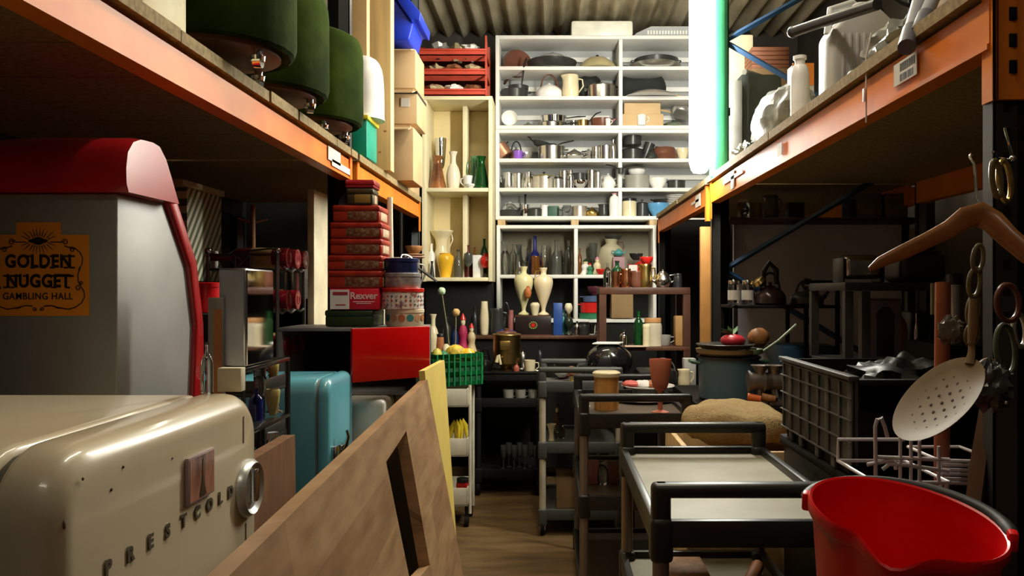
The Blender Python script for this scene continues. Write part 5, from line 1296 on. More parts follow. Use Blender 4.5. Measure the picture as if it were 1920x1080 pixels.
# things on the far trolley
ZA = .854
t = thing('toaster_oven', 'glossy black rounded appliance with a round dial on the far trolley', 'appliance', (PX(1142, 4.93), 4.93, ZA))
MB().ball((0, 0, .105), (.145, .15, .108), 26).build('body', M('glossy_black', (.008, .008, .009), .12, coat=.6), t)
MB().lathe([(0, .012), (.03, .012), (.045, .004), (.048, -.01)], 22, T=Matrix.Translation((-.03, -.138, .10)) @ Matrix.Rotation(PI/2, 4, 'X')).build('dial', blackp, t)
MB().lathe([(0, .012), (.008, .012), (.008, 0)], 12, T=Matrix.Translation((-.082, -.128, .06)) @ Matrix.Rotation(PI/2, 4, 'X')).build('red_button', rede, t)
MB().prism([(-.10, -.07), (.06, -.08), (.10, .06), (-.06, .08)], .208, .214, 'Z').build('paper_sheet', paper, None, T=Matrix.Translation((PX(1140, 4.93), 4.93, ZA+.003)), world=True, label='white paper sheet lying on the glossy black appliance', cat='paper')
g = 'small things on the far trolley'
put('plate', 1058, 4.9, ZA, 26, 6, M('dark_red_tray', (.3, .02, .03), .4), 'dark red plate on the far trolley', group=g)
t = thing('onion', 'brown copper ball ornament on the far trolley', 'ornament', (PX(1072, 4.75), 4.75, ZA)); t.name = 'ball_ornament'
MB().ball((0, 0, .06), (.034, .034, .03), 16).build('ball', copper, t); MB().lathe([(0, 0), (.02, 0), (.008, .01), (.012, .03), (0, .033)], 14).build('foot', brass, t)
put('bowl', 1053, 4.85, ZA+.012, 30, 12, whitec, 'white saucer bowl behind the copper ball ornament', group=g)
put('goblet', 1093, 4.8, ZA, 24, 30, glass, 'clear glass dish beside the copper ball ornament', group=g)
put('pan', 1040, 4.99, ZA, 40, 12, nonst, 'black pan at the back of the far trolley', group=g, ang=PI/2)
for i, (px, kd, m, h, lb) in enumerate(((1034, 'vase', creamc, 30, 'cream cone cup on the second tier of the far trolley'), (1050, 'bottle', glass, 30, 'clear bottle on the second tier of the far trolley'), (1045, 'figure', woodd, 60, 'dark wooden ornament on the second tier of the far trolley'))):
    put(kd, px, 4.7+.1*i, .509, 18, h, m, lb, group='things on the second tier of the far trolley', prof='flare')
put('box', 1068, 4.75, .129, 50, 56, cardd, 'tan cardboard box on the bottom tier of the far trolley', d=.25)
# black trolley: urn etc.
ZK = .82
t = thing('brass_urn', 'brass tea urn with an ivory tap on the black trolley', 'urn', (PX(950, 5.5), 5.5, ZK))
MB().lathe(cr([(0, 0), (.07, 0), (.075, .02), (.04, .04), (.05, .06), (.09, .075), (.095, .09), (.095, .25), (.1, .262), (.1, .272), (.06, .28), (0, .28)], 2), 32).build('body', M('aged_brass', (.4, .27, .09), .3, 1, .25, 8), t)
MB().lathe([(0, .28), (.07, .28), (.06, .29), (.02, .295), (.02, .31), (0, .312)], 20).build('lid', bronze, t)
MB().cyl((-.045, -.09, .115), (-.045, -.135, .115), .010).build('spigot', brass, t)
MB().tube([(-.06, -.135, .09), (-.05, -.137, .135), (-.045, -.137, .14), (-.032, -.137, .075)], [.013, .009, .009, .008], 8).build('tap_handle', creamc, t)
MB().box(-.04, .03, -.097, -.09, .17, .23, r=.01).build('badge', brass, t)
g = 'small things on the black trolley'
put('cup', 993, 5.48, ZK, 22, 26, creamc, 'cream mug on a tray at the end of the aisle', group=g)
put('plate', 1002, 5.62, ZK, 60, 5, steel, 'round steel tray behind the cream mug', group=g)
put('vase', 968, 5.45, ZK, 12, 20, M('rosy_glaze', (.4, .1, .07), .3), 'small rosy vase right of the brass urn', group=g, prof='round')
put('bottle', 1012, 5.75, ZK, 14, 46, blackp, 'black pepper mill behind the cream mug', group=g)
put('bottle', 980, 5.75, ZK, 16, 42, steel, 'steel flask right behind the brass urn', group=g, m2=chrome)
put('kettle', 910, 5.6, ZK, 24, 44, nonst, 'small dark kettle left of the brass urn', group=g)
for i, px in enumerate((953, 976, 1000)):
    put('cup', px, 5.5, .64, 21, 20, greyst, 'grey mug on the second tier of the black trolley, %s' % ('leftmost', 'middle one', 'rightmost')[i], group='grey mugs under the brass urn', ang=0)
rnd = random.Random(5)
for i in range(7):
    put('goblet', 944+i*10, 5.5+.08*(i % 2), .16, 12, 44, sglass, 'dim stemmed glass on the bottom tier of the black trolley', group='dim glasses at the bottom of the black trolley')

# ------------------------------------------------------------------ sideboard under the white shelves
ZS = 1.058
t = thing('sideboard', 'long dark sideboard in front of the lower white shelves', 'sideboard', (-.15, 6.05, 0))
x0, x1 = PX(880, 6.0), PX(1130, 6.0)
MB().box(x0, x1, 5.9, 6.15, ZS-.025, ZS, r=.004).build('top', woodd, t, world=True)
MB().box(x0+.02, x1-.02, 5.93, 6.15, .08, ZS-.026).build('body', blackm, t, world=True)
for x in (x0+.05, x1-.05): MB().box(x-.02, x+.02, 5.95, 5.99, 0, .08).build('leg', woodd, t, world=True)
g = 'things on the dark sideboard'
YS = 6.0
t = thing('jewel_case', 'black chest with a red medallion under the two cream vases', 'chest', (PX(1000, YS), YS, ZS+.001))
W = PX(1034, YS)-PX(967, YS); h = 37*YS/F0
MB().box(-W/2, W/2, -.08, .09, 0, h, r=.004).build('body', M('black_lacquer', (.02, .012, .012), .3), t)
MB().box(-W/2, W/2, -.0815, -.0800, 0, .006).box(-W/2, W/2, -.0815, -.08, h-.006, h).build('edge_trim', bronze, t)
MB().lathe([(0, .004), (.014, .003), (.016, 0)], 20, T=Matrix.Translation((0, -.081, h/2)) @ Matrix.Rotation(PI/2, 4, 'X')).build('medallion', rede, t)
mb = MB()
for i in range(12):
    a = 2*PI*i/12; mb.ball((.027*math.cos(a), -.082, h/2+.024*math.sin(a)), (.008, .003, .006), 8)
mb.build('leaf_wreath', M('olive_gilt', (.2, .22, .06), .4, .4), t)
zc = ZS+h+.002
cream2 = M('blush_cream_glaze', (.82, .68, .42), .25, 0, .15, 3, coat=.4, col2=(.75, .6, .42))
green2 = M('green_cream_glaze', (.72, .66, .36), .25, 0, .1, 3, coat=.4, col2=(.2, .26, .05), sharp=(.5, .75))
put('vase', 982, YS, zc, 36, 90, green2, 'cream and moss green pitcher vase on the black chest', prof='amph', handles=1, ang=PI*.85, m2=gold, group=g)
put('vase', 1019, YS-.02, zc, 36, 88, cream2, 'tall cream vase with pink blush and gilt neck on the black chest', prof='amph', handles=1, ang=PI*.9, m2=gold, group=g)
MB().ball((PX(990, YS-.06), YS-.075, zc+.17), (.025, .02, .045), 14, nz=.4, fr=5).build('flower_spray', M('russet_flower', (.45, .13, .03), .5), None, world=True, label='russet flower spray on the moss green pitcher vase', cat='ornament')
put('vase', 1003, YS-.05, zc, 18, 24, creamc, 'little cream lidded pot between the two tall cream vases', prof='yel', group=g)
put('box', 1046, YS, ZS, 17, 60, M('royal_blue_card', (.02, .07, .3), .4), 'upright royal blue carton beside the black chest', d=.07, group=g)
t = thing('oil_lamp', 'dark glass oil lamp with a pale top beside the blue carton', 'lamp', (PX(1066, YS), YS, ZS+.001), 0, g)
MB().lathe(cr([(0, 0), (.03, 0), (.032, .01), (.012, .03), (.02, .05), (.036, .08), (.03, .12), (.012, .135), (0, .135)], 2), 22).build('font', M('dark_glass', (.02, .03, .02), .1), t)
MB().cyl((0, 0, .135), (0, 0, .16), .014).build('burner', brass, t)
MB().lathe(cr([(.012, .16), (.03, .19), (.028, .22), (.02, .235), (.018, .235), (.026, .22), (.028, .19), (.01, .16)], 2), 20).build('shade', creamc, t)
for px, y, w_, h_, m, kd, lb, k in ((908, 5.98, 17, 62, creamc, 'vase', 'tall pale cream cylinder vase left of the dark jugs', dict(prof='tall')), (932, 6.0, 26, 48, nonst, 'jug', 'dark jug left of the black chest', {}),
       (948, 6.05, 24, 60, nonst, 'kettle', 'dark kettle behind the brass urn', {}), (958, 5.97, 12, 46, M('dusty_rose', (.3, .1, .09), .5), 'vase', 'dusty rose bud vase against the black chest', dict(prof='tall')),
       (1056, 6.08, 18, 50, teal, 'bottle', 'teal bottle behind the blue carton', {}), (1082, 5.97, 12, 26, chrome, 'bottle', 'chrome pepper pot right of the oil lamp', {}), (1095, 6.0, 22, 24, nonst, 'jar', 'dark jar right of the chrome pepper pot', dict(m2=blackp)),
       (1110, 5.98, 14, 20, glass, 'cup', 'clear tumbler at the right end of the sideboard', {}), (890, 6.02, 14, 52, blackp, 'bottle', 'black bottle at the left end of the sideboard', {})):
    put(kd, px, y, ZS+.001, w_, h_, m, lb, group=g, **k)
MB().ball((PX(948, 5.93), 5.96, ZS+.022), (.075, .03, .022), 14, nz=.5, fr=4).build('cloth', M('indigo_cloth', (.04, .04, .25), .8), None, world=True, label='crumpled indigo cloth on the sideboard edge', cat='cloth')
# flowers and red cloth below the cream bookcase
g = 'dried flowers by the green crate'
stem = M('dry_stem', (.2, .2, .1), .7)
for px, py, m, lb, X2 in ((828, 546, M('pale_green_bloom', (.45, .6, .4), .6), 'pale green pompom flower on a stem', 846), (855, 586, M('ochre_bloom', (.6, .38, .15), .6), 'ochre pompom flower on a stem', 851)):
    t = thing('dried_flower', lb+' rising from the green crate', 'flower', (PX(X2, 4.95), 4.95, .93), 0, g)
    d = Vector((PX(px, 4.95)-PX(X2, 4.95), 0, PZ(py, 4.95)-.93))
    MB().tube([(0, 0, 0), tuple(d*.5+Vector((.005, 0, 0))), tuple(d)], .004, 6).build('stem', stem, t)
    MB().ball(tuple(d), .024, 12, nz=.25, fr=6).build('bloom', m, t)
t = thing('clutter_table', 'dark small table in the corner below the cream bookcase', 'table', (PX(845, 5.6), 5.6, 0))
MB().box(PX(800, 5.6), PX(893, 5.6), 5.45, 5.85, .93, .96).build('top', woodd, t, world=True)
for x in (PX(803, 5.6), PX(890, 5.6)):
    for y in (5.47, 5.83): MB().box(x-.015, x+.015, y-.015, y+.015, 0, .93).build('leg', woodd, t, world=True)
g = 'objects on the dark corner table'
for px, w_, h_, m, kd, lb, k in ((812, 22, 70, creamc, 'vase', 'tall cream vase at the left of the corner table', dict(prof='floor')), (838, 16, 66, blackp, 'bottle', 'black bottle with a white label on the corner table', dict(lab=paper)),
      (868, 22, 72, M('raspberry_cloth', (.4, .02, .08), .6), 'figure', 'raspberry robed figurine on the corner table', dict(m2=rede)), (884, 20, 54, M('straw_figure', (.6, .45, .25), .5), 'figure', 'straw coloured figurine right of the raspberry one', dict(m2=rede)),
      (853, 14, 50, navy, 'bottle', 'navy bottle on the corner table', {}), (826, 20, 34, rust, 'jar', 'rust coloured jar on the corner table', dict(m2=blackp))):
    put(kd, px, 5.6, .961, w_, h_, m, lb, group=g, **k)

# ------------------------------------------------------------------ white three-tier trolley, green crate, fruit
wt = M('ivory_painted_metal', (.72, .68, .55), .4)
x0, x1, y0, y1 = PX(812, 4.7), PX(880, 4.7), 4.68, 4.98
x1 = -.50; x0 = -.82
t = thing('utility_cart', 'ivory three-tier cart carrying the green crate behind the yellow board', 'cart', ((x0+x1)/2, 4.83, 0))
for z in (.13, .42, .71):
    mb = MB().box(x0, x1, y0, y1, z, z+.006).box(x0, x1, y0, y0+.006, z, z+.105, r=.002).box(x0, x1, y1-.006, y1, z, z+.105, r=.002).box(x0, x0+.006, y0, y1, z, z+.105, r=.002).box(x1-.006, x1, y0, y1, z, z+.105, r=.002)
    mb.build('basket', wt, t, world=True)
for y in (y0+.06, y1-.06):
    for x in (x0-.008, x1+.008): MB().cyl((x, y, .07), (x, y, .83), .010, n=10).build('post', wt, t, world=True)
for x in (x0+.03, x1-.01):
    for y in (y0+.04, y1-.04):
        c = MB().box(x-.01, x+.01, y-.012, y+.012, .04, .13).build('castor', blackm, t, world=True); MB().cyl((x-.012, y, .032), (x+.012, y, .032), .032, n=18).build('wheel', blackm, c, world=True)
t = thing('bananas', 'bunch of yellow bananas in the middle basket of the ivory cart', 'fruit', (-.55, 4.8, .428))
for i in range(4):
    a = -.5+i*.33
    MB().tube([(-.02+.10*math.sin(a)*k_, -.0+.02*i, .03+.14*(1-(k_-.5)**2*3)) for k_ in (0, .25, .5, .75, 1)], [.008, .018, .02, .018, .006], 8).build('banana', M('banana_yellow', (.8, .6, .04), .45), t)
put('jar', 862, 4.8, .137, 26, 40, rede, 'red jar in the bottom basket of the ivory cart', X=-.54, m2=blackp)
gc = M('green_crate_plastic', (.01, .22, .06), .4)
t = thing('plastic_crate', 'green slatted plastic crate of artificial fruit on the ivory cart', 'crate', (-.62, 4.86, .824), .62)
W, D, Hh = .16, .115, .19
mb = MB().box(-W, W, -D, D, 0, .006)
for z in (.0, .06, .115, .165):
    mb.box(-W, W, -D, -D+.006, z, z+.025).box(-W, W, D-.006, D, z, z+.025).box(-W, -W+.006, -D, D, z, z+.025).box(W-.006, W, -D, D, z, z+.025)
for i in range(9):
    x = -W+.006+i*(2*W-.02)/8; mb.box(x, x+.008, -D-.001, -D+.007, 0, Hh).box(x, x+.008, D-.007, D+.001, 0, Hh)
for i in range(7):
    y = -D+.004+i*(2*D-.016)/6; mb.box(W-.007, W+.001, y, y+.008, 0, Hh).box(-W-.001, -W+.007, y, y+.008, 0, Hh)
mb.build('crate', gc, t)
MB().box(-W+.007, W-.007, -D+.007, D-.007, .006, .14).build('lining', M('dark_green_lining', (.01, .07, .03), .8), t)
pm = M('golden_pineapple', (.75, .5, .06), .5, 0, .4, 40, .6, 50)
for i, (dx, dy, rx, rz, m, nm, lb) in enumerate(((.02, -.02, .06, .05, pm, 'pineapple', 'golden artificial pineapple lying on the green crate'), (.085, -.05, .05, .038, yellow, 'melon', 'yellow artificial fruit at the right of the green crate'),
       (-.075, -.04, .034, .034, green, 'lime', 'green artificial fruit at the left of the crate'), (-.12, -.05, .03, .042, M('yellow_green', (.6, .55, .1), .4), 'pear', 'yellow green artificial pear at the crate corner'),
       (-.09, .03, .03, .03, rede, 'apple', 'red artificial apple at the back of the crate'), (.0, .06, .03, .05, creamc, 'squash', 'pale artificial squash at the back of the crate'))):
    p = Matrix.Rotation(.62, 4, 'Z') @ Vector((dx, dy, 0))
    MB().ball((-.62+p.x, 4.86+p.y, .964+rz), (rx, .038, rz), 16, nz=.12, seed=i, fr=6).build(nm, m, None, world=True, label=lb, cat='artificial fruit', group='artificial fruit in the green crate')

# ------------------------------------------------------------------ brown wooden table shelf on the right of the centre
t = thing('wooden_rack', 'brown wooden two-level rack with copper mugs on its top', 'wooden rack', (.64, 5.25, 0))
Yw = 5.2; zt = PZ(539, Yw)
x0, x1 = PX(1124, Yw), PX(1312, Yw)-.06
MB().box(x0, x1, Yw, Yw+.35, zt-.045, zt, r=.004).build('top', M('rosewood', (.075, .03, .016), .45, var=.2), t, world=True)
MB().box(x0, x1, Yw, Yw+.35, 1.0, 1.025, r=.003).build('lower_shelf', woodd, t, world=True)
for x in (x0, x1-.045):
    for y in (Yw+.002, Yw+.30): MB().box(x, x+.045, y, y+.045, 0, zt-.046).build('leg', _M['rosewood'], t, world=True)
g = 'copper and metalware on the wooden rack'
Yc = 5.25
for px, w_, h_, m, kd, lb, k in ((1139, 15, 46, glass, 'bottle', 'clear bottle at the left end of the wooden rack', dict(cap=0)), (1155, 17, 30, copper, 'cup', 'narrow copper mug on the wooden rack, leftmost', {}), (1174, 20, 34, copper, 'jug', 'bright copper jug second from left on the wooden rack', {}),
      (1193, 22, 30, bronze, 'jug', 'dark brown mug between the copper and brass jugs', {}), (1210, 26, 42, brass, 'jug', 'brass jug with a red lid on the wooden rack', dict(m2=brass)), (1243, 32, 34, steel, 'teapot', 'round shiny steel teapot at the right of the wooden rack', dict(ang=PI)), (1271, 16, 26, blackp, 'jar', 'black jar at the right end of the wooden rack', dict(m2=blackp))):
    put(kd, px, Yc, zt+.001, w_, h_, m, lb, group=g, **k)
put('bowl', 1212, Yc, zt+.149, 26, 14, rede, 'red bowl resting on the brass jug', group=g)
put('bottle', 1157, Yc+.12, zt+.001, 22, 50, dglass, 'dark green bottle behind the narrow copper mug', group=g)
g = 'pots on the lower shelf of the wooden rack'
for px, w_, h_, m, kd, lb, k in ((1197, 18, 66, gglass, 'bottle', 'green faceted bottle on the lower level of the wooden rack', dict(cap=0)), (1224, 34, 52, M('salt_glaze', (.55, .48, .35), .35), 'jar', 'cream and tan stoneware crock on the lower level', dict(m2=M('tan_glaze', (.5, .24, .09), .3))),
      (1212, 14, 42, creamc, 'canister', 'slim cream canister before the stoneware crock', dict(y=-.08)), (1245, 26, 20, greyst, 'cup', 'grey mug right of the stoneware crock', {}), (1278, 28, 56, M('kraft_board', (.35, .19, .06), .7), 'box', 'upright brown box with rounded top on the lower level', dict(d=.1, r=.01)),
      (1170, 16, 30, chrome, 'bottle', 'little chrome bottle on the lower level of the wooden rack', {})):
    dy = k.pop('y', 0); put(kd, px, 5.3+dy, 1.026, w_, h_, m, lb, group=g, **k)
MB().box(PX(1170, 5.25), PX(1210, 5.25), 5.17, 5.24, 1.026, 1.032).build('paper_leaflet', M('pinkish_paper', (.7, .5, .38), .7), None, world=True, label='pinkish leaflet at the front of the lower rack shelf', cat='leaflet')
put('plate', 1190, 4.75, .86, 10, 3, blackp, 'small black saucer on the far trolley', group='small things on the far trolley')
# black appliances to the right of the far trolley
t = thing('low_table', 'dark low table between the far trolley and the rack', 'table', (.62, 4.6, 0))
x0, x1 = .42, .82
MB().box(x0, x1, 4.45, 5.05, .80, .83).build('top', blackm, t, world=True)
for x in (x0+.02, x1-.02):
    for y in (4.47, 5.03): MB().box(x-.015, x+.015, y-.015, y+.015, 0, .799).build('leg', blackm, t, world=True)
t = thing('black_appliance', 'black appliance with curled cable on the dark low table', 'appliance', (PX(1225, 4.7), 4.7, .831))
MB().box(-.1, .13, -.1, .12, 0, .1, r=.02).build('body', blackp, t)
MB().tube(arc((.04, -.105, .10), .07, 0, PI*1.6, 18), .005, 6).build('cable', M('grey_cable', (.12, .12, .12), .5), t)
put('jug', 1283, 4.6, .831, 24, 34, creamc, 'cream curved jug at the right of the dark low table')
put('box', 1292, 4.75, .831, 22, 50, M('grey_white_box', (.45, .44, .4), .6), 'pale upright box behind the cream curved jug', d=.08)
# ------------------------------------------------------------------ crate, sack, workbench and blue pot
t = thing('wooden_crate', 'open wooden crate with pale top edge under the hessian sack', 'crate', (.72, 3.0, 0))
x0, x1, y0, y1, zt = .715, .985, 2.05+.7, 3.28, .835
x0 = .46
for a in ((x0, x0+.02, y0, y1), (x1-.02, x1, y0, y1), (x0+.021, x1-.021, y0, y0+.02), (x0+.021, x1-.021, y1-.02, y1)):
    MB().box(a[0], a[1], a[2], a[3], 0.0, zt, r=.002).build('side', woodl, t, world=True)
MB().box(x0+.2, x1-.021, y0+.021, y1-.021, .78, .80).build('inner_board', woodm, t, world=True)
hess = M('hessian', (.34, .23, .09), .9, 0, .2, 90, .7, 160, col2=(.27, .18, .07))
def sack():
    mb = MB(); vs = []; n = 40; m = 22
    for i in range(m+1):
        t_ = PI*i/m
        for j in range(n):
            a = 2*PI*j/n; v = Vector((math.sin(t_)*math.cos(a), math.sin(t_)*math.sin(a), -math.cos(t_)))
            p = Vector((abs(v.x)**.8*math.copysign(1, v.x)*.21, abs(v.y)**.8*math.copysign(1, v.y)*.19, max(v.z, -.55)*.085))
            q = noise.noise(p*9)*.02+noise.noise(Vector((p.x*4, p.y*30, p.z*8)))*.009
            p.z += q + (.012*math.sin(p.x*60+p.y*10) if v.z > 0 else 0)*.25 - max(0, p.x-.1)**2*2.2
            p.x *= 1+q*2
            vs.append(tuple(p))
    fs = [(i*n+j, i*n+(j+1) % n, (i+1)*n+(j+1) % n, (i+1)*n+j) for i in range(m) for j in range(n)]
    return mb.add(vs, fs)
sack().build('hessian_sack', hess, None, T=Matrix.Translation((.70, 3.02, .885)), world=True, label='tan hessian sack slumped on the wooden crate', cat='sack')
t = thing('workbench', 'dark workbench behind the sack carrying the blue enamel pot', 'workbench', (.95, 3.8, 0))
MB().box(.62, 1.5, 3.34, 4.15, .87, .90).build('top', blackm, t, world=True)
for x in (.66, 1.46):
    for y in (3.37, 4.12): MB().box(x-.02, x+.02, y-.02, y+.02, 0, .869).build('leg', blackm, t, world=True)
benam = M('dusty_blue_enamel', (.075, .14, .18), .35, 0, .12, 5)
Yp = 3.62
t = thing('enamel_pot', 'large dusty blue enamel pot heaped with dishes on the workbench', 'pot', (PX(1366, Yp), Yp, .901))
r = 56*Yp/F0; h = PZ(668, Yp)-.901
MB().lathe(shell(r, h, .004), 40).build('body', benam, t)
MB().lathe([(r-.002, h-.008), (r+.008, h-.006), (r+.008, h+.002), (r-.004, h+.002)], 40).build('rim', blackp, t)
for s in (-1, 1): MB().tube([(s*r, -.03, h*.85), (s*(r+.035), -.025, h*.88), (s*(r+.04), 0, h*.9), (s*(r+.035), .025, h*.88), (s*r, .03, h*.85)], .008, 8).build('handle', M('green_enamel', (.05, .12, .08), .35), t)
zr = .901+h
g = 'things heaped on the blue enamel pot'
MB().lathe([(0, .03), (r*.8, .03), (r*.98, .045), (r*1.02, .062), (r*.9, .05), (0, .04)], 34, c=(PX(1362, Yp), Yp, zr-.028)).build('wooden_dish', M('ochre_dish', (.3, .2, .09), .5), None, world=True, label='ochre wooden dish set in the mouth of the blue pot', cat='dish')
MB().lathe([(0, 0), (r*.8, 0), (r*.98, .02), (r*.95, .022), (0, .006)], 34, c=(PX(1360, Yp), Yp, zr+.036)).build('dark_plate', nonst, None, world=True, label='dark plate on the ochre dish over the blue pot', cat='plate')
zp = zr+.045
t = thing('red_pepper', 'red vegetable with green leaves on the dark plate', 'vegetable', (PX(1374, Yp), Yp, zp))
MB().ball((0, 0, .026), (.056, .05, .03), 18, nz=.1).build('fruit', M('vegetable_red', (.55, .03, .05), .35), t)
mb = MB()
for i in range(5):
    a = 1.2+i*.75; c, s = math.cos(a), math.sin(a)
    mb.add([(0, 0, .05), (.03*c-.008*s, .02, .072), (.062*c, .0, .075+.02*s), (.03*c+.008*s, -.02, .076)], [(0, 1, 2, 3)])
    mb.add([(0, 0, .048), (.03*c-.008*s, .02, .069), (.062*c, .0, .072+.02*s), (.03*c+.008*s, -.02, .073)], [(0, 3, 2, 1)])
mb.build('leaves', M('dusty_leaf', (.12, .22, .1), .6), t)
MB().ball((PX(1425, Yp), Yp+.03, zp+.038), (.05, .045, .044), 16, nz=.2, fr=4).build('swede', M('orange_rind', (.3, .13, .04), .5, var=.3), None, world=True, label='orange brown round vegetable beside the red one', cat='vegetable')
t = thing('ladle', 'ladle with a long pale green handle sticking out of the blue pot', 'ladle', (PX(1420, Yp), Yp-.06, zr+.02))
MB().tube([(0, 0, 0), (.08, .0, .055), (.165, .02, .125)], [.006, .006, .007], 8).build('handle', M('pale_green_enamel', (.22, .3, .16), .35), t)
MB().lathe(cr([(0, 0), (.03, .01), (.038, .03), (.034, .03), (0, .005)], 2), 16, c=(-.03, 0, -.015)).build('bowl', _M['pale_green_enamel'], t)
# mincers and metal tools
g = 'metal tools right of the blue pot'
Ym = 3.1
for i, (px, lb) in enumerate(((1425, 'old iron meat mincer with an orange grip right of the blue pot'), (1452, 'second iron meat mincer against the grey crate side'))):
    y = 3.40
    t = thing('meat_mincer', lb, 'mincer', (PX(px, y), y, .901))
    t.scale = (.95, .95, 1.15)
    im = M('dull_iron', (.22, .19, .17), .4, .7, .25, 20)
    MB().box(-.03, .03, -.03, .03, 0, .02, r=.004).cyl((0, 0, .02), (0, 0, .08), .016).build('stand', im, t)
    MB().cyl((-.045, 0, .09), (.05, 0, .09), .033).cyl((-.055, 0, .09), (-.045, 0, .09), .04).build('barrel', im, t)
    MB().lathe([(0, .1), (.02, .1), (.022, .125), (.042, .15), (.038, .15), (0, .125)], 18).build('hopper', im, t)
    MB().tube([(.05, 0, .09), (.065, 0, .09), (.07, -.03, .03)], .007, 8).build('crank', im, t)
    MB().cyl((-.06, -.02, .035), (-.005, -.04, .03), .015, .011).build('grip', M('orange_grip', (.7, .16, .03), .4) if i == 0 else woodm, t)
# grey folding crate and black bin
cg2 = M('grey_folding_crate', (.05, .045, .04), .5, 0, .15)
t = thing('folding_crate', 'dark grey folding crate with a gridded side facing the aisle', 'crate', (.94, 2.3, .86))
x0, x1, y0, y1, zb, zt = .745, 1.14, 2.0, 2.62, .95, 1.168
mb = MB().box(x0+.006, x0+.018, y0, y1, zb, zt)
for z in (zb, zb+.055, zb+.11, zb+.165, zt-.012): mb.box(x0-.002, x0+.008, y0, y1, z, z+.004, r=.001)
for i in range(8):
    y = y0+(y1-y0-.030)*i/7; mb.box(x0+.001, x0+.010, y, y+.030 if i % 2 == 0 else y+.012, zb, zt, r=.001)
mb.box(x0-.008, x0+.02, y0-.004, y1, zt-.004, zt+.008, r=.002)
for y in (y0+.12, y0+.25, y0+.4, y0+.5): mb.box(x0, x0+.012, y, y+.03, zb-.03, zb, r=.003)
mb.build('side_panel', cg2, t, world=True)
MB().box(x0+.02, x1, y0, y0+.012, zb, zt, r=.002).box(x0+.02, x1, y0-.008, y0, zt-.015, zt, r=.002).build('end_panel', blackm, t, world=True)
MB().box(x0+.02, x1, y1-.012, y1, zb, zt).build('end_panel', blackm, t, world=True)
MB().box(x1-.012, x1, y0+.013, y1-.013, zb, zt).build('side_panel', blackm, t, world=True)
MB().box(x0+.02, x1-.013, y0+.013, y1-.013, zb, zb+.008).build('base', blackm, t, world=True)
MB().ball(((x0+x1)/2+.02, 2.2, 1.12), (.16, .17, .085), 40, nz=.35, fr=4).build('bin_bag', M('black_polythene', (.008, .008, .007), .45), None, world=True, label='crumpled black bag bulging out of the grey folding crate', cat='bag')
for i, (z0, z1, lb) in enumerate(((0, .45, 'dark storage crate at the floor under the folding crate'), (.452, .918, 'dark storage crate directly under the grey folding crate'))):
    t = thing('storage_crate', lb, 'crate', (.94, 2.3, z0), 0, 'dark storage crates under the folding crate')
    MB().box(.76, 1.2, 1.98, 2.64, z0, z1, r=.008).build('body', M('dark_olive_plastic', (.018, .018, .010), .5), t, world=True)
    MB().box(.75, 1.21, 1.97, 2.65, z1-.03, z1-.001, r=.004).build('rim', blackm, t, world=True)
    if i: [MB().box(a, a+.04, 2.05, 2.6, .918, .9499).build('stacking_lug', blackm, t, world=True) for a in (.76, 1.1)]

# ------------------------------------------------------------------ right rack, lower level
MB().box(PX(1376, 4.6), PX(1704, 4.6), 4.6, 4.63, PZ(700, 4.6), PZ(413, 4.6)).build('panel', M('lilac_white_board', (.75, .73, .8), .6, 0, .06, 2), None, world=True, label='large pale lilac board standing behind the blue braces', cat='board')
t = thing('shelf_rack', 'dark upper shelf with jars high under the right rack deck', 'shelf unit', (1.5, 4.4, 1.5))
zj = PZ(410, 4.4)
MB().box(PX(1366, 4.35), 2.05, 4.32, 4.59, zj-.018, zj, r=.003).build('shelf_board', M('dark_red_board', (.05, .02, .018), .6), t, world=True)
for x in (.98, 2.0): MB().box(x, x+.03, 4.56, 4.59, 0, zj-.019).build('leg', blackm, t, world=True)
g = 'dim jars on the dark upper shelf'
for px, w_, h_, m, kd, lb, k in ((1394, 22, 36, sglass, 'jar', 'dim glass jar leftmost on the dark upper shelf', {}), (1418, 20, 30, M('mustard_tin', (.2, .17, .06), .5), 'canister', 'dim mustard tin on the dark upper shelf', {}), (1446, 28, 42, sglass, 'jug', 'dim glass jug on the dark upper shelf', {}),
      (1490, 30, 30, blackp, 'box', 'black box in the middle of the dark upper shelf', {}), (1590, 22, 36, navy, 'canister', 'dim navy canister on the dark upper shelf', {}), (1625, 44, 46, M('khaki_board', (.14, .12, .07), .7), 'box', 'khaki box with a dark opening on the upper shelf', {}), (1675, 42, 46, M('khaki_board', (.14, .12, .07), .7), 'box', 'second khaki box at the right of the dark upper shelf', {})):
    put(kd, px, 4.42, zj+.001, w_, h_, m, lb, group=g, **k)
# black wire shelf with kettles
t = thing('wire_shelf', 'black metal shelf holding two kettles and glass jars', 'shelf unit', (1.1, 3.95, .9))
Yk = 3.9; zk = PZ(572, Yk)
x0, x1 = .86, PX(1562, Yk)
MB().box(x0, x1, 3.8, 4.12, zk-.014, zk, r=.002).build('shelf_board', blackm, t, world=True)
MB().box(x0, x1, 3.8, 4.12, .931, .94).build('shelf_board', blackm, t, world=True)
for x in (x0, x1-.02, x1-.17):
    for y in (3.8, 4.10): MB().box(x, x+.018, y, y+.018, .901, zk+.0 if x < x1-.1 else zk+.12).build('leg', blackm, t, world=True)
MB().box(x1-.17, x1, 3.8, 3.81, zk+.10, zk+.12).build('rail', blackm, t, world=True)
g = 'kettles and jars on the black metal shelf'
put('jar', 1376, Yk, zk+.001, 22, 46, glass, 'glass jar with a printed label on the black metal shelf', group=g, m2=steel, lab=paper)
put('jar', 1402, Yk, zk+.001, 22, 46, glass, 'glass jar with a pale label beside the other jar', group=g, m2=steel, lab=paper)
t = put('kettle', 1444, Yk, zk+.001, 58, 60, M('brown_black_enamel', (.05, .035, .035), .2, .3), 'tall dark kettle with a big upright handle on the black shelf', group=g, ang=PI)
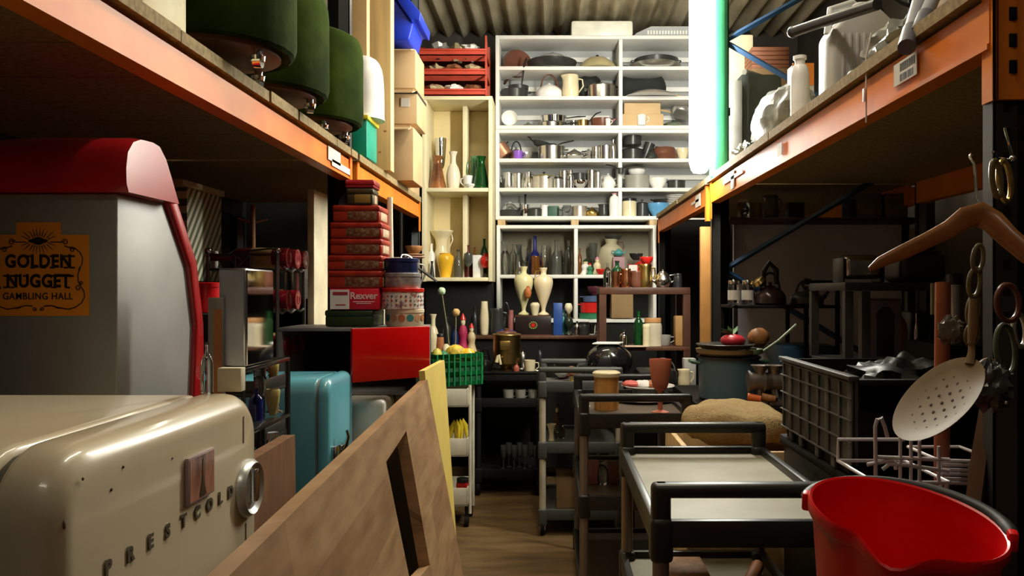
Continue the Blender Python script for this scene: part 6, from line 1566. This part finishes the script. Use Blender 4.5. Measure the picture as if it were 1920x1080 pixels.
MB().tube([(-.03, 0, .09), (-.035, 0, .16), (-.005, 0, .205), (.03, 0, .17), (.03, 0, .1)], [.012, .014, .015, .014, .012], 10).build('grip', blackp, t)
MB().lathe([(0, .03), (.03, .02), (.036, 0), (0, 0)], 16, T=Matrix.Translation((-.055, -.02, .105)) @ Matrix.Rotation(-.7, 4, 'Y')).build('shiny_cap', brass, t)
t = put('kettle', 1512, Yk, zk+.001, 62, 46, nonst, 'low black kettle with a ring handle on the black shelf', group=g, ang=0)
MB().tube([(0, .0, .07), (-.02, 0, .10), (-.005, 0, .125), (.02, 0, .12), (.03, 0, .075)], .008, 8).build('ring_handle', blackp, t)
# blue crates behind the pot
MB().box(PX(1465, 3.85), PX(1570, 3.85), 3.82, 4.1, .941, PZ(648, 3.85), r=.01).build('blue_crate', M('dark_blue_crate', (.015, .06, .12), .4), None, world=True, label='dark blue tray below the black metal shelf', cat='tray')
# grey metal shelf with toaster
Yg = 2.95
t = thing('metal_table', 'grey metal table with toaster under the right rack', 'table', (1.25, 3.05, 0))
gm = M('grey_metal_shelf', (.055, .053, .05), .4, .4)
zg = PZ(530, Yg)
x0, x1 = PX(1566, Yg), PX(1778, Yg)
MB().box(x0, x1, 2.85, 3.25, zg-.03, zg, r=.003).build('top', gm, t, world=True)
MB().box(x0, x1, 2.85, 3.25, 1.11, 1.13, r=.003).build('lower_shelf', gm, t, world=True)
for a, b in ((x0, 2.85), (x1-.03, 2.85), (x0, 3.22), (x1-.03, 3.22), (x0+.06, 2.85)): MB().box(a, a+.03, b, b+.03, 0, zg-.031).build('leg', gm, t, world=True)
g = 'things on the grey metal table'
t = thing('toaster', 'steel two-slot toaster with a black end on the grey metal table', 'toaster', (PX(1612, Yg), Yg, zg+.001), 0, g)
MB().box(-.07, .065, -.05, .07, .012, .098, r=.02, seg=4).build('body', steel, t)
MB().box(-.078, -.07, -.045, .065, .0, .09, r=.004).build('end_cap', blackp, t); MB().box(.065, .075, -.045, .065, 0, .09, r=.004).build('end_cap', blackp, t)
MB().box(-.05, .045, -.02, -.006, .098, .1).box(-.05, .045, .02, .034, .098, .1).build('slot', blackm, t)
t = thing('black_appliance', 'dark rounded appliance at the right of the steel toaster', 'appliance', (PX(1730, Yg), Yg+.05, zg+.001))
MB().box(-.09, .08, -.08, .1, 0, .12, r=.03, seg=4).build('body', M('dim_grey_plastic', (.05, .04, .045), .35), t)
put('canister', 1785, 2.6, 1.22, 30, 130, steel, 'tall dim steel flask by the wooden handle', m2=blackp, name='flask', cat='flask', X=PX(1790, 2.6))
t = thing('flask_stand', 'dark crate under the tall dim steel flask', 'crate', (PX(1790, 2.6), 2.6, 0)); MB().box(PX(1790, 2.6)-.08, PX(1790, 2.6)+.2, 2.5, 2.8, 0, 1.219).build('body', blackm, t, world=True)
g = 'boxes and bottles under the grey metal table'
z0 = 1.131
t = thing('carafe_box', 'box printed with a coffee press under the grey metal table', 'box', (PX(1655, Yg), Yg, z0), 0, g)
MB().box(-.06, .055, -.03, .08, 0, .23, r=.003).build('body', M('dim_lilac_card', (.3, .25, .27), .6), t)
MB().box(-.035, .03, -.0315, -.0300, .02, .17, r=.0005).prism([(-.04, .17), (.035, .17), (.01, .2), (-.015, .2)], -.0315, -.03, 'Y').build('printed_press', M('dark_print', (.05, .04, .05), .5), t)
put('bottle', 1685, Yg, z0, 30, 106, M('orange_brown_bottle', (.32, .1, .02), .3), 'orange brown bottle right of the coffee press box', group=g, m2=steel)
t = thing('black_box', 'black carton with a white outline square under the grey table', 'box', (PX(1745, Yg), Yg, z0), 0, g)
MB().box(-.075, .06, -.03, .1, 0.03, .18, r=.003).build('body', blackp, t)
MB().box(-.02, .045, -.0315, -.03, .06, .063).box(-.02, .045, -.0315, -.03, .11, .113).box(-.02, -.017, -.0315, -.03, .06, .113).box(.042, .045, -.0315, -.03, .06, .113).build('outline_print', greyst, t)
MB().box(-.075, .07, -.034, .1, 0, .03, r=.002).build('paper_pile', paper, t)
put('bottle', 1718, Yg-.06, z0, 9, 92, chrome, 'slim chrome tool standing before the black carton', group=g, m2=chrome)
MB().box(PX(1746, 2.84), PX(1772, 2.84), 2.835, 2.848, PZ(590, 2.84), PZ(531, 2.84)).build('printed_card', paper, None, world=True, label='white printed card hanging from the grey metal table edge', cat='card')

# ------------------------------------------------------------------ foreground right: handles, drainer, skimmer, hanger, chains
redw = M('red_brown_handle', (.26, .065, .02), .4, 0, .2, 5, stretch=(6, 6, 1))
brw = M('brown_handle', (.13, .07, .03), .5, 0, .2, 5, stretch=(6, 6, 1))
Yh = 1.75
MB().tube([(PX(1768, Yh), Yh, PZ(530, Yh)), (PX(1758, Yh), Yh-.02, PZ(700, Yh)), (PX(1745, Yh), Yh-.05, .82)], .016, 10).build('broom_handle', redw, None, world=True, label='upright red brown wooden handle behind the skimmer', cat='wooden handle')
MB().tube([(PX(1862, 1.6), 1.6, PZ(730, 1.6)), (PX(1825, 1.6), 1.57, PZ(850, 1.6)), (PX(1780, 1.6), 1.54, .82)], .02, 4).build('wooden_stake', brw, None, world=True, label='brown square stake leaning right of the skimmer', cat='wooden handle')
t = thing('bench', 'dark bench under the white wire drainer', 'bench', (1.0, 1.6, 0))
MB().box(.60, .835, 1.25, 1.77, .76, .80, r=.003).build('top', blackm, t, world=True)
for x in (.63, .81):
    for y in (1.28, 1.74): MB().box(x-.02, x+.02, y-.02, y+.02, 0, .759).build('leg', blackm, t, world=True)
wc = M('white_coated_wire', (.62, .58, .6), .35)
t = thing('wire_drainer', 'white coated wire drainer behind the red bucket', 'drainer', (.75, 1.55, .80))
y = 1.55
def W2(px, py, Y=y): return (PX(px, Y), Y, PZ(py, Y))
mb = MB()
mb.tube([W2(1642, 905), W2(1641, 800), W2(1645, 786), W2(1652, 783), W2(1659, 800), W2(1664, 820)], .004, 8)
mb.tube([W2(1640, 857), W2(1780, 862)], .004, 8).tube([W2(1626, 871), W2(1672, 863), W2(1678, 868), W2(1680, 880)], .004, 8)
mb.tube([W2(1655, 880), W2(1668, 870), W2(1700, 872), W2(1780, 884)], .004, 8)
for px in (1688, 1708, 1724, 1760): mb.tube([W2(px, 815+(px-1688)*.3), W2(px, 905)], .0035, 8)
mb.tube([W2(1640, 905), W2(1780, 905)], .004, 8).tube([W2(1640, 905), (PX(1640, y), y+.2, PZ(905, y)), (PX(1780, y), y+.2, PZ(905, y)), W2(1780, 905)], .004, 8)
mb.tube([(PX(1640, y), y+.2, PZ(905, y)), (PX(1640, y), y+.2, PZ(860, y)), (PX(1780, y), y+.2, PZ(860, y))], .004, 8)
for px in (1645, 1775): mb.tube([W2(px, 905), (PX(px, y), y, .802)], .004, 8)
mb.build('wires', wc, t, world=True)
t = thing('wire_basket', 'white wire basket of parallel bars right of the drainer', 'basket', (.85, 1.62, .80))
y = 1.62; mb = MB()
for i, py in enumerate((865, 873, 882, 890, 899, 907)): mb.tube([W2(1762, py-2, y), W2(1872, py+1, y)], .0036, 8)
for px in (1764, 1818, 1870): mb.tube([W2(px, 862, y), (PX(px, y), y, .804)], .0036, 8)
for px in (1764, 1870): mb.tube([W2(px, 865, y), (PX(px, y), y+.15, PZ(865, y))], .0036, 8)
mb.tube([(PX(1764, y), y+.15, PZ(865, y)), (PX(1870, y), y+.15, PZ(865, y))], .0036, 8)
mb.build('wires', wc, t, world=True)

# skimmer hanging by its handle
sk = M('cream_enamel_skimmer', (.17, .11, .045), .6, 0, .12, 6)
maj = Vector((.66, 0, .75)).normalized(); mi = Vector((-.75, 0, .66))
nrm2 = (Vector((0, -.10, 0))+mi*.995).normalized()
v2 = nrm2.cross(maj).normalized()
T = Matrix.Translation((PX(1762, 1.25), 1.25, PZ(752, 1.25))) @ Matrix((( maj.x, v2.x, nrm2.x, 0), (maj.y, v2.y, nrm2.y, 0), (maj.z, v2.z, nrm2.z, 0), (0, 0, 0, 1)))
t = thing('skimmer', 'cream perforated skimmer hanging by a wooden handle at right', 'skimmer', (PX(1762, 1.25), 1.25, 1.1))
rs = .083
d = MB().lathe(cr([(0, -.008), (rs*.6, -.005), (rs*.95, .003), (rs, .006), (rs*.97, .006), (rs*.6, -.002), (0, -.005)], 2), 44, T=T).build('disc', sk, t, world=True)
mb = MB()
for i in range(-4, 5):
    for j in range(-4, 5):
        u = (i+.5*(j % 2))*.0195; v = j*.0185
        q = math.hypot(u, v)
        if q < rs*.9:
            zz = -.0048+.0028*(q/rs)**2*1.6+(.004*max(0, q/rs-.6)*2.2)
            mb.lathe([(0, .0009), (.0026, .0009), (.0026, -.002)], 8, c=(u, v, zz+.0004), T=T)
mb.build('hole', M('skimmer_hole', (.05, .03, .015), .9), d, world=True)
e = T @ Vector((rs*.9, 0, .004))
MB().tube([tuple(e), (PX(1822, 1.25), 1.25, PZ(662, 1.25)), (PX(1822, 1.25), 1.25, PZ(640, 1.25))], [.013, .010, .007], 10, flat=.4).build('neck', sk, t, world=True)
MB().tube([(PX(1822, 1.25), 1.25, PZ(645, 1.25)), (PX(1825, 1.25), 1.25, PZ(620, 1.25)), (PX(1826, 1.25), 1.25, PZ(560, 1.25))], [.009, .012, .010], 10, flat=.6).build('handle', M('olive_wood', (.16, .1, .035), .5), t, world=True)
ringw = M('olive_horn_ring', (.17, .13, .055), .35, 0, .25, 20)
def ring(px, py, a, b, y, rr, lb, m=ringw, tilt=0.0, name='wooden_ring'):
    c = Vector((PX(px, y), y, PZ(py, y))); ra, rb = a*y/F0, b*y/F0
    pts = []
    for i in range(26):
        th = 2*PI*i/26; u, v = ra*math.cos(th), rb*math.sin(th)
        pts.append(tuple(c+Vector((u*math.cos(tilt)-v*math.sin(tilt), u*.35, u*math.sin(tilt)+v*math.cos(tilt)))))
    return MB().tube(pts, rr, 8, closed=True).build(name, m, None, world=True, label=lb, cat='ring', group='rings hanging at the near right post')
for i, (px, py, a, b) in enumerate(((1834, 484, 12, 25), (1827, 530, 13, 27), (1824, 582, 12, 28), (1822, 628, 14, 20))):
    ring(px, py, a, b, 1.27+.004*i, .0035, 'oval olive ring in the hanging chain, ' + ['topmost under the hanger', 'second from the top', 'third from the top', 'lowest above the skimmer'][i], tilt=-.12)
for i, (px, py, a, b, m, lb) in enumerate(((1868, 335, 10, 34, ringw, 'narrow oval brass ring at the top of the hanging bunch'), (1884, 340, 14, 38, brass, 'second narrow oval ring hanging from the chrome hook'), (1890, 568, 26, 34, bronze, 'dark round ring hanging right of the chain, upper'), (1886, 655, 22, 46, M('moss_ring', (.07, .09, .05), .5), 'large moss coloured oval ring hanging at far right'),
        (1912, 620, 14, 30, alu, 'pale ring at the right frame edge'), (1852, 690, 20, 14, M('brown_clasp', (.2, .1, .05), .5), 'small brown clasp ring above the crumpled foil'))):
    ring(px, py, a, b, 1.36+.01*i, .005, lb, m, tilt=.1)
MB().ball((PX(1858, 1.38), 1.38, PZ(722, 1.38)), (.03, .022, .04), 30, nz=.6, fr=6).build('foil_bundle', M('grey_foil', (.12, .13, .12), .35, .4), None, world=True, ang=60, label='crumpled grey foil bundle hanging beside the skimmer', cat='bundle')
MB().ball((PX(1800, 1.3), 1.33, PZ(620, 1.3)), (.02, .012, .022), 26, nz=.5, fr=6).build('clear_wrap', M('cloudy_wrap', (.16, .14, .11), .3), None, world=True, ang=60, label='small crumpled wrap beside the olive ring chain', cat='bundle')
t = thing('metal_tag', 'dark bracket with two bright studs right of the skimmer', 'bracket', (PX(1875, 1.45), 1.45, 1.1))
MB().box(PX(1852, 1.45), PX(1893, 1.45), 1.45, 1.462, PZ(765, 1.45), PZ(722, 1.45), r=.003).build('plate', M('dark_brown_plate', (.04, .015, .01), .5), t, world=True)
for py in (729, 755): MB().ball((PX(1886, 1.448), 1.447, PZ(py, 1.448)), .004, 10).build('stud', chrome, t, world=True)

# wooden hanger
hw = M('beech_hanger', (.36, .14, .035), .35, 0, .15, 4, stretch=(1, 8, 8), coat=.2)
Yn = 1.3
t = thing('coat_hanger', 'wooden coat hanger hooked on the near right post', 'coat hanger', (PX(1838, Yn), Yn, PZ(420, Yn)))
ctr = Vector((PX(1838, Yn), Yn, PZ(404, Yn)))
def arm(pts, rr):
    P = [(PX(a, Yn+c), Yn+c, PZ(b, Yn+c)) for a, b, c in pts]
    return P, rr
L_ = [(1630, 505, -.01), (1650, 492, -.01), (1690, 474, -.008), (1740, 450, -.006), (1780, 430, -.004), (1810, 408, -.002), (1838, 402, 0), (1862, 416, -.01), (1890, 444, -.03), (1930, 478, -.05), (1990, 520, -.08)]
rad = [.002, .0045, .006, .0065, .0075, .009, .0105, .0095, .0085, .008, .005]
P, rr = arm(L_, rad)
MB().tube(P, rr, 14, flat=2.0).build('arm', hw, t, world=True)
hk = [(1838, 385), (1838, 372), (1842, 345), (1846, 315), (1850, 300), (1849, 286), (1856, 277), (1864, 275)]
MB().tube([(PX(a, Yn), Yn+.01*i, PZ(b, Yn)) for i, (a, b) in enumerate(hk)], .0024, 8).build('hook', chrome, t, world=True)
t = thing('chrome_hook', 'bent chrome wire hook on the near right post', 'hook', (PX(1890, 1.5), 1.5, 1.7))
hk = [(1907, 234, 1.51), (1893, 235, 1.49), (1884, 241, 1.47), (1890, 262, 1.46), (1899, 297, 1.46), (1893, 300, 1.46), (1870, 296, 1.42), (1862, 285, 1.40)]
MB().tube([(PX(a, c), c, PZ(b, c)) for a, b, c in hk], .0026, 8).build('wire', chrome, t, world=True)
MB().ball((PX(1899, 1.46), 1.46, PZ(297, 1.46)), .006, 10).build('tip', chrome, t, world=True)

# ------------------------------------------------------------------ red bucket
bx, by, br, hb = .423, .993, .110, .240
t = thing('bucket', 'red plastic bucket with a pouring lip and black handle in the foreground', 'bucket', (bx, by, .884), rot=(R(8), 0, 0))
def spout(r, z, a):
    d = math.cos(a-R(228)); k = max(0, (z-.12)/(hb-.12)) if z > .12 else 0
    s = max(0, (d-.72)/.28)
    dd = abs(math.atan2(math.sin(a-R(228)), math.cos(a-R(228))))
    sd = math.atan2(math.sin(a-R(240)), math.cos(a-R(240)))
    bump = math.exp(-(sd/.22)**2)
    notch = math.exp(-((sd+.42)/.12)**2)+.5*math.exp(-((sd-.46)/.12)**2)
    rr = r*(1+k*(.15*bump-.06*notch))
    zz = z - k*k*.014*bump
    return rr, zz + k*.012*math.cos(a-R(160))
prof = [(0, 0), (br*.72, 0), (br*.74, .004)]+[(br*(.74+.22*i/14), .004+(hb-.03)*i/14) for i in range(1, 15)]+[(br*.975, hb-.02), (br*1.0, hb-.018), (br*1.02, hb-.014), (br*1.02, hb-.003), (br*1.0, hb), (br*.975, hb-.002), (br*.955, hb-.02)]+[(br*(.74+.20*i/14), .006+(hb-.03)*i/14) for i in range(14, -1, -1)]+[(0, .006)]
redb = M('red_bucket_plastic', (.8, .004, .006), .35, 0, .1, 7, col2=(.2, .002, .004), sharp=(.62, .70))
MB().lathe(prof, 72, fn=spout).build('body', redb, t)
for a in (R(155), R(-20)):
    MB().box(-.006, .005, -.008, .008, hb-.018, hb+.005, r=.003, T=Matrix.Translation((br*1.04*math.cos(a), br*1.04*math.sin(a), .004 if a > 1 else -.008)) @ rotz(a)).build('handle_lug', redb, t)
pts = []
for i in range(25):
    a = R(155)-(R(175))*i/24
    rr = br*(1.05+.05*math.sin(PI*i/24))
    pts.append((rr*math.cos(a), rr*math.sin(a), hb-.002-.010*i/24))
MB().tube(pts, [.004]+[.0085]*23+[.004], 10, flat=.9).build('handle', M('black_rubbery_handle', (.01, .01, .009), .55), t)
sm_ = M('grime', (.06, .004, .004), .6)
mb = MB()
mb.lathe([(0, 0), (.02, 0)], 5) if False else None
t2 = thing('storage_crate', 'black crate the red bucket stands on', 'crate', (bx, by, 0))
MB().box(bx-.14, bx+.17, by-.13, by+.15, 0, .87, r=.01).build('body', blackm, t2, world=True)

# ------------------------------------------------------------------ right rack, things on the deck
cloud = M('cloudy_plastic', (.72, .73, .7), .3, 0, .06, 8, trans=.25)
MB().box(.8165, .820, 2.096, 2.112, RD-.105, RD-.07, r=.001).build('string_tag', M('pink_tag', (.55, .4, .42), .5), None, world=True, label='small pale pink tag tied on the dangling white string', cat='tag')
t = thing('jerry_can', 'ribbed white plastic jerry can on the right rack deck', 'jerry can', (PX(1588, 2.55), 2.55, RD))
W = .10; hh = .30
prof_ = [(-W, 0), (W, 0), (W, hh*.78), (W*.3, hh), (-W*.2, hh), (-W, hh*.7)]
MB().prism(prof_, -.07, .07, 'Y', r=.018).build('body', cloud, t)
mb = MB()
for i in range(7): mb.box(-W+.03+i*.022, -W+.04+i*.022, -.074, -.066, .05, hh*.66, r=.003)
mb.build('ribs', cloud, t)
MB().tube([(-W*.9, 0, hh*.72), (-W*.8, 0, hh*.98), (-W*.1, 0, hh*1.05), (W*.1, 0, hh*.98)], .012, 10).build('handle', cloud, t)
MB().cyl((W*.5, 0, hh*.86), (W*.68, 0, hh*.98), .024).build('cap', M('black_cap', (.01, .01, .01), .4), t)
t.location.x = .965
put('bottle', 1499, 2.9, RD, 34, 128, whitep, 'tall white squeeze bottle at the edge of the right rack deck', m2=whitep, X=.895, shoulder=.7, neck=.55)
t = put('box', 1500, 3.15, RD, 42, 132, M('white_orange_pack', (.7, .66, .58), .5), 'white pack with an orange and yellow print behind the squeeze bottle', d=.06, r=.004, X=.975)
MB().box(.975-.042, .975+.042, 3.118, 3.1195, RD+.2, RD+.285).build('orange_print', M('orange_print', (.7, .22, .03), .5), t).location = (-t.location[0], -t.location[1], -t.location[2])
MB().tube([(.955, 2.75, RD+.012), (.94, 2.74, RD+.1), (.935, 2.73, RD+.16), (.95, 2.72, RD+.21), (.965, 2.73, RD+.15)], [.014, .016, .02, .016, .01], 10).build('dark_hose', M('dark_hose_rubber', (.05, .045, .035), .5), None, world=True, label='short dark hose standing beside the ribbed jerry can', cat='hose')
MB().ball((.93, 2.48, RD+.022), (.045, .09, .022), 16, nz=.4, fr=6).build('blue_bag', M('deep_blue_plastic', (.01, .02, .22), .3), None, world=True, label='crumpled deep blue bag at the foot of the jerry can', cat='bag')
wrap = M('clear_polythene', (.42, .44, .4), .15, 0, .3, 7, trans=.35, bump=.5, bscale=12)
def blob(c, r, seed, nm, m, lb, nz=.5, fr=2.6, cat='bag'):
    return MB().ball(c, r, 36, nz=nz, seed=seed, fr=fr).build(nm, m, None, world=True, ang=25, label=lb, cat=cat)
blob((.955, 3.36, RD+.12), (.09, .33, .125), 3, 'polythene_bag', wrap, 'large crumpled clear polythene bag next to the lit tube', nz=.22, fr=3.2)
blob((.92, 3.83, RD+.05), (.05, .09, .05), 8, 'glass_lump', M('clear_lump', (.7, .72, .66), .1, 0, .1, 10, trans=.6), 'small clear crumpled wrap at the left end of the rack deck', nz=.6)
blob((.94, 3.68, RD+.045), (.05, .06, .045), 12, 'dark_bundle', M('dark_green_cloth', (.03, .05, .04), .6), 'dark bundle beneath the polythene bag', nz=.4, cat='bundle')
blob((.925, 2.12, RD+.05), (.055, .16, .055), 21, 'polythene_bag', wrap, 'crumpled clear wrap right of the jerry can', nz=.7)
MB().tube([(.835, 2.10, RD+.07), (.824, 2.105, RD+.01), (.822, 2.10, RD-.1), (.824, 2.105, RD-.16)], .0022, 6).build('string', M('white_string', (.6, .55, .5), .7), None, world=True, label='thin white string dangling over the orange beam', cat='string')
MB().ball((.865, 2.3, RD+.016), (.02, .03, .016), 12).build('green_cap', green, None, world=True, label='small green cap at the edge of the right rack deck', cat='cap')
t = thing('folded_stand', 'folded black wire stand with a long grey tubular bar above the jerry can', 'stand', (.98, 2.2, RD))
MB().tube([(PX(1487, 2.62), 2.62, PZ(60, 2.62)), (PX(1540, 2.5), 2.5, PZ(42, 2.5)), (PX(1645, 2.25), 2.25, PZ(8, 2.25))], [.017, .017, .017], 14).ball((PX(1487, 2.62), 2.62, PZ(60, 2.62)), .0195, 14).build('bar', M('grey_lacquer_bar', (.06, .065, .075), .3, .2), t, world=True)
mb = MB()
for r_ in (.05, .075, .10): mb.tube(arc((1.0, 2.2, RD+.28), r_, 0, 2*PI*.999, 28), .006, 8)
for i in range(6):
    a = i*PI/6; mb.tube([(1.0+.1*math.cos(a), 2.2, RD+.28+.1*math.sin(a)), (1.0-.1*math.cos(a), 2.2, RD+.28-.1*math.sin(a))], .003, 6)
mb.build('wire_disc', blackp, t, world=True)
MB().tube([(1.0, 2.22, RD+.28), (1.03, 2.3, RD+.1), (1.05, 2.34, RD+.006)], .012, 10).box(.95, 1.12, 2.28, 2.4, RD, RD+.008).build('foot', blackp, t, world=True)
pvc = M('grey_pvc', (.3, .31, .35), .35)
for i, (a, b, lb) in enumerate((((PX(1700, 1.8), 1.8, PZ(88, 1.8)), (1.02, 2.15, 2.30), 'grey plastic pipe sticking out over the orange beam, lower one'), ((PX(1722, 1.82), 1.82, PZ(62, 1.82)), (1.09, 2.15, 2.34), 'grey plastic pipe with a darker socket, upper one'))):
    t = thing('plastic_pipe', lb, 'pipe', a, 0, 'grey plastic pipes on the right rack')
    v = Vector(b)-Vector(a)
    MB().tube([(0, 0, 0), tuple(v)], .0165, 16).build('pipe', pvc, t)
    MB().tube([tuple(v*-.002), tuple(v*.16)], .0195, 16).build('socket', M('slate_socket', (.12, .13, .16), .4), t)
t = thing('white_stick_bundle', 'carton supporting the pipes on the right rack', 'carton', (1.15, 2.1, RD)); t.name = 'carton'
MB().box(1.08, 1.4, 1.85, 2.3, RD, 2.27, r=.004).build('body', cardd, t, world=True)
MB().box(.80, .868, 4.34, 4.37, 0, PZ(425, 4.34), r=.002).build('plywood_strip', M('orange_ply', (.5, .23, .06), .55), None, world=True, label='orange brown plywood strip standing behind the right rack post', cat='board')
# far right bay upper level (seen right of the tube)
g = 'things on the far right rack bay'
Y5 = 4.55
MB().box(PX(1366, Y5), PX(1392, Y5), Y5, Y5+.3, RD+.001, PZ(150, Y5), r=.004).build('grey_carton', M('pale_grey_card', (.35, .36, .33), .6), None, world=True, label='narrow pale grey carton right behind the green channel', cat='carton', group=g)
MB().box(PX(1394, Y5), PX(1470, Y5), Y5+.05, Y5+.35, RD+.001, PZ(135, Y5), r=.004).build('dark_carton', M('slate_card', (.06, .08, .075), .6), None, world=True, label='dark slate carton on the far right rack bay', cat='carton', group=g)
MB().box(PX(1368, 5.2), PX(1412, 5.2), 5.2, 5.4, RD+.001, PZ(65, 5.2), r=.004).build('beige_carton', M('beige_card', (.6, .52, .34), .7), None, world=True, label='beige carton seen between the blue braces', cat='carton', group=g)
for i in range(5):
    MB().box(PX(1410, 5.0)-.0, PX(1480, 5.0), 5.0, 5.25, PZ(128-i*8.2, 5.0), PZ(120.6-i*8.2, 5.0), r=.003).build('wooden_tray', M('reddish_wood', (.28, .11, .06), .5), None, world=True, label='reddish wooden tray, %s of the pile behind the white pack' % ('lowest', 'second', 'third', 'fourth', 'topmost')[i], cat='tray', group='pile of reddish trays')
MB().box(PX(1410, 5.0), PX(1480, 5.0), 5.0, 5.25, RD+.001, PZ(128.3, 5.0)).build('carton', cardd, None, world=True, label='brown carton under the pile of reddish trays', cat='carton')
MB().tube([(PX(1455, 4.45)+.085*math.cos(a), 4.45, RD+.145+.14*math.sin(a)) for a in [2*PI*i/30 for i in range(30)]], .010, 10, closed=True).build('wooden_hoop', M('pale_hoop', (.5, .36, .18), .5), None, world=True, label='pale wooden hoop standing on the right rack deck', cat='hoop')
MB().tube([(PX(1396, 4.62), 4.62, PZ(135, 4.55)+.019), (PX(1458, 4.85), 4.85, PZ(135, 4.55)+.019)], .018, 12).build('grey_tube', M('pale_grey_grip', (.42, .42, .38), .4), None, world=True, label='pale grey tube lying across the dark slate carton', cat='tube')
MB().box(PX(1600, 4.9), 2.15, 4.7, 5.2, 1.39, 1.75, r=.005).build('carton', cardd, None, world=True, label='dim carton deep under the right rack deck', cat='carton')
MB().box(1.8, 2.15, 4.68, 5.25, 0, 1.389).build('crate', blackm, None, world=True, label='dark tall crate under the dim carton at right', cat='crate')
bpy.context.view_layer.update()
